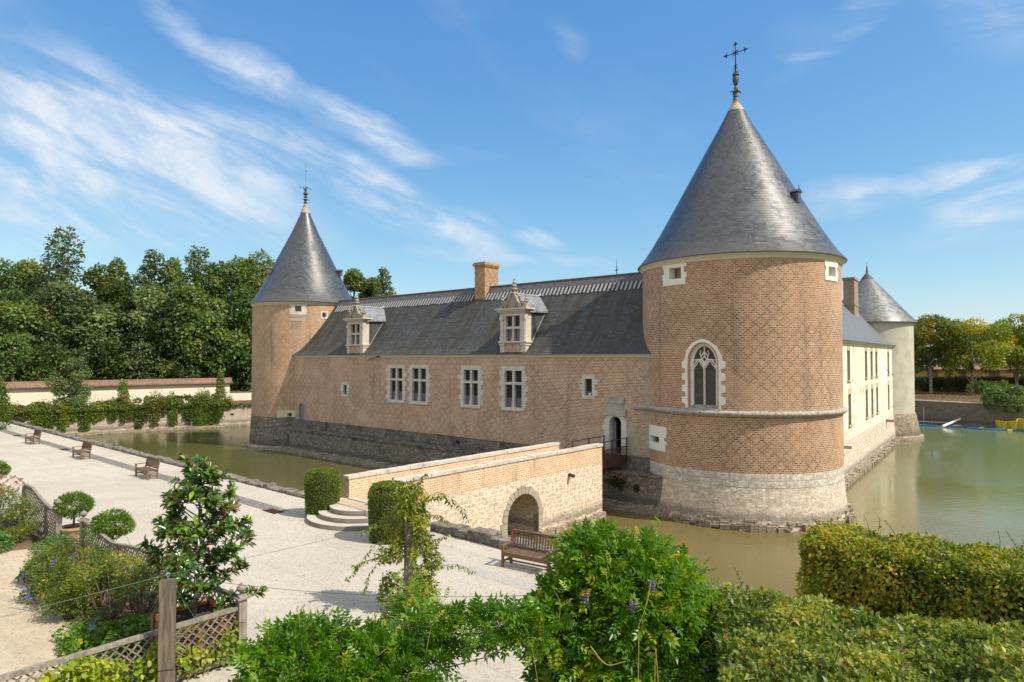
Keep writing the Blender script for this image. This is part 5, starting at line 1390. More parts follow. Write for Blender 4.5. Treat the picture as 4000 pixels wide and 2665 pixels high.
L_['yew'] = leaf_mat('yew_leaves', [(0, (0.036, 0.072, 0.008)), (1, (0.144, 0.216, 0.024))], 0.30)
L_['magn'] = leaf_mat('magnolia_leaves', [(0, (0.030, 0.072, 0.016)), (.45, (0.075, 0.158, 0.024)), (.72, (0.240, 0.375, 0.041)), (.8, (0.105, 0.053, 0.024)), (1, (0.240, 0.112, 0.041))], 0.22, .22, .7)
L_['rose'] = leaf_mat('rose_leaves', [(0, (.05, .095, .016)), (.5, (.13, .19, .028)), (.82, (.26, .29, .03)), (.95, (.50, .43, .03)), (1, (.36, .22, .05))], .4)
L_['ger'] = leaf_mat('groundcover_leaves', [(0, (0.042, 0.109, 0.027)), (.6, (0.115, 0.231, 0.060)), (1, (0.207, 0.316, 0.087))], 0.40)
L_['bed'] = leaf_mat('bed_leaves', [(0, (0.049, 0.119, 0.013)), (.5, (0.119, 0.231, 0.022)), (.85, (0.280, 0.364, 0.034)), (1, (0.504, 0.476, 0.034))], 0.40)
L_['vine'] = leaf_mat('vine_leaves', [(0, (0.092, 0.184, 0.013)), (.5, (0.207, 0.299, 0.020)), (1, (0.414, 0.437, 0.028))], 0.40)
L_['clem'] = leaf_mat('clematis_leaves', [(0, (0.075, 0.113, 0.014)), (.5, (0.209, 0.254, 0.031)), (.85, (0.404, 0.404, 0.048)), (1, (0.224, 0.105, 0.048))], 0.40)
L_['ivy'] = leaf_mat('ivy_leaves', [(0, (0.035, 0.077, 0.013)), (.5, (0.098, 0.161, 0.022)), (1, (0.252, 0.266, 0.034))], 0.30)
L_['ivyy'] = leaf_mat('creeper_leaves', [(0, (.045, .085, .012)), (.5, (.12, .185, .022)), (.85, (.24, .29, .03)), (1, (.42, .38, .03))], .35)
L_['scrub'] = leaf_mat('scrub_leaves', [(0, (.05, .075, .018)), (.5, (.125, .155, .03)), (1, (.27, .25, .06))], .3)
L_['pink'] = leaf_mat('dry_flowers', [(0, (.30, .14, .09)), (1, (.52, .33, .22))], .2)
L_['litter'] = leaf_mat('litter_leaves', [(0, (.16, .07, .03)), (1, (.36, .19, .08))], .1)

def clump_tint(n, ix, nb, base=.45, a=.18, b=.2, rng=RNG):
    c = rng.normal(size=nb) * a
    return base + c[ix] + rng.normal(size=n) * b

def branch(mb, p, q, r0, r1, bend_=.12, seg=4, n=6, rng=random):
    p, q = Vector(p), Vector(q); L = (q - p).length
    pts = []
    off = Vector((rng.uniform(-1, 1), rng.uniform(-1, 1), rng.uniform(-.3, .6))) * L * bend_
    for i in range(seg + 1):
        u = i / seg; pts.append(p.lerp(q, u) + off * math.sin(PI * u))
    mb.tube(pts, [r0 + (r1 - r0) * i / seg for i in range(seg + 1)], n)
    return pts

def tree(name, label, cat, loc, h, rad, kind, mat, n=5200, leaf=.34, seed=0, group=None, bark='bark', trunk_r=.28, clear=.18, base=.45, inner=.6):
    """tapered trunk with limbs and a crown of many leaf clumps"""
    rng = np.random.default_rng(seed + 100); rr = random.Random(seed + 7)
    o = thing(name, label, cat, loc, rr.uniform(0, 6), group)
    blobs = []
    if kind == 'broad':
        nb = 34
        for i in range(nb):
            u = rr.random(); a = rr.uniform(0, 2 * PI); zz = clear + (1 - clear) * (u ** .85)
            prof = math.sin(PI * min(max((zz - clear * .6) / (1 - clear * .6), 0.02), 1) ** .75) ** .6
            rad_ = rad * prof * rr.uniform(.35, .9)
            s = rad * rr.uniform(.26, .46)
            blobs.append((rad_ * math.cos(a), rad_ * math.sin(a), h * zz * .95 - s * .2, s, s, s * rr.uniform(.6, .85)))
        blobs.append((0, 0, h - rad * .35, rad * .38, rad * .38, rad * .4))
    elif kind == 'tall':
        for i in range(64):
            u = (i + rr.random()) / 64; a = rr.uniform(0, 2 * PI); zz = clear + (1 - clear) * u
            prof = max((1 - ((u - .35) / .66) ** 2) if u > .35 else (.6 + u * 1.15), .06)
            rad_ = rad * prof * rr.uniform(.15, .75); s = rad * (.17 + .20 * prof) * rr.uniform(.8, 1.2)
            blobs.append((rad_ * math.cos(a), rad_ * math.sin(a), h * zz * .97, s, s, s * .95))
    elif kind == 'layer':          # pointed, with ragged horizontal sprays
        for i in range(84):
            u = (i + rr.random()) / 84; a = rr.uniform(0, 2 * PI); zz = clear + (1 - clear) * u
            prof = (1 - u) ** .8
            rad_ = rad * prof * rr.uniform(.25, .95) + .1; s = rad * (.105 + .19 * prof) * rr.uniform(.8, 1.25)
            blobs.append((rad_ * math.cos(a), rad_ * math.sin(a), h * zz * .98 - .08 * rad_, s * 1.2, s * 1.2, s * .6))
    elif kind == 'round':          # clipped, broad head
        for i in range(30):
            d = rsph(1, rng)[0]; k = rr.uniform(.45, .85); cz = h * (clear + 1) / 2; hz = h * (1 - clear) / 2
            s = rad * rr.uniform(.26, .4)
            blobs.append((d[0] * rad * k, d[1] * rad * k, cz + d[2] * hz * k, s, s, s * .7))
    tr = MB(); top = h * (.8 if kind != 'round' else .7)
    branch(tr, (0, 0, -.3), (0, 0, top), trunk_r, trunk_r * .22, .02, 6, 8, rr)
    for b in blobs[::3]:
        z0 = max(clear * h * .7, b[2] - rad * .7); branch(tr, (0, 0, min(z0, top * .95)), b[:3], trunk_r * .4, trunk_r * .08, .1, 3, 5, rr)
    tr.build('trunk', M[bark], o, smooth=60)
    P, N, ix = blob_points(blobs, n, rng, inner, .15)
    T, Mn = leaf_dirs(N, rng, .45, .8, .35, .9)
    tint = clump_tint(len(P), ix, len(blobs), base, .23, .16, rng)
    leafmesh('crown', P, T, Mn, leaf * rng.uniform(.6, 1.3, len(P)), .62, tint, L_[mat], o)
    return o

def wood():
    protos = {}
    def put(i, q, y, Y, rad, kind, mat, label, base=.5, leaf=.5, n=15000, clear=.06, gz=2.7):
        X = (q * 1.7 - 2000) / 2540 * Y; top = CAMZ + (1396 - y * 1.7) / 2540 * Y
        tree('tree', label, 'tree', (X, Y, gz - .2), top - gz + .2, rad, kind, L_mat(mat), n=n, leaf=leaf, seed=i, group='trees of the wood', clear=clear, base=base + .12 * math.sin(i * 2.3), trunk_r=.3)
    L_mat = lambda m: m
    back = [(-8, 596, 100, 5.6, 'broad', 'wood', 'rounded mid green tree at the left frame edge, behind the yew column'),
            (62, 600, 104, 5.2, 'broad', 'wood', 'rounded green tree just left of the tallest pointed tree'),
            (145, 517, 100, 9.6, 'layer', 'woodb', 'tallest tree of the wood with a ragged pointed top'),
            (228, 612, 106, 5.0, 'broad', 'dark', 'darker tree just right of the tallest pointed tree'),
            (268, 588, 108, 4.4, 'tall', 'woodb', 'slender bluish tree between the tallest tree and the twin tops'),
            (345, 570, 108, 7.0, 'layer', 'woodb', 'pointed bluish tree left of centre in the back of the wood'),
            (395, 592, 110, 4.6, 'tall', 'wood', 'narrow tree between the two pointed crowns of the wood'),
            (450, 562, 106, 8.2, 'layer', 'wood', 'second tallest tree of the wood, broad pointed crown nearer the far tower'),
            (502, 604, 108, 4.8, 'broad', 'wood', 'green tree behind the wood right of the second tallest crown'),
            (548, 594, 108, 5.2, 'broad', 'wood', 'fluffy topped tree near the cone of the far tower'),
            (596, 580, 110, 5.4, 'broad', 'wood', 'fluffy tree whose crown touches the left side of the far cone')]
    front = [(20, 665, 88, 5.2, 'broad', 'wood', 'low bushy tree behind the left end of the garden wall'),
             (85, 700, 90, 4.8, 'broad', 'wood', 'leafy tree over the wall behind the yew column'),
             (140, 655, 93, 5.6, 'broad', 'woodb', 'bluish leafy tree below the tallest pointed tree'),
             (205, 690, 95, 5.4, 'broad', 'woodb', 'pale bluish tree behind the young tree on the terrace'),
             (262, 655, 100, 5.2, 'broad', 'dark', 'dark yew like tree in the front row behind the tiled wall'),
             (300, 725, 98, 5.4, 'broad', 'dark', 'low dark spreading tree above the middle of the tiled wall'),
             (345, 660, 101, 5.6, 'broad', 'woodb', 'bluish green tree above the middle of the tiled wall'),
             (395, 700, 99, 5.0, 'broad', 'dark', 'dark green tree with yellow sprigs behind the tiled wall'),
             (440, 660, 102, 5.8, 'broad', 'wood', 'full green tree above the ivy curtain'),
             (500, 690, 102, 5.4, 'broad', 'wood', 'bright green tree behind the right end of the tiled wall'),
             (560, 660, 104, 5.8, 'broad', 'wood', 'large green tree standing directly against the far tower')]
    i = 0
    for r_ in back: put(i, *r_); i += 1
    for r_ in front: put(i, *r_, leaf=.56, n=12500, clear=.04); i += 1
    for q, y, Y, rad, kind, mat, lab in [(30, 770, 84, 4.0, 'broad', 'wood', 'bush of light leaves low behind the wall at the left'), (110, 790, 87, 3.6, 'broad', 'dark', 'low dark bush behind the wall left of the young tree'), (250, 780, 93, 4.0, 'broad', 'dark', 'low dark yew bush behind the wall right of the young tree'),
                                         (330, 790, 95, 4.0, 'broad', 'woodb', 'low grey green bush behind the middle of the tiled wall'), (420, 785, 99, 4.2, 'broad', 'wood', 'low bright bush behind the wall above the ivy'), (480, 780, 101, 4.2, 'broad', 'woodb', 'low bush behind the right end of the tiled wall'), (545, 790, 103, 4.4, 'broad', 'wood', 'low bush in the gap between the tiled wall and the far tower')]:
        put(i, q, y, Y, rad, kind, mat, lab, n=5000, leaf=.36, clear=0.0); i += 1
    put(i, 812, 620, 122, 4.2, 'broad', 'wood', 'tree top showing over the roof just right of the far cone'); i += 1
    put(i, 855, 640, 125, 3.0, 'broad', 'woodb', 'low tree top over the roof left of the poplar'); i += 1
    put(i, 882, 610, 122, 3.6, 'tall', 'woodb', 'slender poplar rising over the long roof left of the chimney', n=9000, clear=.1); i += 1
    # far wood closing the view
    for k in range(3):
        pass
wood()

# park trees on the right
for i, (q, y, Y, rad, mat, lab, base) in enumerate([(2092, 716, 112, 4.0, 'park', 'green tree top showing just right of the plastered tower', .42), (2138, 703, 103, 3.7, 'parkb', 'brownish park tree nearest the plastered tower', .45),
        (2233, 708, 101, 4.5, 'park', 'broad yellow green park tree in the middle of the row beyond the moat', .55), (2332, 708, 103, 4.4, 'park', 'yellow green park tree at the right frame edge', .55), (2425, 712, 103, 4.4, 'park', 'park tree mostly outside the right frame edge', .5),
        (2185, 722, 116, 3.8, 'parkb', 'dull tree behind the gap left of the broad park tree', .4), (2285, 722, 116, 4.0, 'park', 'tree behind the gap right of the broad park tree', .45), (2385, 720, 116, 4.2, 'parkb', 'tree behind the park row at the far right', .4)]):
    X = (q * 1.7 - 2000) / 2540 * Y; top = CAMZ + (1396 - y * 1.7) / 2540 * Y
    tree('tree', lab, 'tree', (X, Y, 2.9), top - 2.9, rad, 'round', mat, n=9000, leaf=.38, seed=60 + i, group='park trees beyond the moat', clear=.15, base=base, trunk_r=.26, bark='barkp', inner=.5)
# ------------------------------------------------------------------ clipped hedge of the park, shrubs at the right wall
def hedge_box(name, label, cat, loc, rot, x0, x1, y0, y1, z0, z1, mat, dens, leaf, core=True, round_=.25, tint=.45, faces=('t', 'f', 'l', 'r', 'b'), aspect=.62, wobble=.08, slope=None, depth=.22, group=None, seed=1, holes=0.0, shoots=0, clip=None):
    rng = np.random.default_rng(seed)
    o = thing(name, label, cat, loc, rot, group)
    Ps, Ns = [], []
    dx, dy, dz = x1 - x0, y1 - y0, z1 - z0
    for f in faces:
        ar = {'t': dx * dy, 'f': dx * dz, 'b': dx * dz, 'l': dy * dz, 'r': dy * dz}[f]
        n = int(ar * dens); a, b = rng.random(n), rng.random(n)
        if f == 't': P = np.stack([x0 + a * dx, y0 + b * dy, np.full(n, z1)], 1); N = np.tile([0, 0, 1.], (n, 1))
        if f == 'f': P = np.stack([x0 + a * dx, np.full(n, y0), z0 + b * dz], 1); N = np.tile([0, -1., 0], (n, 1))
        if f == 'b': P = np.stack([x0 + a * dx, np.full(n, y1), z0 + b * dz], 1); N = np.tile([0, 1., 0], (n, 1))
        if f == 'l': P = np.stack([np.full(n, x0), y0 + a * dy, z0 + b * dz], 1); N = np.tile([-1., 0, 0], (n, 1))
        if f == 'r': P = np.stack([np.full(n, x1), y0 + a * dy, z0 + b * dz], 1); N = np.tile([1., 0, 0], (n, 1))
        Ps.append(P); Ns.append(N)
    P = np.concatenate(Ps); N = np.concatenate(Ns)
    # round the edges
    c = np.array([(x0 + x1) / 2, (y0 + y1) / 2, (z0 + z1) / 2]); hs = np.array([dx / 2, dy / 2, dz / 2]); r = round_
    q = P - c; inn_ = np.clip(q, -(hs - r), hs - r); inn_[:, 2] = np.maximum(inn_[:, 2], np.minimum(q[:, 2], hs[2] - r))
    d = q - inn_; dl = np.linalg.norm(d, axis=1, keepdims=True); e = dl > 1e-6
    N = np.where(e, norm(d), N); P = c + inn_ + np.where(e, norm(d) * np.minimum(dl, r), 0)
    w = wobble * (np.sin(P[:, 0] * 2.1 + P[:, 1] * 1.3) + np.sin(P[:, 0] * 4.7 - P[:, 2] * 3.1 + 1) + np.sin(P[:, 1] * 5.3 + P[:, 2] * 4.1))
    P = P + N * (w[:, None] * .6) - N * (rng.random(len(P)) ** 2 * depth)[:, None]
    if slope: P[:, 2] += slope(P)
    if holes > 0:
        k = np.sin(P[:, 0] * 3.3 + .7) * np.sin(P[:, 2] * 5.1 + P[:, 0] * 1.7) + rng.normal(size=len(P)) * .3
        low = (P[:, 2] - z0) / dz
        keep = ~((k > .35) & (low < .62) & (N[:, 2] < .4) & (rng.random(len(P)) < holes)); P, N, w = P[keep], N[keep], w[keep]
    if clip: k = clip(P); P, N, w = P[k], N[k], w[k]
    lump = np.sin(P[:, 0] * 7.1 + 3 * np.sin(P[:, 1] * 2.3)) * np.sin(P[:, 1] * 6.3 + P[:, 2] * 5.0 + 2 * np.sin(P[:, 0] * 1.9)) * (.05 + wobble * .45)
    P = P + N * lump[:, None]; w = w + lump * .8
    T, Mn = leaf_dirs(N, rng, .45, .8, .1, .9)
    tt = tint + w * 1.8 + rng.normal(size=len(P)) * .26 + .12 * np.sin(P[:, 0] * 1.1 + 2 * np.sin(P[:, 1]))
    tt = np.where(rng.random(len(P)) < .035, 1.0, np.minimum(tt, .92))
    leafmesh('foliage', P, T, Mn, leaf * rng.uniform(.6, 1.4, len(P)), aspect, tt, mat, o)
    if core:
        mb = MB(); i = depth * .9; mb.box(x0 + i + (2.0 if clip else 0), x1 - i, y0 + i, y1 - i, z0, z1 - i)
        if slope: mb.v = [(x, y, z + float(slope(np.array([[x, y, z]]))[0]) if z > z0 + .1 else z) for x, y, z in mb.v]
        mb.build('twigs', M['twig'], o)
    if shoots:
        st = MB(); SP, ST = [], []
        for k in range(shoots):
            x, y = rng.uniform(x0, x1), rng.uniform(y0 + .2, y1); z = z1 + (float(slope(np.array([[x, y, z1]]))[0]) if slope else 0) - .05
            p = Vector((x, y, z)); L = rng.uniform(.2, .55); q_ = p + Vector((rng.normal() * .15, rng.normal() * .15, L)); st.tube([p, (p + q_) / 2 + Vector((.02, 0, 0)), q_], [.006, .005, .003], 4)
            for u in np.linspace(.25, 1, 6): SP.append(p.lerp(q_, u)); ST.append((rng.normal(), rng.normal(), .3))
        tag(st.build('shoots', M['twig'], o), kind='stuff')
        SP = np.array(SP); ST = np.array(ST); leafmesh('shoot_leaves', SP, ST, np.tile([0, 0, 1.], (len(SP), 1)) + rng.normal(size=SP.shape) * .4, leaf * .9, aspect, tint + rng.normal(size=len(SP)) * .25, mat, o)
    return o
M['twig'] = plain_mat('dark_twigs', (.035, .028, .014), .9, c2=(.018, .018, .008), scale=12)
hedge_box('hedge', 'long dark clipped hedge in the park behind the tree trunks on the right', 'hedge', (60, 109, 2.9), D2R(-5), -3, 46, 0, 1.4, 0, 2.5, L_['dark'], 120, .16, seed=3, faces=('t', 'f'), tint=.3)

def bush(name, label, cat, loc, blobs, n, leaf, mat, aspect=.6, seed=0, base=.45, stems=True, tpl=(LEAF, LEAFF), down=.3, inner=.5, out=.5, group=None, stemmat='bark', part='foliage', extra=None, a=.15, b=.18):
    rng = np.random.default_rng(seed + 500); rr = random.Random(seed)
    o = thing(name, label, cat, loc, 0, group)
    P, N, ix = blob_points(blobs, n, rng, inner, .25)
    keep = P[:, 2] > 0.01; P, N, ix = P[keep], N[keep], ix[keep]
    T, Mn = leaf_dirs(N, rng, out, .75, down, .9)
    leafmesh(part, P, T, Mn, leaf * rng.uniform(.6, 1.3, len(P)), aspect, clump_tint(len(P), ix, len(blobs), base, a, b, rng), mat, o, tpl=tpl)
    if stems:
        mb = MB()
        for bl in blobs:
            branch(mb, (bl[0] * .25, bl[1] * .25, -.05), (bl[0], bl[1], bl[2] + bl[5] * .4), .02 + .008 * bl[3], .006, .12, 4, 5, rr)
        mb.build('stems', M[stemmat], o, smooth=60)
    return o
def rblobs(nb, w, d, h, s, seed, z0=.0):
    rr = random.Random(seed); out = []
    for i in range(nb):
        a = rr.uniform(0, 2 * PI); k = math.sqrt(rr.random())
        z = z0 + (h - z0) * rr.random() ** .8 * (1 - .35 * k)
        q = s * rr.uniform(.7, 1.25); out.append((w * k * math.cos(a), d * k * math.sin(a), max(z, q * .5), q, q, q * .75))
    return out
bush('shrub', 'big dark green shrub hanging over the moat wall at the right edge', 'shrub', (60.6, 79.6, 2.2), rblobs(14, 2.0, 1.6, 3.4, 1.0, 2) + [(-.9, -1.6, .3, .8, .7, 1.1), (.3, -1.9, -.0, .9, .7, 1.3)], 5200, .3, L_['wood'], seed=2)
bush('shrub', 'spiky green plants at the foot of the broad park tree', 'shrub', (71.5, 98.5, 2.9), [(i * .9 - 2.5, random.uniform(-.5, .5), random.uniform(.5, 1.6), .5, .5, .9) for i in range(7)], 1500, .4, L_['woodb'], .3, seed=3, out=1.0, down=-.6)
tag(leafmesh('fallen_leaves', np.stack([RNG.uniform(56, 92, 3500), RNG.uniform(90, 108, 3500), np.full(3500, 2.97)], 1), rsph(3500) * [1, 1, .1], np.tile([0, 0, 1.], (3500, 1)), .35, .6, RNG.random(3500), L_['litter']), kind='stuff')

# ------------------------------------------------------------------ left terrace: young tree, ivy, scrub, yew
tree('tree', 'young loose green tree on the terrace in front of the cream wall', 'tree', (-50.3, 74.6, 2.3), 6.3, 2.3, 'broad', 'woodb', n=11000, leaf=.25, seed=81, clear=.06, trunk_r=.09, base=.68, inner=.25)
bush('shrub', 'slim light green bush at the right end of the tiled wall', 'shrub', (-39.3, 87.8, 2.6), [(0, 0, .6 + i * .55, .75 - .07 * i, .75 - .07 * i, .5) for i in range(7)], 1800, .22, L_['wood'], seed=5, base=.65)
bush('shrub', 'slim yellowish bush before the middle of the tiled wall', 'shrub', (-48.1, 80.6, 2.6), [(0, 0, .4 + i * .5, .65 - .05 * i, .6, .45) for i in range(6)], 1300, .22, L_['ivyy'], seed=6, base=.5)
rr = random.Random(3)
# tall clipped yew at the frame edge
bush('yew_column', 'tall clipped yew at the left frame edge on the gravel', 'tree', (-45.3, 56.5, 2.4), [(0, 0, .5 + .55 * i, 1.5 - .02 * i - .0014 * i ** 3, 1.5 - .02 * i - .0014 * i ** 3, .6) for i in range(10)], 9000, .2, L_['yew'], .45, seed=8, inner=.8, down=-.6, a=.04)
def wallpt(s, off=0.0, z=2.6): return np.array([C1[0] + WL.x * s + WL.y * off, C1[1] + WL.y * s - WL.x * off, z])
def curtain(label, s0, s1, mat, n, drop, leaf, seed, base=.45, top=.5, gap=0.0, name='climbing_plant'):
    """plants spilling over the wall head in hanging strands"""
    rng = np.random.default_rng(seed); o = thing(name, label, 'climber', tuple(wallpt((s0 + s1) / 2)), math.atan2(WL.y, WL.x))
    ns = int((s1 - s0) * 3.2); sx = rng.uniform(s0, s1, ns) - (s0 + s1) / 2
    if gap > 0: sx = sx[(np.sin(sx * 2.6) + rng.normal(size=ns) * .4) > gap - .6]
    dl = np.array([drop(x + (s0 + s1) / 2) for x in sx]) * rng.uniform(.6, 1.15, len(sx))
    k = rng.choice(len(sx), n, p=(dl + .3) / (dl + .3).sum()); u = rng.random(n) ** .9
    P = np.stack([sx[k] + rng.normal(size=n) * .13, -.10 - rng.random(n) * .28 * (1 - .4 * u), .25 - u * dl[k]], 1)
    nt = int(n * .8)
    Pt = np.stack([rng.uniform(s0, s1, nt) - (s0 + s1) / 2, rng.uniform(-.5, 1.9, nt), np.zeros(nt)], 1); Pt[:, 2] = .1 + np.abs(rng.normal(size=nt)) * top * (.55 + .45 * np.sin(Pt[:, 0] * 1.7)) * (1 - np.abs(Pt[:, 1] - .5) * .35)
    N = np.concatenate([np.tile([0, -1, .25], (n, 1)), np.tile([0, -.3, 1], (nt, 1))]); P = np.concatenate([P, Pt])
    T, Mn = leaf_dirs(norm(N), rng, .3, .7, .6, 1.0)
    leafmesh('foliage', P, T, Mn, leaf * rng.uniform(.6, 1.3, len(P)), .8, base + .16 * np.sin(P[:, 0] * 1.9) + rng.normal(size=len(P)) * .2, mat, o)
    mb = MB()
    for x in np.linspace(s0, s1, 5): mb.tube([(x - (s0 + s1) / 2, .6, -.1), (x - (s0 + s1) / 2 + .3, .1, .3), (x - (s0 + s1) / 2 + .35, -.15, -.4)], [.04, .03, .02], 5)
    mb.build('stems', M['bark'], o)
    return o
curtain('yellowish creeper trailing thinly over the left end of the moat wall', 0.5, 6.2, L_['ivyy'], 6500, lambda s: 1.3 + .9 * max(0, math.sin(s * 2.2 + 3)), .2, 21, .42, .55)
curtain('bright yellow green creeper hanging in short tufts below the young tree', 6.2, 12.4, L_['ivyy'], 9000, lambda s: 1.2 + 1.3 * max(0, math.sin(s * 3.1)) ** 1.5, .2, 22, .5, .45)
curtain('brownish green creeper hanging in long separate strands', 12.4, 17.2, L_['scrub'], 9500, lambda s: 1.3 + 1.3 * max(0, math.sin(s * 4.2)) ** 1.2, .2, 23, .42, .9)
curtain('dense dark ivy curtain reaching down to the water', 17.2, 22.4, L_['ivy'], 15000, lambda s: 2.55, .2, 24, .42, .9)
curtain('last ragged ivy climbing off the wall toward the far tower', 22.4, 24.2, L_['ivy'], 2600, lambda s: max(.3, 1.9 - (s - 22.4) * 1.1), .2, 25, .45, .5)
curtain('thin grass tuft fringe on the wall head beside the far tower', 24.2, 28.5, L_['scrub'], 500, lambda s: .25, .16, 26, .45, .2)
curtain('low continuous mat of mixed greenery along the whole wall head', 0.0, 24.0, L_['scrub'], 9000, lambda s: .55, .2, 27, .5, .75)
for i, (s, off, h, w, mt, lab) in enumerate(((2.5, -1.6, .8, 1.2, 'scrub', 'low dry scrub on the terrace at the left end of the cream wall'), (4.6, -1.5, 1.7, .9, 'ivyy', 'upright yellowish weeds before the cream wall'), (10.5, -2.2, 1.5, 1.6, 'scrub', 'dry brownish scrub right of the young tree'), (14.0, -2.2, 2.0, 1.9, 'scrub', 'arching brown green brambles left of the slim yellowish bush'), (18.3, -2.0, 1.8, 1.8, 'scrub', 'olive brambles above the dense ivy curtain'), (21.3, -1.8, 2.1, 1.4, 'ivy', 'green bramble mound at the right end of the ivy'))):
    b = rblobs(14, w * 1.5, .9, h * .75, .42, 40 + i); p = wallpt(s, off, 2.6)
    bush('bramble', lab, 'shrub', tuple(p), b, 3200, .22, L_[mt], seed=40 + i, inner=.2, out=.8)

# ------------------------------------------------------------------ clipped bushes by the bridge
def clipped(label, loc, r, h, seed):
    rng = np.random.default_rng(seed); o = thing('clipped_bush', label, 'bush', loc, 0, 'clipped bushes flanking the bridge steps')
    n = 15000; z = rng.random(n) * h; a = rng.uniform(0, 2 * PI, n); top = rng.random(n) < .24
    rz = r * np.clip(1.0 - .10 * (1 - z / h) ** 2 - np.clip((z / h - .86) / .14, 0, 1) ** 2 * .22, 0, 1)
    P = np.stack([rz * np.cos(a), rz * np.sin(a), z], 1); N = np.stack([np.cos(a), np.sin(a), np.clip((z / h - .84) * 5, 0, 1)], 1)
    k = np.sqrt(rng.random(n)) * r * .82; P[top] = np.stack([k * np.cos(a), k * np.sin(a), h + .12 * (1 - (k / r) ** 2)], 1)[top]; N[top] = (0, 0, 1)
    P -= norm(N) * (rng.random(n) ** 2 * .07)[:, None]; T, Mn = leaf_dirs(norm(N), rng, .7, .7, -.3, .8)
    leafmesh('foliage', P, T, Mn, rng.uniform(.035, .065, n), .6, .5 + rng.normal(size=n) * .2 + .1 * np.sin(P[:, 2] * 6 + a * 3), L_['box'], o)
    mb = MB(); mb.lathe([(r * .84, 0), (r * .93, h * .5), (r * .93, h * .84), (r * .74, h * .97), (.05, h * 1.02)], 28); mb.build('twigs', M['twig'], o, smooth=60)
clipped('clipped green cylinder bush standing clear on the gravel left of the bridge steps', (-7.55, 26.05, 2.4), .68, 1.72, 5)
clipped('clipped cylinder bush right of the bridge steps, partly behind the climber', (-4.25, 22.6, 2.4), .70, 1.86, 6)

# ball topped trees in terracotta pots along the fence
def ball_tree(label, loc, seed, pot=True):
    o = thing('potted_tree', label, 'potted tree', loc, seed, 'ball headed trees in pots')
    rng = np.random.default_rng(seed)
    MB().lathe([(.22, 0), (.27, .02), (.34, .3), (.40, .52), (.45, .54), (.45, .60), (.40, .61), (.37, .56), (.02, .55)], 28).build('pot', M['terra'], o, smooth=40)
    MB().lathe([(.37, .555), (.02, .575)], 20).build('soil', M['soil'], o)
    mb = MB(); mb.tube([(0, 0, .5), (.01, 0, .8), (0, .01, 1.15)], [.04, .035, .03], 7)
    for k in range(7): a = k * .9; mb.tube([(0, 0, .95), (.2 * math.cos(a), .2 * math.sin(a), 1.12), (.38 * math.cos(a), .38 * math.sin(a), 1.3)], [.02, .015, .008], 5)
    mb.build('trunk', M['bark'], o, smooth=60)
    bl = [(0, 0, 1.30, .48, .48, .41)] + [(.30 * math.cos(a), .30 * math.sin(a), 1.28 + rng.uniform(-.1, .12), .27, .27, .22) for a in np.linspace(0, 6, 9)]
    P, N, ix = blob_points(bl, 7000, rng, .75, .15); T, Mn = leaf_dirs(N, rng, 1.0, .6, -.25, .5)
    leafmesh('ball_crown', P, T, Mn, rng.uniform(.05, .11, len(P)), .34, clump_tint(len(P), ix, len(bl), .5, .08, .2, rng), L_['thuja'], o)
ball_tree('ball headed tree in a round terracotta pot inside the garden gateway', (-14.8, 22.1, 2.4), 1)
ball_tree('ball headed tree rising behind the yellow flecked roses, its pot hidden', (-11.95, 19.6, 2.4), 2)
ball_tree('ball headed tree cut by the left frame edge behind the dry pink roses', (-22.9, 28.9, 2.4), 3)

# ------------------------------------------------------------------ lattice fences of the garden
FC = Vector((-5.64, 13.68, 2.4)); FD = Vector((-.76, .65, 0)); FE = Vector((-.66, -.75, 0)).normalized()
def fpost(parent, h=1.28, w=.17, ball=True, loc=(0, 0, 0)):
    mb = MB(); mb.box(-w / 2, w / 2, -w / 2, w / 2, -.1, h); p = mb.build('post', M['woodg'], parent); p.location = loc
    if ball:
        mb = MB(); mb.box(-w * .8, w * .8, -w * .8, w * .8, h + .002, h + .035); mb.prism([(-w * .7, h + .037), (w * .7, h + .037), (w * .28, h + .085), (-w * .28, h + .085)], -w * .5, w * .5, 'x'); mb.build('post_cap', M['woodg'], p)
        mb = MB(); mb.lathe([(.045, h + .08), (.03, h + .11), (.05, h + .13), (.085, h + .17), (.10, h + .21), (.085, h + .25), (.04, h + .285), (.02, h + .30), (.022, h + .32)], 16); mb.build('ball_finial', M['woodg'], p, smooth=40)
    return p
def lattice(mb, x0, x1, zb, zt, sp=.14, w=.028):
    """diagonal slats between x0..x1 under a top profile zt(x)"""
    H = 1.8
    n = int((x1 - x0 + H) / sp) + 2
    for sg, y in ((1, -.012), (-1, .012)):
        for k in range(n):
            xs = x0 - H + k * sp if sg > 0 else x0 + k * sp
            a = b = None
            for i in range(61):
                u = i / 60; z = zb + H * u; x = xs + sg * H * u
                if x0 <= x <= x1 and z <= zt(x):
                    if a is None: a = (x, z)
                    b = (x, z)
            if a and b and abs(a[0] - b[0]) > .03: mb.bar((a[0], y, a[1]), (b[0], y, b[1]), .018, w, up=(0, 0, 1))
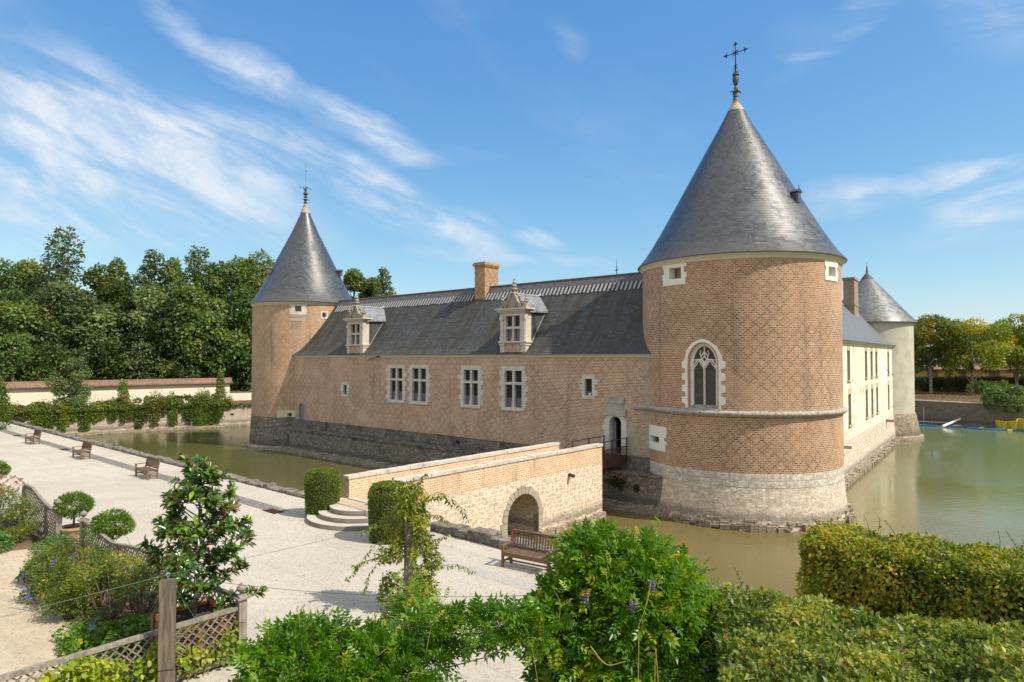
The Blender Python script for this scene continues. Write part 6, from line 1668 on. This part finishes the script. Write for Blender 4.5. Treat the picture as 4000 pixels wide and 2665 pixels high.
def fence(name, label, p, d, L, top, zb=.12, posts=(), rail=True, sp=.18, plain=(), mat='woodg'):
    o = thing(name, label, 'fence', p, math.atan2(d.y, d.x))
    mb = MB(); lattice(mb, .1, L - .1, zb + .05, lambda x: top(x) - .05, sp); mb.build('lattice_panel', M[mat], o)
    N_ = max(2, int(L / .25)); mb = MB()
    for i in range(N_):
        xa, xb = .085 + (L - .17) * i / N_, .085 + (L - .17) * (i + 1) / N_
        mb.bar((xa, 0, top(xa)), (xb, 0, top(xb)), .10, .075)
    mb.build('top_rail', M[mat], o)
    mb = MB(); mb.box(.085, L - .085, -.045, .045, zb - .05, zb + .05); mb.build('bottom_rail', M[mat], o)
    for x in posts: fpost(o, loc=(x, 0, 0))
    for x in plain:
        q = fpost(o, h=top(x) + .02, w=.12, ball=False, loc=(x, -.0, 0))
    return o
f1 = fence('lattice_fence', 'weathered lattice fence in the foreground running behind the tall square oak post', FC, FE, 6.4, lambda x: 1.10, posts=(0,), plain=(4.1, 6.4))
ff = fence('lattice_fence', 'lattice fence along the gravel behind the magnolia, dipping between its posts', FC + FD * .02, FD, 9.88, lambda x: 1.05 + .22 * abs(math.cos(PI * x / 9.88 * 2)) ** 1.5 , posts=(9.88,))
f3 = fence('lattice_fence', 'lattice fence with a scooped top rising to the left from the gateway post', FC + FD * 12.4, FD, 4.2, lambda x: 1.12 + .42 * (min(x, 3.0) / 3.0) ** 2.0, posts=(0,), plain=(1.4, 4.2))

def post(label, loc, h, w, rot, mat):
    o = thing('pergola_post', label, 'post', loc, rot, 'square pergola posts')
    mb = MB(); mb.prism([(-w / 2, -.2), (w / 2, -.2), (w / 2, h - .02), (-w / 2, h + .02)], -w / 2, w / 2, 'x'); mb.build('timber', M[mat], o)
    mb = MB(); mb.tube([(0, 0, h), (0, 0, h + .06)], .008, 6)
    mb.tube([(.03 * math.cos(a), 0, h + .09 + .03 * math.sin(a)) for a in np.linspace(0, 2 * PI, 13)], .008, 6); mb.build('ring_bolt', M['galv'], o)
    mb = MB()
    mb.box(-w / 2 - .006, w / 2 + .006, -w / 2 - .006, w / 2 + .006, .55, .562); mb.build('wire_tie', M['iron'], o)
    return o
PA = Vector((-6.40, 12.2, 2.4)); PB = Vector((-2.58, 16.3, 2.4)); PCn = Vector((1.9, 10.9, 2.4)); PDn = Vector((-9.6, 8.6, 2.4))
post('tall square oak post with a ring bolt on top, nearest in the foreground', PA, 2.17, .25, D2R(18), 'wood')
post('cracked grey post wrapped in the yellow green climber', PB, 2.2, .17, D2R(25), 'woodg')
def wire(label, p, q, sag=.05):
    p, q = Vector(p), Vector(q); pts = []
    for i in range(13):
        u = i / 12; v = p.lerp(q, u); v.z -= sag * 4 * u * (1 - u); pts.append(v)
    tag(MB().tube(pts, .0045, 5).build('wire', M['wirem'], None), label, 'wire')
zt = Vector((0, 0, 2.26))
wire('wire from the near oak post to the post with the yellow green climber', PA + zt, PB + zt, .03)
wire('wire from the near oak post down to the left frame edge', PA + zt, PDn + Vector((0, 0, 2.2)), .02)
wire('slack wire from the near oak post across the gravel to the big wisteria', PA + zt, PCn + Vector((0, 0, 2.45)), .25)
wire('wire from the near oak post toward the front wisteria', PA + zt, Vector((-4.2, 9.6, 4.25)), .02)
wire('wire from the post with the climber toward the bench and the big wisteria', PB + zt, PCn + Vector((.4, .8, 2.7)), .12)

# planter box with the magnolia
pb_o = thing('planter_box', 'orange plank planter box behind the corner lattice holding the magnolia', 'planter', FC + FE * .62 + FD * .75, math.atan2(FE.y, FE.x))
mb = MB()
for k in range(9):
    x = -.52 + k * .118; mb.box(x, x + .112, .56, .60, .12, .98); mb.box(x, x + .112, -.60, -.56, .12, .98)
    mb.box(-.56, -.525, x, x + .112, .12, .98); mb.box(.542, .58, x, x + .112, .12, .98)
mb.build('planks', M['box_o'], pb_o)
mb = MB(); mb.box(-.56, .58, -.6, .6, .12, .88); mb.build('soil', M['soil'], pb_o)
for xa in (-.62, .5):
    for ya in (-.64, .52): MB().box(xa, xa + .12, ya, ya + .12, 0, 1.0).build('corner_post', M['wood'], pb_o)

# dry leaves blown against the kerb and steps, flecks drifting on the moat
n = 900; s_ = RNG.uniform(-60, 12, n); o_ = -np.abs(RNG.normal(size=n)) * .9 - .15
P = np.stack([E0.x + ED.x * s_ + EN.x * o_, E0.y + ED.y * s_ + EN.y * o_, np.full(n, 2.425)], 1)
Q = np.stack([RNG.normal(-7.3, .7, 260), RNG.normal(25.3, .6, 260), np.full(260, 2.425)], 1); P = np.concatenate([P, Q, np.stack([RNG.uniform(-16, 3, 500), RNG.uniform(13, 28, 500), np.full(500, 2.42)], 1)])
tag(leafmesh('fallen_leaves', P, rsph(len(P)) * [1, 1, .15], np.tile([0, 0, 1.], (len(P), 1)) + rsph(len(P)) * .3, RNG.uniform(.03, .07, len(P)), .6, RNG.random(len(P)), L_['litter']), kind='stuff')
n = 160; P = np.stack([RNG.uniform(0, 26, n), RNG.uniform(24, 46, n), np.full(n, .012)], 1)
P = P[(np.hypot(P[:, 0] - 13.33, P[:, 1] - 38.35) > 6.2)]
tag(leafmesh('floating_leaves', P, rsph(len(P)) * [1, 1, .05], np.tile([0, 0, 1.], (len(P), 1)), RNG.uniform(.05, .1, len(P)), .6, RNG.random(len(P)), L_['pink']), kind='stuff')
# ------------------------------------------------------------------ magnolia
def magnolia():
    rng = np.random.default_rng(42); rr = random.Random(42)
    loc = FC + FE * .62 + FD * .75
    o = thing('magnolia', 'glossy leaved young magnolia tree with brown leaf backs in the corner planter', 'tree', (loc.x, loc.y, loc.z + .85))
    mb = MB(); H = 3.15; P = []; T = []; N = []
    trunk = branch(mb, (0, 0, 0), (.12, 0, H), .05, .012, .03, 8, 8, rr)
    tips = []
    for i in range(60):
        u = .01 + .95 * (i + rr.random()) / 60; base = Vector((.12 * u, 0, H * u))
        a = i * 2.4 + rr.uniform(-.5, .5); L = (1.25 * (1 - u) ** .75 + .16) * rr.uniform(.6, 1.15)
        if rr.random() < .12: L *= 1.25
        el = rr.uniform(.25, .75)
        q = base + Vector((math.cos(a) * math.cos(el), math.sin(a) * math.cos(el), math.sin(el))) * L
        pts = branch(mb, base, q, .016, .006, .08, 4, 5, rr); tips.append((q, (q - base).normalized(), 1.0))
        for k in range(int(3 + L * 7)):
            s = rr.uniform(.3, .95); j = min(int(s * 4), 3); b0 = pts[j].lerp(pts[j + 1], s * 4 - j)
            d = ((q - base).normalized() + Vector((rr.uniform(-1, 1), rr.uniform(-1, 1), rr.uniform(-.2, .9)))).normalized()
            q2 = b0 + d * rr.uniform(.1, .34); mb.tube([b0, q2], [.007, .004], 4, cap=False); tips.append((q2, d, .8))
    tips.append((Vector((.12, 0, H)), Vector((0, 0, 1)), 1.1))
    mb.build('branches', M['bark'], o, smooth=60)
    tint = []; Ln = []
    for q, d, s in tips:
        m = rr.randint(6, 11); cl = rr.uniform(-.12, .12)
        for k in range(m):
            a = k * 2.4 + rr.random(); up = Vector((0, 0, 1)); t1_ = d.cross(up if abs(d.z) < .9 else Vector((1, 0, 0))).normalized(); t2_ = d.cross(t1_)
            sp = rr.uniform(.5, 1.5)
            dirn = (d * rr.uniform(.3, 1.0) + (t1_ * math.cos(a) + t2_ * math.sin(a)) * sp).normalized() + Vector((0, 0, -.1))
            P.append(q - d * rr.uniform(0, .10)); T.append(dirn); N.append(d + Vector((0, 0, .8)) + Vector((rr.uniform(-.4, .4), rr.uniform(-.4, .4), 0)))
            v = .36 + cl + rr.gauss(0, .18)
            if rr.random() < .13: v = rr.uniform(.8, 1)
            elif v > .72: v = .72
            tint.append(v); Ln.append(rr.uniform(.14, .24) * s)
    leafmesh('foliage', P, T, N, Ln, .42, np.array(tint), L_['magn'], o, tpl=(OVAL, OVALF), fold=.3, smooth=True)
magnolia()

# ------------------------------------------------------------------ garden beds
def soil_bed(name, pts): return sheet(name, pts, M['soil2'], 2.412)
M['soil2'] = gravel_mat('bed_soil', (.20, .14, .09), (.14, .10, .06), (.10, .07, .045))
gp = [FC + FE * 9, FC + FD * .05, FC + FD * 9.9, FC + FD * 12.4, FC + FD * 30, FC + FD * 30 + FE * 22, FC + FE * 22]
sheet('garden_path', gp, M['sand'], 2.408)
def bedline(s, n): return FC + FD * s + FE * n        # s along the gravel fence, n towards the camera side
soil_bed('flower_bed', [bedline(.1, .1), bedline(9.5, .1), bedline(9.6, .8), bedline(9.0, 1.4), bedline(5.6, 1.7), bedline(3.6, 1.9), bedline(1.4, 2.2), bedline(.8, 6.5), bedline(.1, 6.5)])
soil_bed('flower_bed', [bedline(12.6, .1), bedline(26, .1), bedline(26, 2.6), bedline(13.3, 1.8)])

def rosebush(label, s, n, w, h, seed, base=.5, nleaf=2600, mat='rose', leaf=.10, dens=.8):
    p = bedline(s, n); b = rblobs(14, w, w * .8, h, .26, seed, .25)
    o = bush('rose_bush', label, 'bush', (p.x, p.y, 2.41), b, nleaf, leaf, L_[mat], 1.0, seed, base, True, PINN_S, .35, .15, .8, a=.14, b=.2)
    rng = np.random.default_rng(seed); mb = MB(); rr = random.Random(seed)
    for k in range(14):
        a = rr.uniform(0, 6.28); r_ = w * rr.uniform(.5, 1.1); branch(mb, (rr.uniform(-.1, .1), rr.uniform(-.1, .1), 0), (r_ * math.cos(a), r_ * math.sin(a), h * rr.uniform(.6, 1.15)), .012, .004, .15, 4, 5, rr)
    mb.build('canes', M['bark'], o, smooth=60)
    return o
rosebush('yellow flecked rose bush with golden leaves beside the gateway post', 8.0, .6, .5, 1.35, 31, .5)
rosebush('rose bush with a mossy stump at the path corner', 8.4, 1.25, .45, 1.05, 32, .48)
rosebush('olive green rose bush in front of the second ball tree', 7.2, .8, .65, 1.5, 33, .42)
rosebush('rose bush with bright yellow leaves over the path edge', 6.6, 1.4, .6, 1.05, 34, .48)
rosebush('straggly half bare rose bush in the middle of the bed', 5.5, 1.0, .75, 1.55, 35, .45, 2200)
rosebush('rose bush with thin brown canes left of the magnolia', 4.3, 1.1, .8, 1.5, 36, .40, 1900)
rosebush('tall loose rose sprays touching the left side of the magnolia', 3.6, .6, .7, 2.0, 37, .5, 1700)
rosebush('yellow leaved rose bush spreading over the path near the shadow', 5.2, 1.6, .5, .85, 38, .5)
rosebush('rose bush covered in dry pink flowers at the left frame edge', 16.2, 1.0, 1.0, 1.7, 39, .4)
rosebush('yellow green rose bush leaning on the scooped fence', 14.4, .9, .8, 1.75, 40, .5)
pk = bedline(16.4, 1.0); P = rsph(260) * [1.0, .8, .35] + [0, 0, 1.65]
o = thing('dry_flowers', 'spent pinkish brown rose flowers on top of the bush at the left frame edge', 'flowers', (pk.x, pk.y, 2.41)); leafmesh('petals', P, rsph(260), rsph(260) + [0, 0, .8], .10, .9, RNG.random(260), L_['pink'], o)

def mounds(label, s, n, w, d, h, seed, nl=4500, leaf=.075, mat='ger', name='groundcover_plant', base=.5):
    p = bedline(s, n); rr = random.Random(seed)
    b = [(rr.uniform(-w, w), rr.uniform(-d, d), rr.uniform(.02, .14), rr.uniform(.28, .46), rr.uniform(.28, .46), h * rr.uniform(.7, 1.1)) for _ in range(16)]
    rot = math.atan2(FD.y, FD.x); ca, sa = math.cos(rot), math.sin(rot)
    b = [(x * ca - y * sa, x * sa + y * ca, z, r1_, r2_, h_) for x, y, z, r1_, r2_, h_ in b]
    return bush(name, label, 'plant', (p.x, p.y, 2.41), b, nl, leaf, L_[mat], .9, seed, base, False, down=.1, inner=.75, out=.4, a=.08, b=.2)
mounds('large low green groundcover mound at the left frame edge below the roses', 16.2, 2.3, 1.5, .8, .5, 51, 7000)
mounds('low green groundcover mound in front of the scooped fence', 13.8, 1.6, 1.0, .5, .42, 52, 5000)
mounds('small green groundcover tuft at the foot of the gateway post by the pot', 12.0, .25, .35, .25, .36, 53, 1800)
mounds('low green groundcover clump spilling on to the path before the roses', 9.5, 1.0, .45, .45, .42, 54, 5500)
mounds('darker groundcover clump under the rose bush with yellow leaves', 7.7, 1.5, .5, .3, .36, 55, 4200, base=.35)
mounds('bright leafy perennials inside the near fence left of the oak post', 0.42, 2.5, .2, .85, .36, 56, 3800, .10, 'bed', 'bed_plant', .62)
mounds('yellow green perennials between the path shadow and the near fence', 0.38, 4.2, .16, .85, .3, 57, 3000, .10, 'bed', 'bed_plant', .72)
mounds('sparse light green perennials at the lower left by the fence', 0.36, 5.9, .16, .8, .24, 58, 1800, .10, 'bed', 'bed_plant', .65)
mounds('dark green perennials under the magnolia planter', 2.3, 1.2, .55, .5, .45, 59, 4200, .10, 'bed', 'bed_plant', .3)
mounds('leafy perennials at the foot of the straggly rose', 3.2, 1.75, .6, .3, .3, 60, 3200, .09, 'bed', 'bed_plant', .4)

def spike(label, s, n, z, h, mat='blue', k=40, lean=.1, name='blue_flower'):
    p = bedline(s, n); rng = np.random.default_rng(int(abs(s * 100 + n * 10))); u = rng.random(k)
    P = np.stack([rng.normal(size=k) * .03 + lean * u, rng.normal(size=k) * .03, z + h * u], 1)
    o = thing(name, label, 'flower', (p.x, p.y, 2.41)); leafmesh('petals', P, rsph(k, rng), rsph(k, rng), .04, .8, rng.random(k), L_[mat], o)
    mb = MB(); mb.tube([(0, 0, 0), (lean * .3, 0, z), (lean, 0, z + h)], [.008, .006, .003], 5); mb.build('stem', M['stem'], o)
for a in (('blue flower spike standing in the middle of the rose bed', 6.5, 1.7, .85, .45), ('short blue flower at the path corner stump', 8.5, 1.5, .5, .2), ('second short blue flower just below the stump', 8.2, 1.6, .45, .15), ('small blue flower left over the groundcover', 8.3, 1.9, .35, .12),
          ('leaning blue flower hanging over the path', 6.4, 2.1, .3, .3, 'blue', 50, -.25), ('dim blue flower inside the rose bush', 6.9, 1.2, .9, .2), ('small blue flower by the dark label plate', 3.0, 1.8, .5, .1)): spike(*a)
for s, n, lab in ((14.9, .9, 'small dark plant label below the yellow green rose on the scooped fence'), (2.7, 1.9, 'small dark plant label among the perennials left of the oak post')):
    p = bedline(s, n); o = thing('plant_label', lab, 'label', (p.x, p.y, 2.41), D2R(-35)); mb = MB(); mb.bar((0, 0, 0), (0, .02, .5), .02, .01); mb.build('stake', M['iron'], o); mb = MB(); mb.bar((-.09, .0, .52), (.09, .0, .52), .13, .012, up=(0, -.5, 1)); mb.build('plate', M['plate'], o)
# vine on the near fence
def vine(label, s0, s1, n, seed, base=.5, zr=(.3, 1.15), side=.05, leaf=.12):
    rng = np.random.default_rng(seed); p = FC + FE * ((s0 + s1) / 2)
    o = thing('climbing_vine', label, 'climber', (p.x, p.y, 2.41), math.atan2(FE.y, FE.x))
    x = rng.uniform(-(s1 - s0) / 2, (s1 - s0) / 2, n); z = rng.uniform(*zr, n); w = np.sin(x * 3.1 + seed) * .5 + .5
    keep = (rng.random(n) < .35 + .65 * w) & (z < zr[1] * (.62 + .38 * w) + .1); x, z = x[keep], z[keep]; m = len(x)
    # near side of this fence lies towards local +y
    y = side + np.abs(rng.normal(size=m)) * .13
    P = np.stack([x, y, z], 1); N = np.tile([0, 1, .5], (m, 1)); T, Mn = leaf_dirs(norm(N), rng, .3, .7, .5, .9)
    leafmesh('foliage', P, T, Mn, leaf * rng.uniform(.6, 1.2, m), .7, base + rng.normal(size=m) * .2 + .15 * np.sin(x * 5), L_['vine'], o, tpl=(OVAL, OVALF), fold=.35)
    mb = MB()
    for k in range(8):
        a = rng.uniform(-(s1 - s0) / 2, (s1 - s0) / 2); mb.tube([(a, .08, 0), (a + rng.normal() * .2, .1, .4), (a + rng.normal() * .3, .1, .8), (a + rng.normal() * .4, .1, 1.1)], [.01, .008, .006, .004], 5)
    mb.build('stems', M['stem'], o)
vine('light green vine leaves on the lattice right of the oak post', .15, 1.3, 420, 61, .45, (.15, .85))
vine('yellow green vine smothering the near fence just left of the oak post', 1.5, 3.2, 1500, 62, .55, (.05, 1.1))
vine('large pale vine leaves over the fence in the lower left corner', 3.2, 6.0, 1300, 63, .6, (.0, 1.05), leaf=.15)

# ------------------------------------------------------------------ climber on the second post
def climber():
    rng = np.random.default_rng(77); rr = random.Random(77)
    o = thing('climbing_shrub', 'yellow green climber with long trailing shoots wrapped round the cracked grey post', 'climber', (PB.x, PB.y, 2.4))
    bl = []
    for i in range(44):
        u = rr.random(); z = .15 + 2.9 * u; w = .66 * (1 - .45 * abs(u - .45)) * math.sqrt(rr.random()); a = rr.uniform(0, 6.28)
        if u > .75: w *= .6
        bl.append((w * math.cos(a), w * math.sin(a) * .8 - (0.0), z, .24, .24, .2))
    P, N, ix = blob_points(bl, 12000, rng, .1, 0); keep = ~((np.abs(P[:, 0]) < .13) & (P[:, 1] < 0) & (P[:, 2] > .7) & (P[:, 2] < 2.2)); P, N, ix = P[keep], N[keep], ix[keep]
    T, Mn = leaf_dirs(N, rng, .4, .7, .6, .7)
    leafmesh('foliage', P, T, Mn, rng.uniform(.07, .14, len(P)), .42, clump_tint(len(P), ix, len(bl), .45, .15, .2, rng), L_['clem'], o)
    mb = MB(); SP = []; ST = []
    arcs = [((.2, 0, 2.6), (.75, -.1, 2.95), (1.25, -.1, 2.65), (1.5, -.1, 2.25)), ((.2, 0, 2.5), (.5, -.1, 2.75), (.85, -.1, 2.85), (1.05, 0, 2.62)), ((-.2, 0, 1.9), (-.7, -.2, 1.75), (-1.1, -.3, 1.3), (-1.45, -.3, .85)), ((-.3, 0, 2.2), (-.8, -.1, 2.2), (-1.15, -.1, 1.95)), ((.3, 0, 1.1), (.75, -.1, 1.15), (1.25, -.2, 1.2), (1.65, -.2, 1.05)),
            ((-.1, 0, 2.7), (-.25, 0, 3.1), (-.4, 0, 3.3)), ((.1, 0, 2.7), (.25, 0, 3.2), (.45, 0, 3.4)), ((-.3, 0, 1.4), (-.75, -.1, 1.35), (-1.2, -.1, 1.2), (-1.3, -.1, 1.1)), ((.25, 0, 1.8), (.6, 0, 1.75), (1.0, -.1, 1.9)), ((-.3, -.1, 1.0), (-.6, -.2, .8), (-.7, -.2, .35)), ((.3, -.1, .9), (.5, -.2, .6), (.55, -.2, .3)),
            ((.2, 0, 2.2), (.7, -.1, 2.4), (1.0, -.1, 2.25)), ((-.2, 0, 1.6), (-.5, -.3, 1.5), (-.9, -.3, 1.0), (-1.0, -.3, .6))]
    for ar in arcs:
        pts = crom(ar, 3); mb.tube(pts, [.009 - .007 * i / len(pts) for i in range(len(pts))], 5)
        for i in range(len(pts) - 1):
            for u in np.linspace(0, 1, 6):
                SP.append(pts[i].lerp(pts[i + 1], u) + Vector((rr.gauss(0, .02), rr.gauss(0, .02), rr.gauss(0, .02)))); ST.append((rr.gauss(0, .5), rr.gauss(0, .5), -.7))
    for k in range(10):
        a = rr.uniform(0, 6.28); mb.tube([(.15 * math.cos(a), .15 * math.sin(a), 0), (.2 * math.cos(a + .5), .2 * math.sin(a + .5), 1.0), (.18 * math.cos(a + 1), .18 * math.sin(a + 1), 2.4)], [.014, .012, .007], 5)
    mb.build('stems', M['bark'], o, smooth=60)
    SP = np.array(SP); leafmesh('trailing_leaves', SP, np.array(ST), rsph(len(SP), rng) + [0, 0, .7], rng.uniform(.09, .15, len(SP)), .4, .3 + rng.normal(size=len(SP)) * .2, L_['clem'], o)
climber()

# ------------------------------------------------------------------ wisteria
def wisteria(label, loc, blobs, n, seed, leaf=(.24, .36), base=.42, stemfoot=(0, 0), flowers=(), tendrils=18, droopers=0):
    rng = np.random.default_rng(seed); rr = random.Random(seed)
    o = thing('wisteria', label, 'climber', loc)
    P, N, ix = blob_points(blobs, n, rng, .5, .2)
    T = norm(N * .75 + rng.normal(size=P.shape) * .55 + np.array([0, 0, .12])); Mn = norm(N * .7 + rng.normal(size=P.shape) * .4 + np.array([0, 0, .7]))
    tint = clump_tint(len(P), ix, len(blobs), base, .10, .16, rng); y = rng.random(len(P)) < .035; tint[y] = rng.uniform(.85, 1, y.sum())
    leafmesh('foliage', P, T, Mn, rng.uniform(*leaf, len(P)), 1.0, tint, L_['wist'], o, tpl=PINN)
    mb = MB()
    f = Vector((stemfoot[0], stemfoot[1], 2.4 - loc[2])); top = Vector((blobs[0][0], blobs[0][1], blobs[0][2] + .2))
    for k in range(3):
        a = k * 2.1; pts = [f + Vector((.06 * math.cos(a), .06 * math.sin(a), -.1))]
        for i in range(1, 9): u = i / 8; v = f.lerp(top, u); pts.append(v + Vector((.07 * math.cos(a + 5 * u), .07 * math.sin(a + 5 * u), 0)))
        mb.tube(pts, [.05 - .025 * i / 8 for i in range(9)], 7)
    for b in blobs[::2]: branch(mb, top - Vector((0, 0, .35)), (b[0], b[1], b[2] - .2), .014, .006, .15, 4, 5, rr)
    mb.build('stems', M['bark'], o, smooth=60)
    mb = MB(); LP = []; LT = []
    for k in range(tendrils):
        j = rr.randrange(len(P)); p = Vector(P[j]); d = Vector(N[j]) + Vector((rr.uniform(-.6, .6), rr.uniform(-.6, .6), rr.uniform(.2, .9))); d.normalize()
        L = rr.uniform(.25, .85); q = p + d * L * .6 + Vector((0, 0, .12)); e = p + d * L + Vector((rr.uniform(-.15, .15), 0, rr.uniform(-.3, .1)))
        cv = crom([p, p.lerp(q, .6) + Vector((0, 0, .06)), q + Vector((rr.uniform(-.1, .1), 0, .05)), e]); mb.tube(cv, [.006 - .003 * i / len(cv) for i in range(len(cv))], 4); LP += [q, e, p.lerp(q, .6)]; LT += [d + Vector((rr.uniform(-1, 1), rr.uniform(-1, 1), 0)) for _ in range(3)]
    mb.build('tendrils', M['tend'], o)
    leafmesh('young_leaves', np.array(LP), np.array(LT), np.tile([0, -.3, 1.], (len(LP), 1)), rng.uniform(.10, .2, len(LP)), 1.0, rng.uniform(.6, .98, len(LP)), L_['wist'], o, tpl=PINN)
    for fx, fy, fz, L in flowers:
        k = 90; u = rng.random(k); rad = .055 * (1 - u * .75)
        a = rng.uniform(0, 6.28, k); FP = np.stack([fx + rad * np.cos(a), fy + rad * np.sin(a), fz - L * u], 1)
        leafmesh('flower_raceme', FP, rsph(k, rng) + [0, 0, -.3], rsph(k, rng), .034, .8, rng.random(k), L_['flower'], o)
    return o
M['tend'] = plain_mat('tendril', (.34, .30, .07), .7, c2=(.22, .17, .05))
# big wisteria on its post (right of centre)
bigb = [(0, 0, 0, 1.0, .95, 1.1), (-.35, .0, .75, .75, .7, .72), (.45, .0, .55, .8, .7, .7), (-.8, -.1, .15, .6, .6, .75), (.95, -.1, -.2, .55, .6, .75), (.15, -.55, .45, .75, .5, .7), (-.45, -.55, -.35, .75, .5, .8), (.55, -.55, -.45, .8, .5, .8), (-1.0, -.2, .55, .32, .3, .26), (1.2, -.1, .22, .36, .3, .22), (-.55, -.1, 1.25, .42, .35, .3), (.25, 0, 1.05, .5, .4, .36), (-.75, -.3, -.9, .6, .5, .6), (.3, -.5, -1.1, .8, .5, .6), (1.15, -.3, -.85, .5, .45, .6), (-1.1, -.2, -.25, .35, .35, .5), (.9, -.6, -1.3, .6, .5, .6), (.35, -.8, -1.6, .7, .5, .6), (1.25, -.5, -1.25, .4, .4, .5)]
wisteria('huge round dark green wisteria in the foreground right of centre with lilac flower tails', (1.85, 10.6, 4.25), bigb, 9600, 91, flowers=[(-.95, -.75, .62, .32), (-1.02, -.6, .35, .2), (-.75, -.8, .95, .2), (.95, -1.0, -.05, .28), (1.12, -1.0, -.75, .28), (.5, -1.25, -.9, .28), (.75, -1.25, -1.05, .3), (-.1, -1.1, .95, .18), (.2, -1.0, 1.2, .15), (1.25, -.8, .25, .25)], tendrils=26)
# long hanging bare tendrils on its face
mb = MB()
for x0, pts in ((0, [(-.1, -1.35, .45), (-.12, -1.4, -.1), (-.14, -1.42, -.55), (.05, -1.42, -.62), (.1, -1.4, -.3), (.12, -1.36, .1)]), (0, [(.12, -1.4, .25), (.14, -1.44, -.3), (.05, -1.45, -.75), (.35, -1.45, -.85), (.38, -1.42, -.55), (.2, -1.42, -.5)]), (0, [(-.1, -1.3, .5), (0, -1.38, .85), (.08, -1.32, 1.15)]), (0, [(-.75, -1.2, .2), (-.55, -1.35, .02), (-.3, -1.4, .08)])):
    mb.tube(crom([Vector((1.85 + x, 10.42 + y, 4.45 + z)) for x, y, z in pts], 7), .007, 5)
tn = mb.build('tendril', M['tend'], None, smooth=60); tag(tn, 'looping bare yellow tendrils hanging on the face of the huge wisteria', 'tendril')
# front row over the wires
rb = []
rr = random.Random(9)
for i in range(17):
    u = i / 16; x = -1.75 + 3.6 * u; zz = .05 + .12 * math.sin(u * 9) + (.1 if u > .5 else 0) - (.22 if .22 < u < .34 else 0)
    zz += .12
    if u < .6: rb.append((x, rr.uniform(-.15, .15), zz, .42, .6, .40))
    else: rb.append((x, .25 + rr.uniform(-.1, .1), .60 + .12 * (u - .6) + rr.uniform(-.03, .03), .34, .34, .17))
    if u < .52: rb.append((x + .1, -.55, zz - .35, .42, .5, .5)); rb.append((x - .1, -1.1, zz - .55, .45, .5, .5))
rb += [(-1.95, 0, .0, .28, .35, .28), (2.1, .2, .62, .35, .4, .2), (2.4, .2, .6, .35, .4, .26)]
wisteria('wide low wisteria hedge along the bottom of the picture left of the huge one', (-1.7, 9.75, 3.97), rb, 7600, 92, leaf=(.2, .32), base=.42, stemfoot=(.5, 0), flowers=[(2.0, -.9, -.1, .2)], tendrils=30)
lowb = [(0, 0, .1, .5, .5, .3), (.5, -.2, -.2, .4, .4, .3), (.1, .2, -.5, .45, .4, .4)]
wisteria('yellowish wisteria shoots rising before the climber post', (-1.85, 11.6, 4.05), [(0, 0, 0, .34, .3, .3), (.2, .1, .3, .24, .2, .3), (-.2, 0, -.25, .4, .3, .25), (.3, 0, -.2, .3, .3, .25)], 420, 93, leaf=(.16, .26), base=.72, tendrils=14)

# ------------------------------------------------------------------ hornbeam hedges on the right (local x along the moat, y towards it)
HR = math.atan2(ED.y, ED.x)
def hw_at(x, n0):        # helper for readable placing
    return x
ha = Vector((5.87, 13.44, 2.4))
hedge_box('hornbeam_hedge', 'tall trimmed hornbeam hedge with a square left end standing at the moat edge', 'hedge', ha, HR, 0, 11, 0, 1.75, 0, 2.62, L_['hedge'], 1350, .085, True, .28, .52, ('t', 'f', 'l', 'b'), .62, .05, None, .34, None, 71, .75, 46)
hb = Vector((3.77, 11.7, 2.4))
hedge_box('hornbeam_arbour', 'broad trimmed hornbeam arbour filling the lower right corner', 'hedge', hb, HR, -.15, 9, -3.9, 0, 0, 2.35, L_['hedgeb'], 1500, .08, True, .5, .4, ('t', 'f', 'l', 'b'), .62, .085, lambda P: np.clip((P[:, 0] - .2) * .075, -.1, .42) + np.clip((P[:, 1] + 1.2) * -.06, -.2, .1), .42, None, 72, 0, 40, lambda P: P[:, 0] > -.15 + np.maximum(-P[:, 1] - .3, 0) * .5)
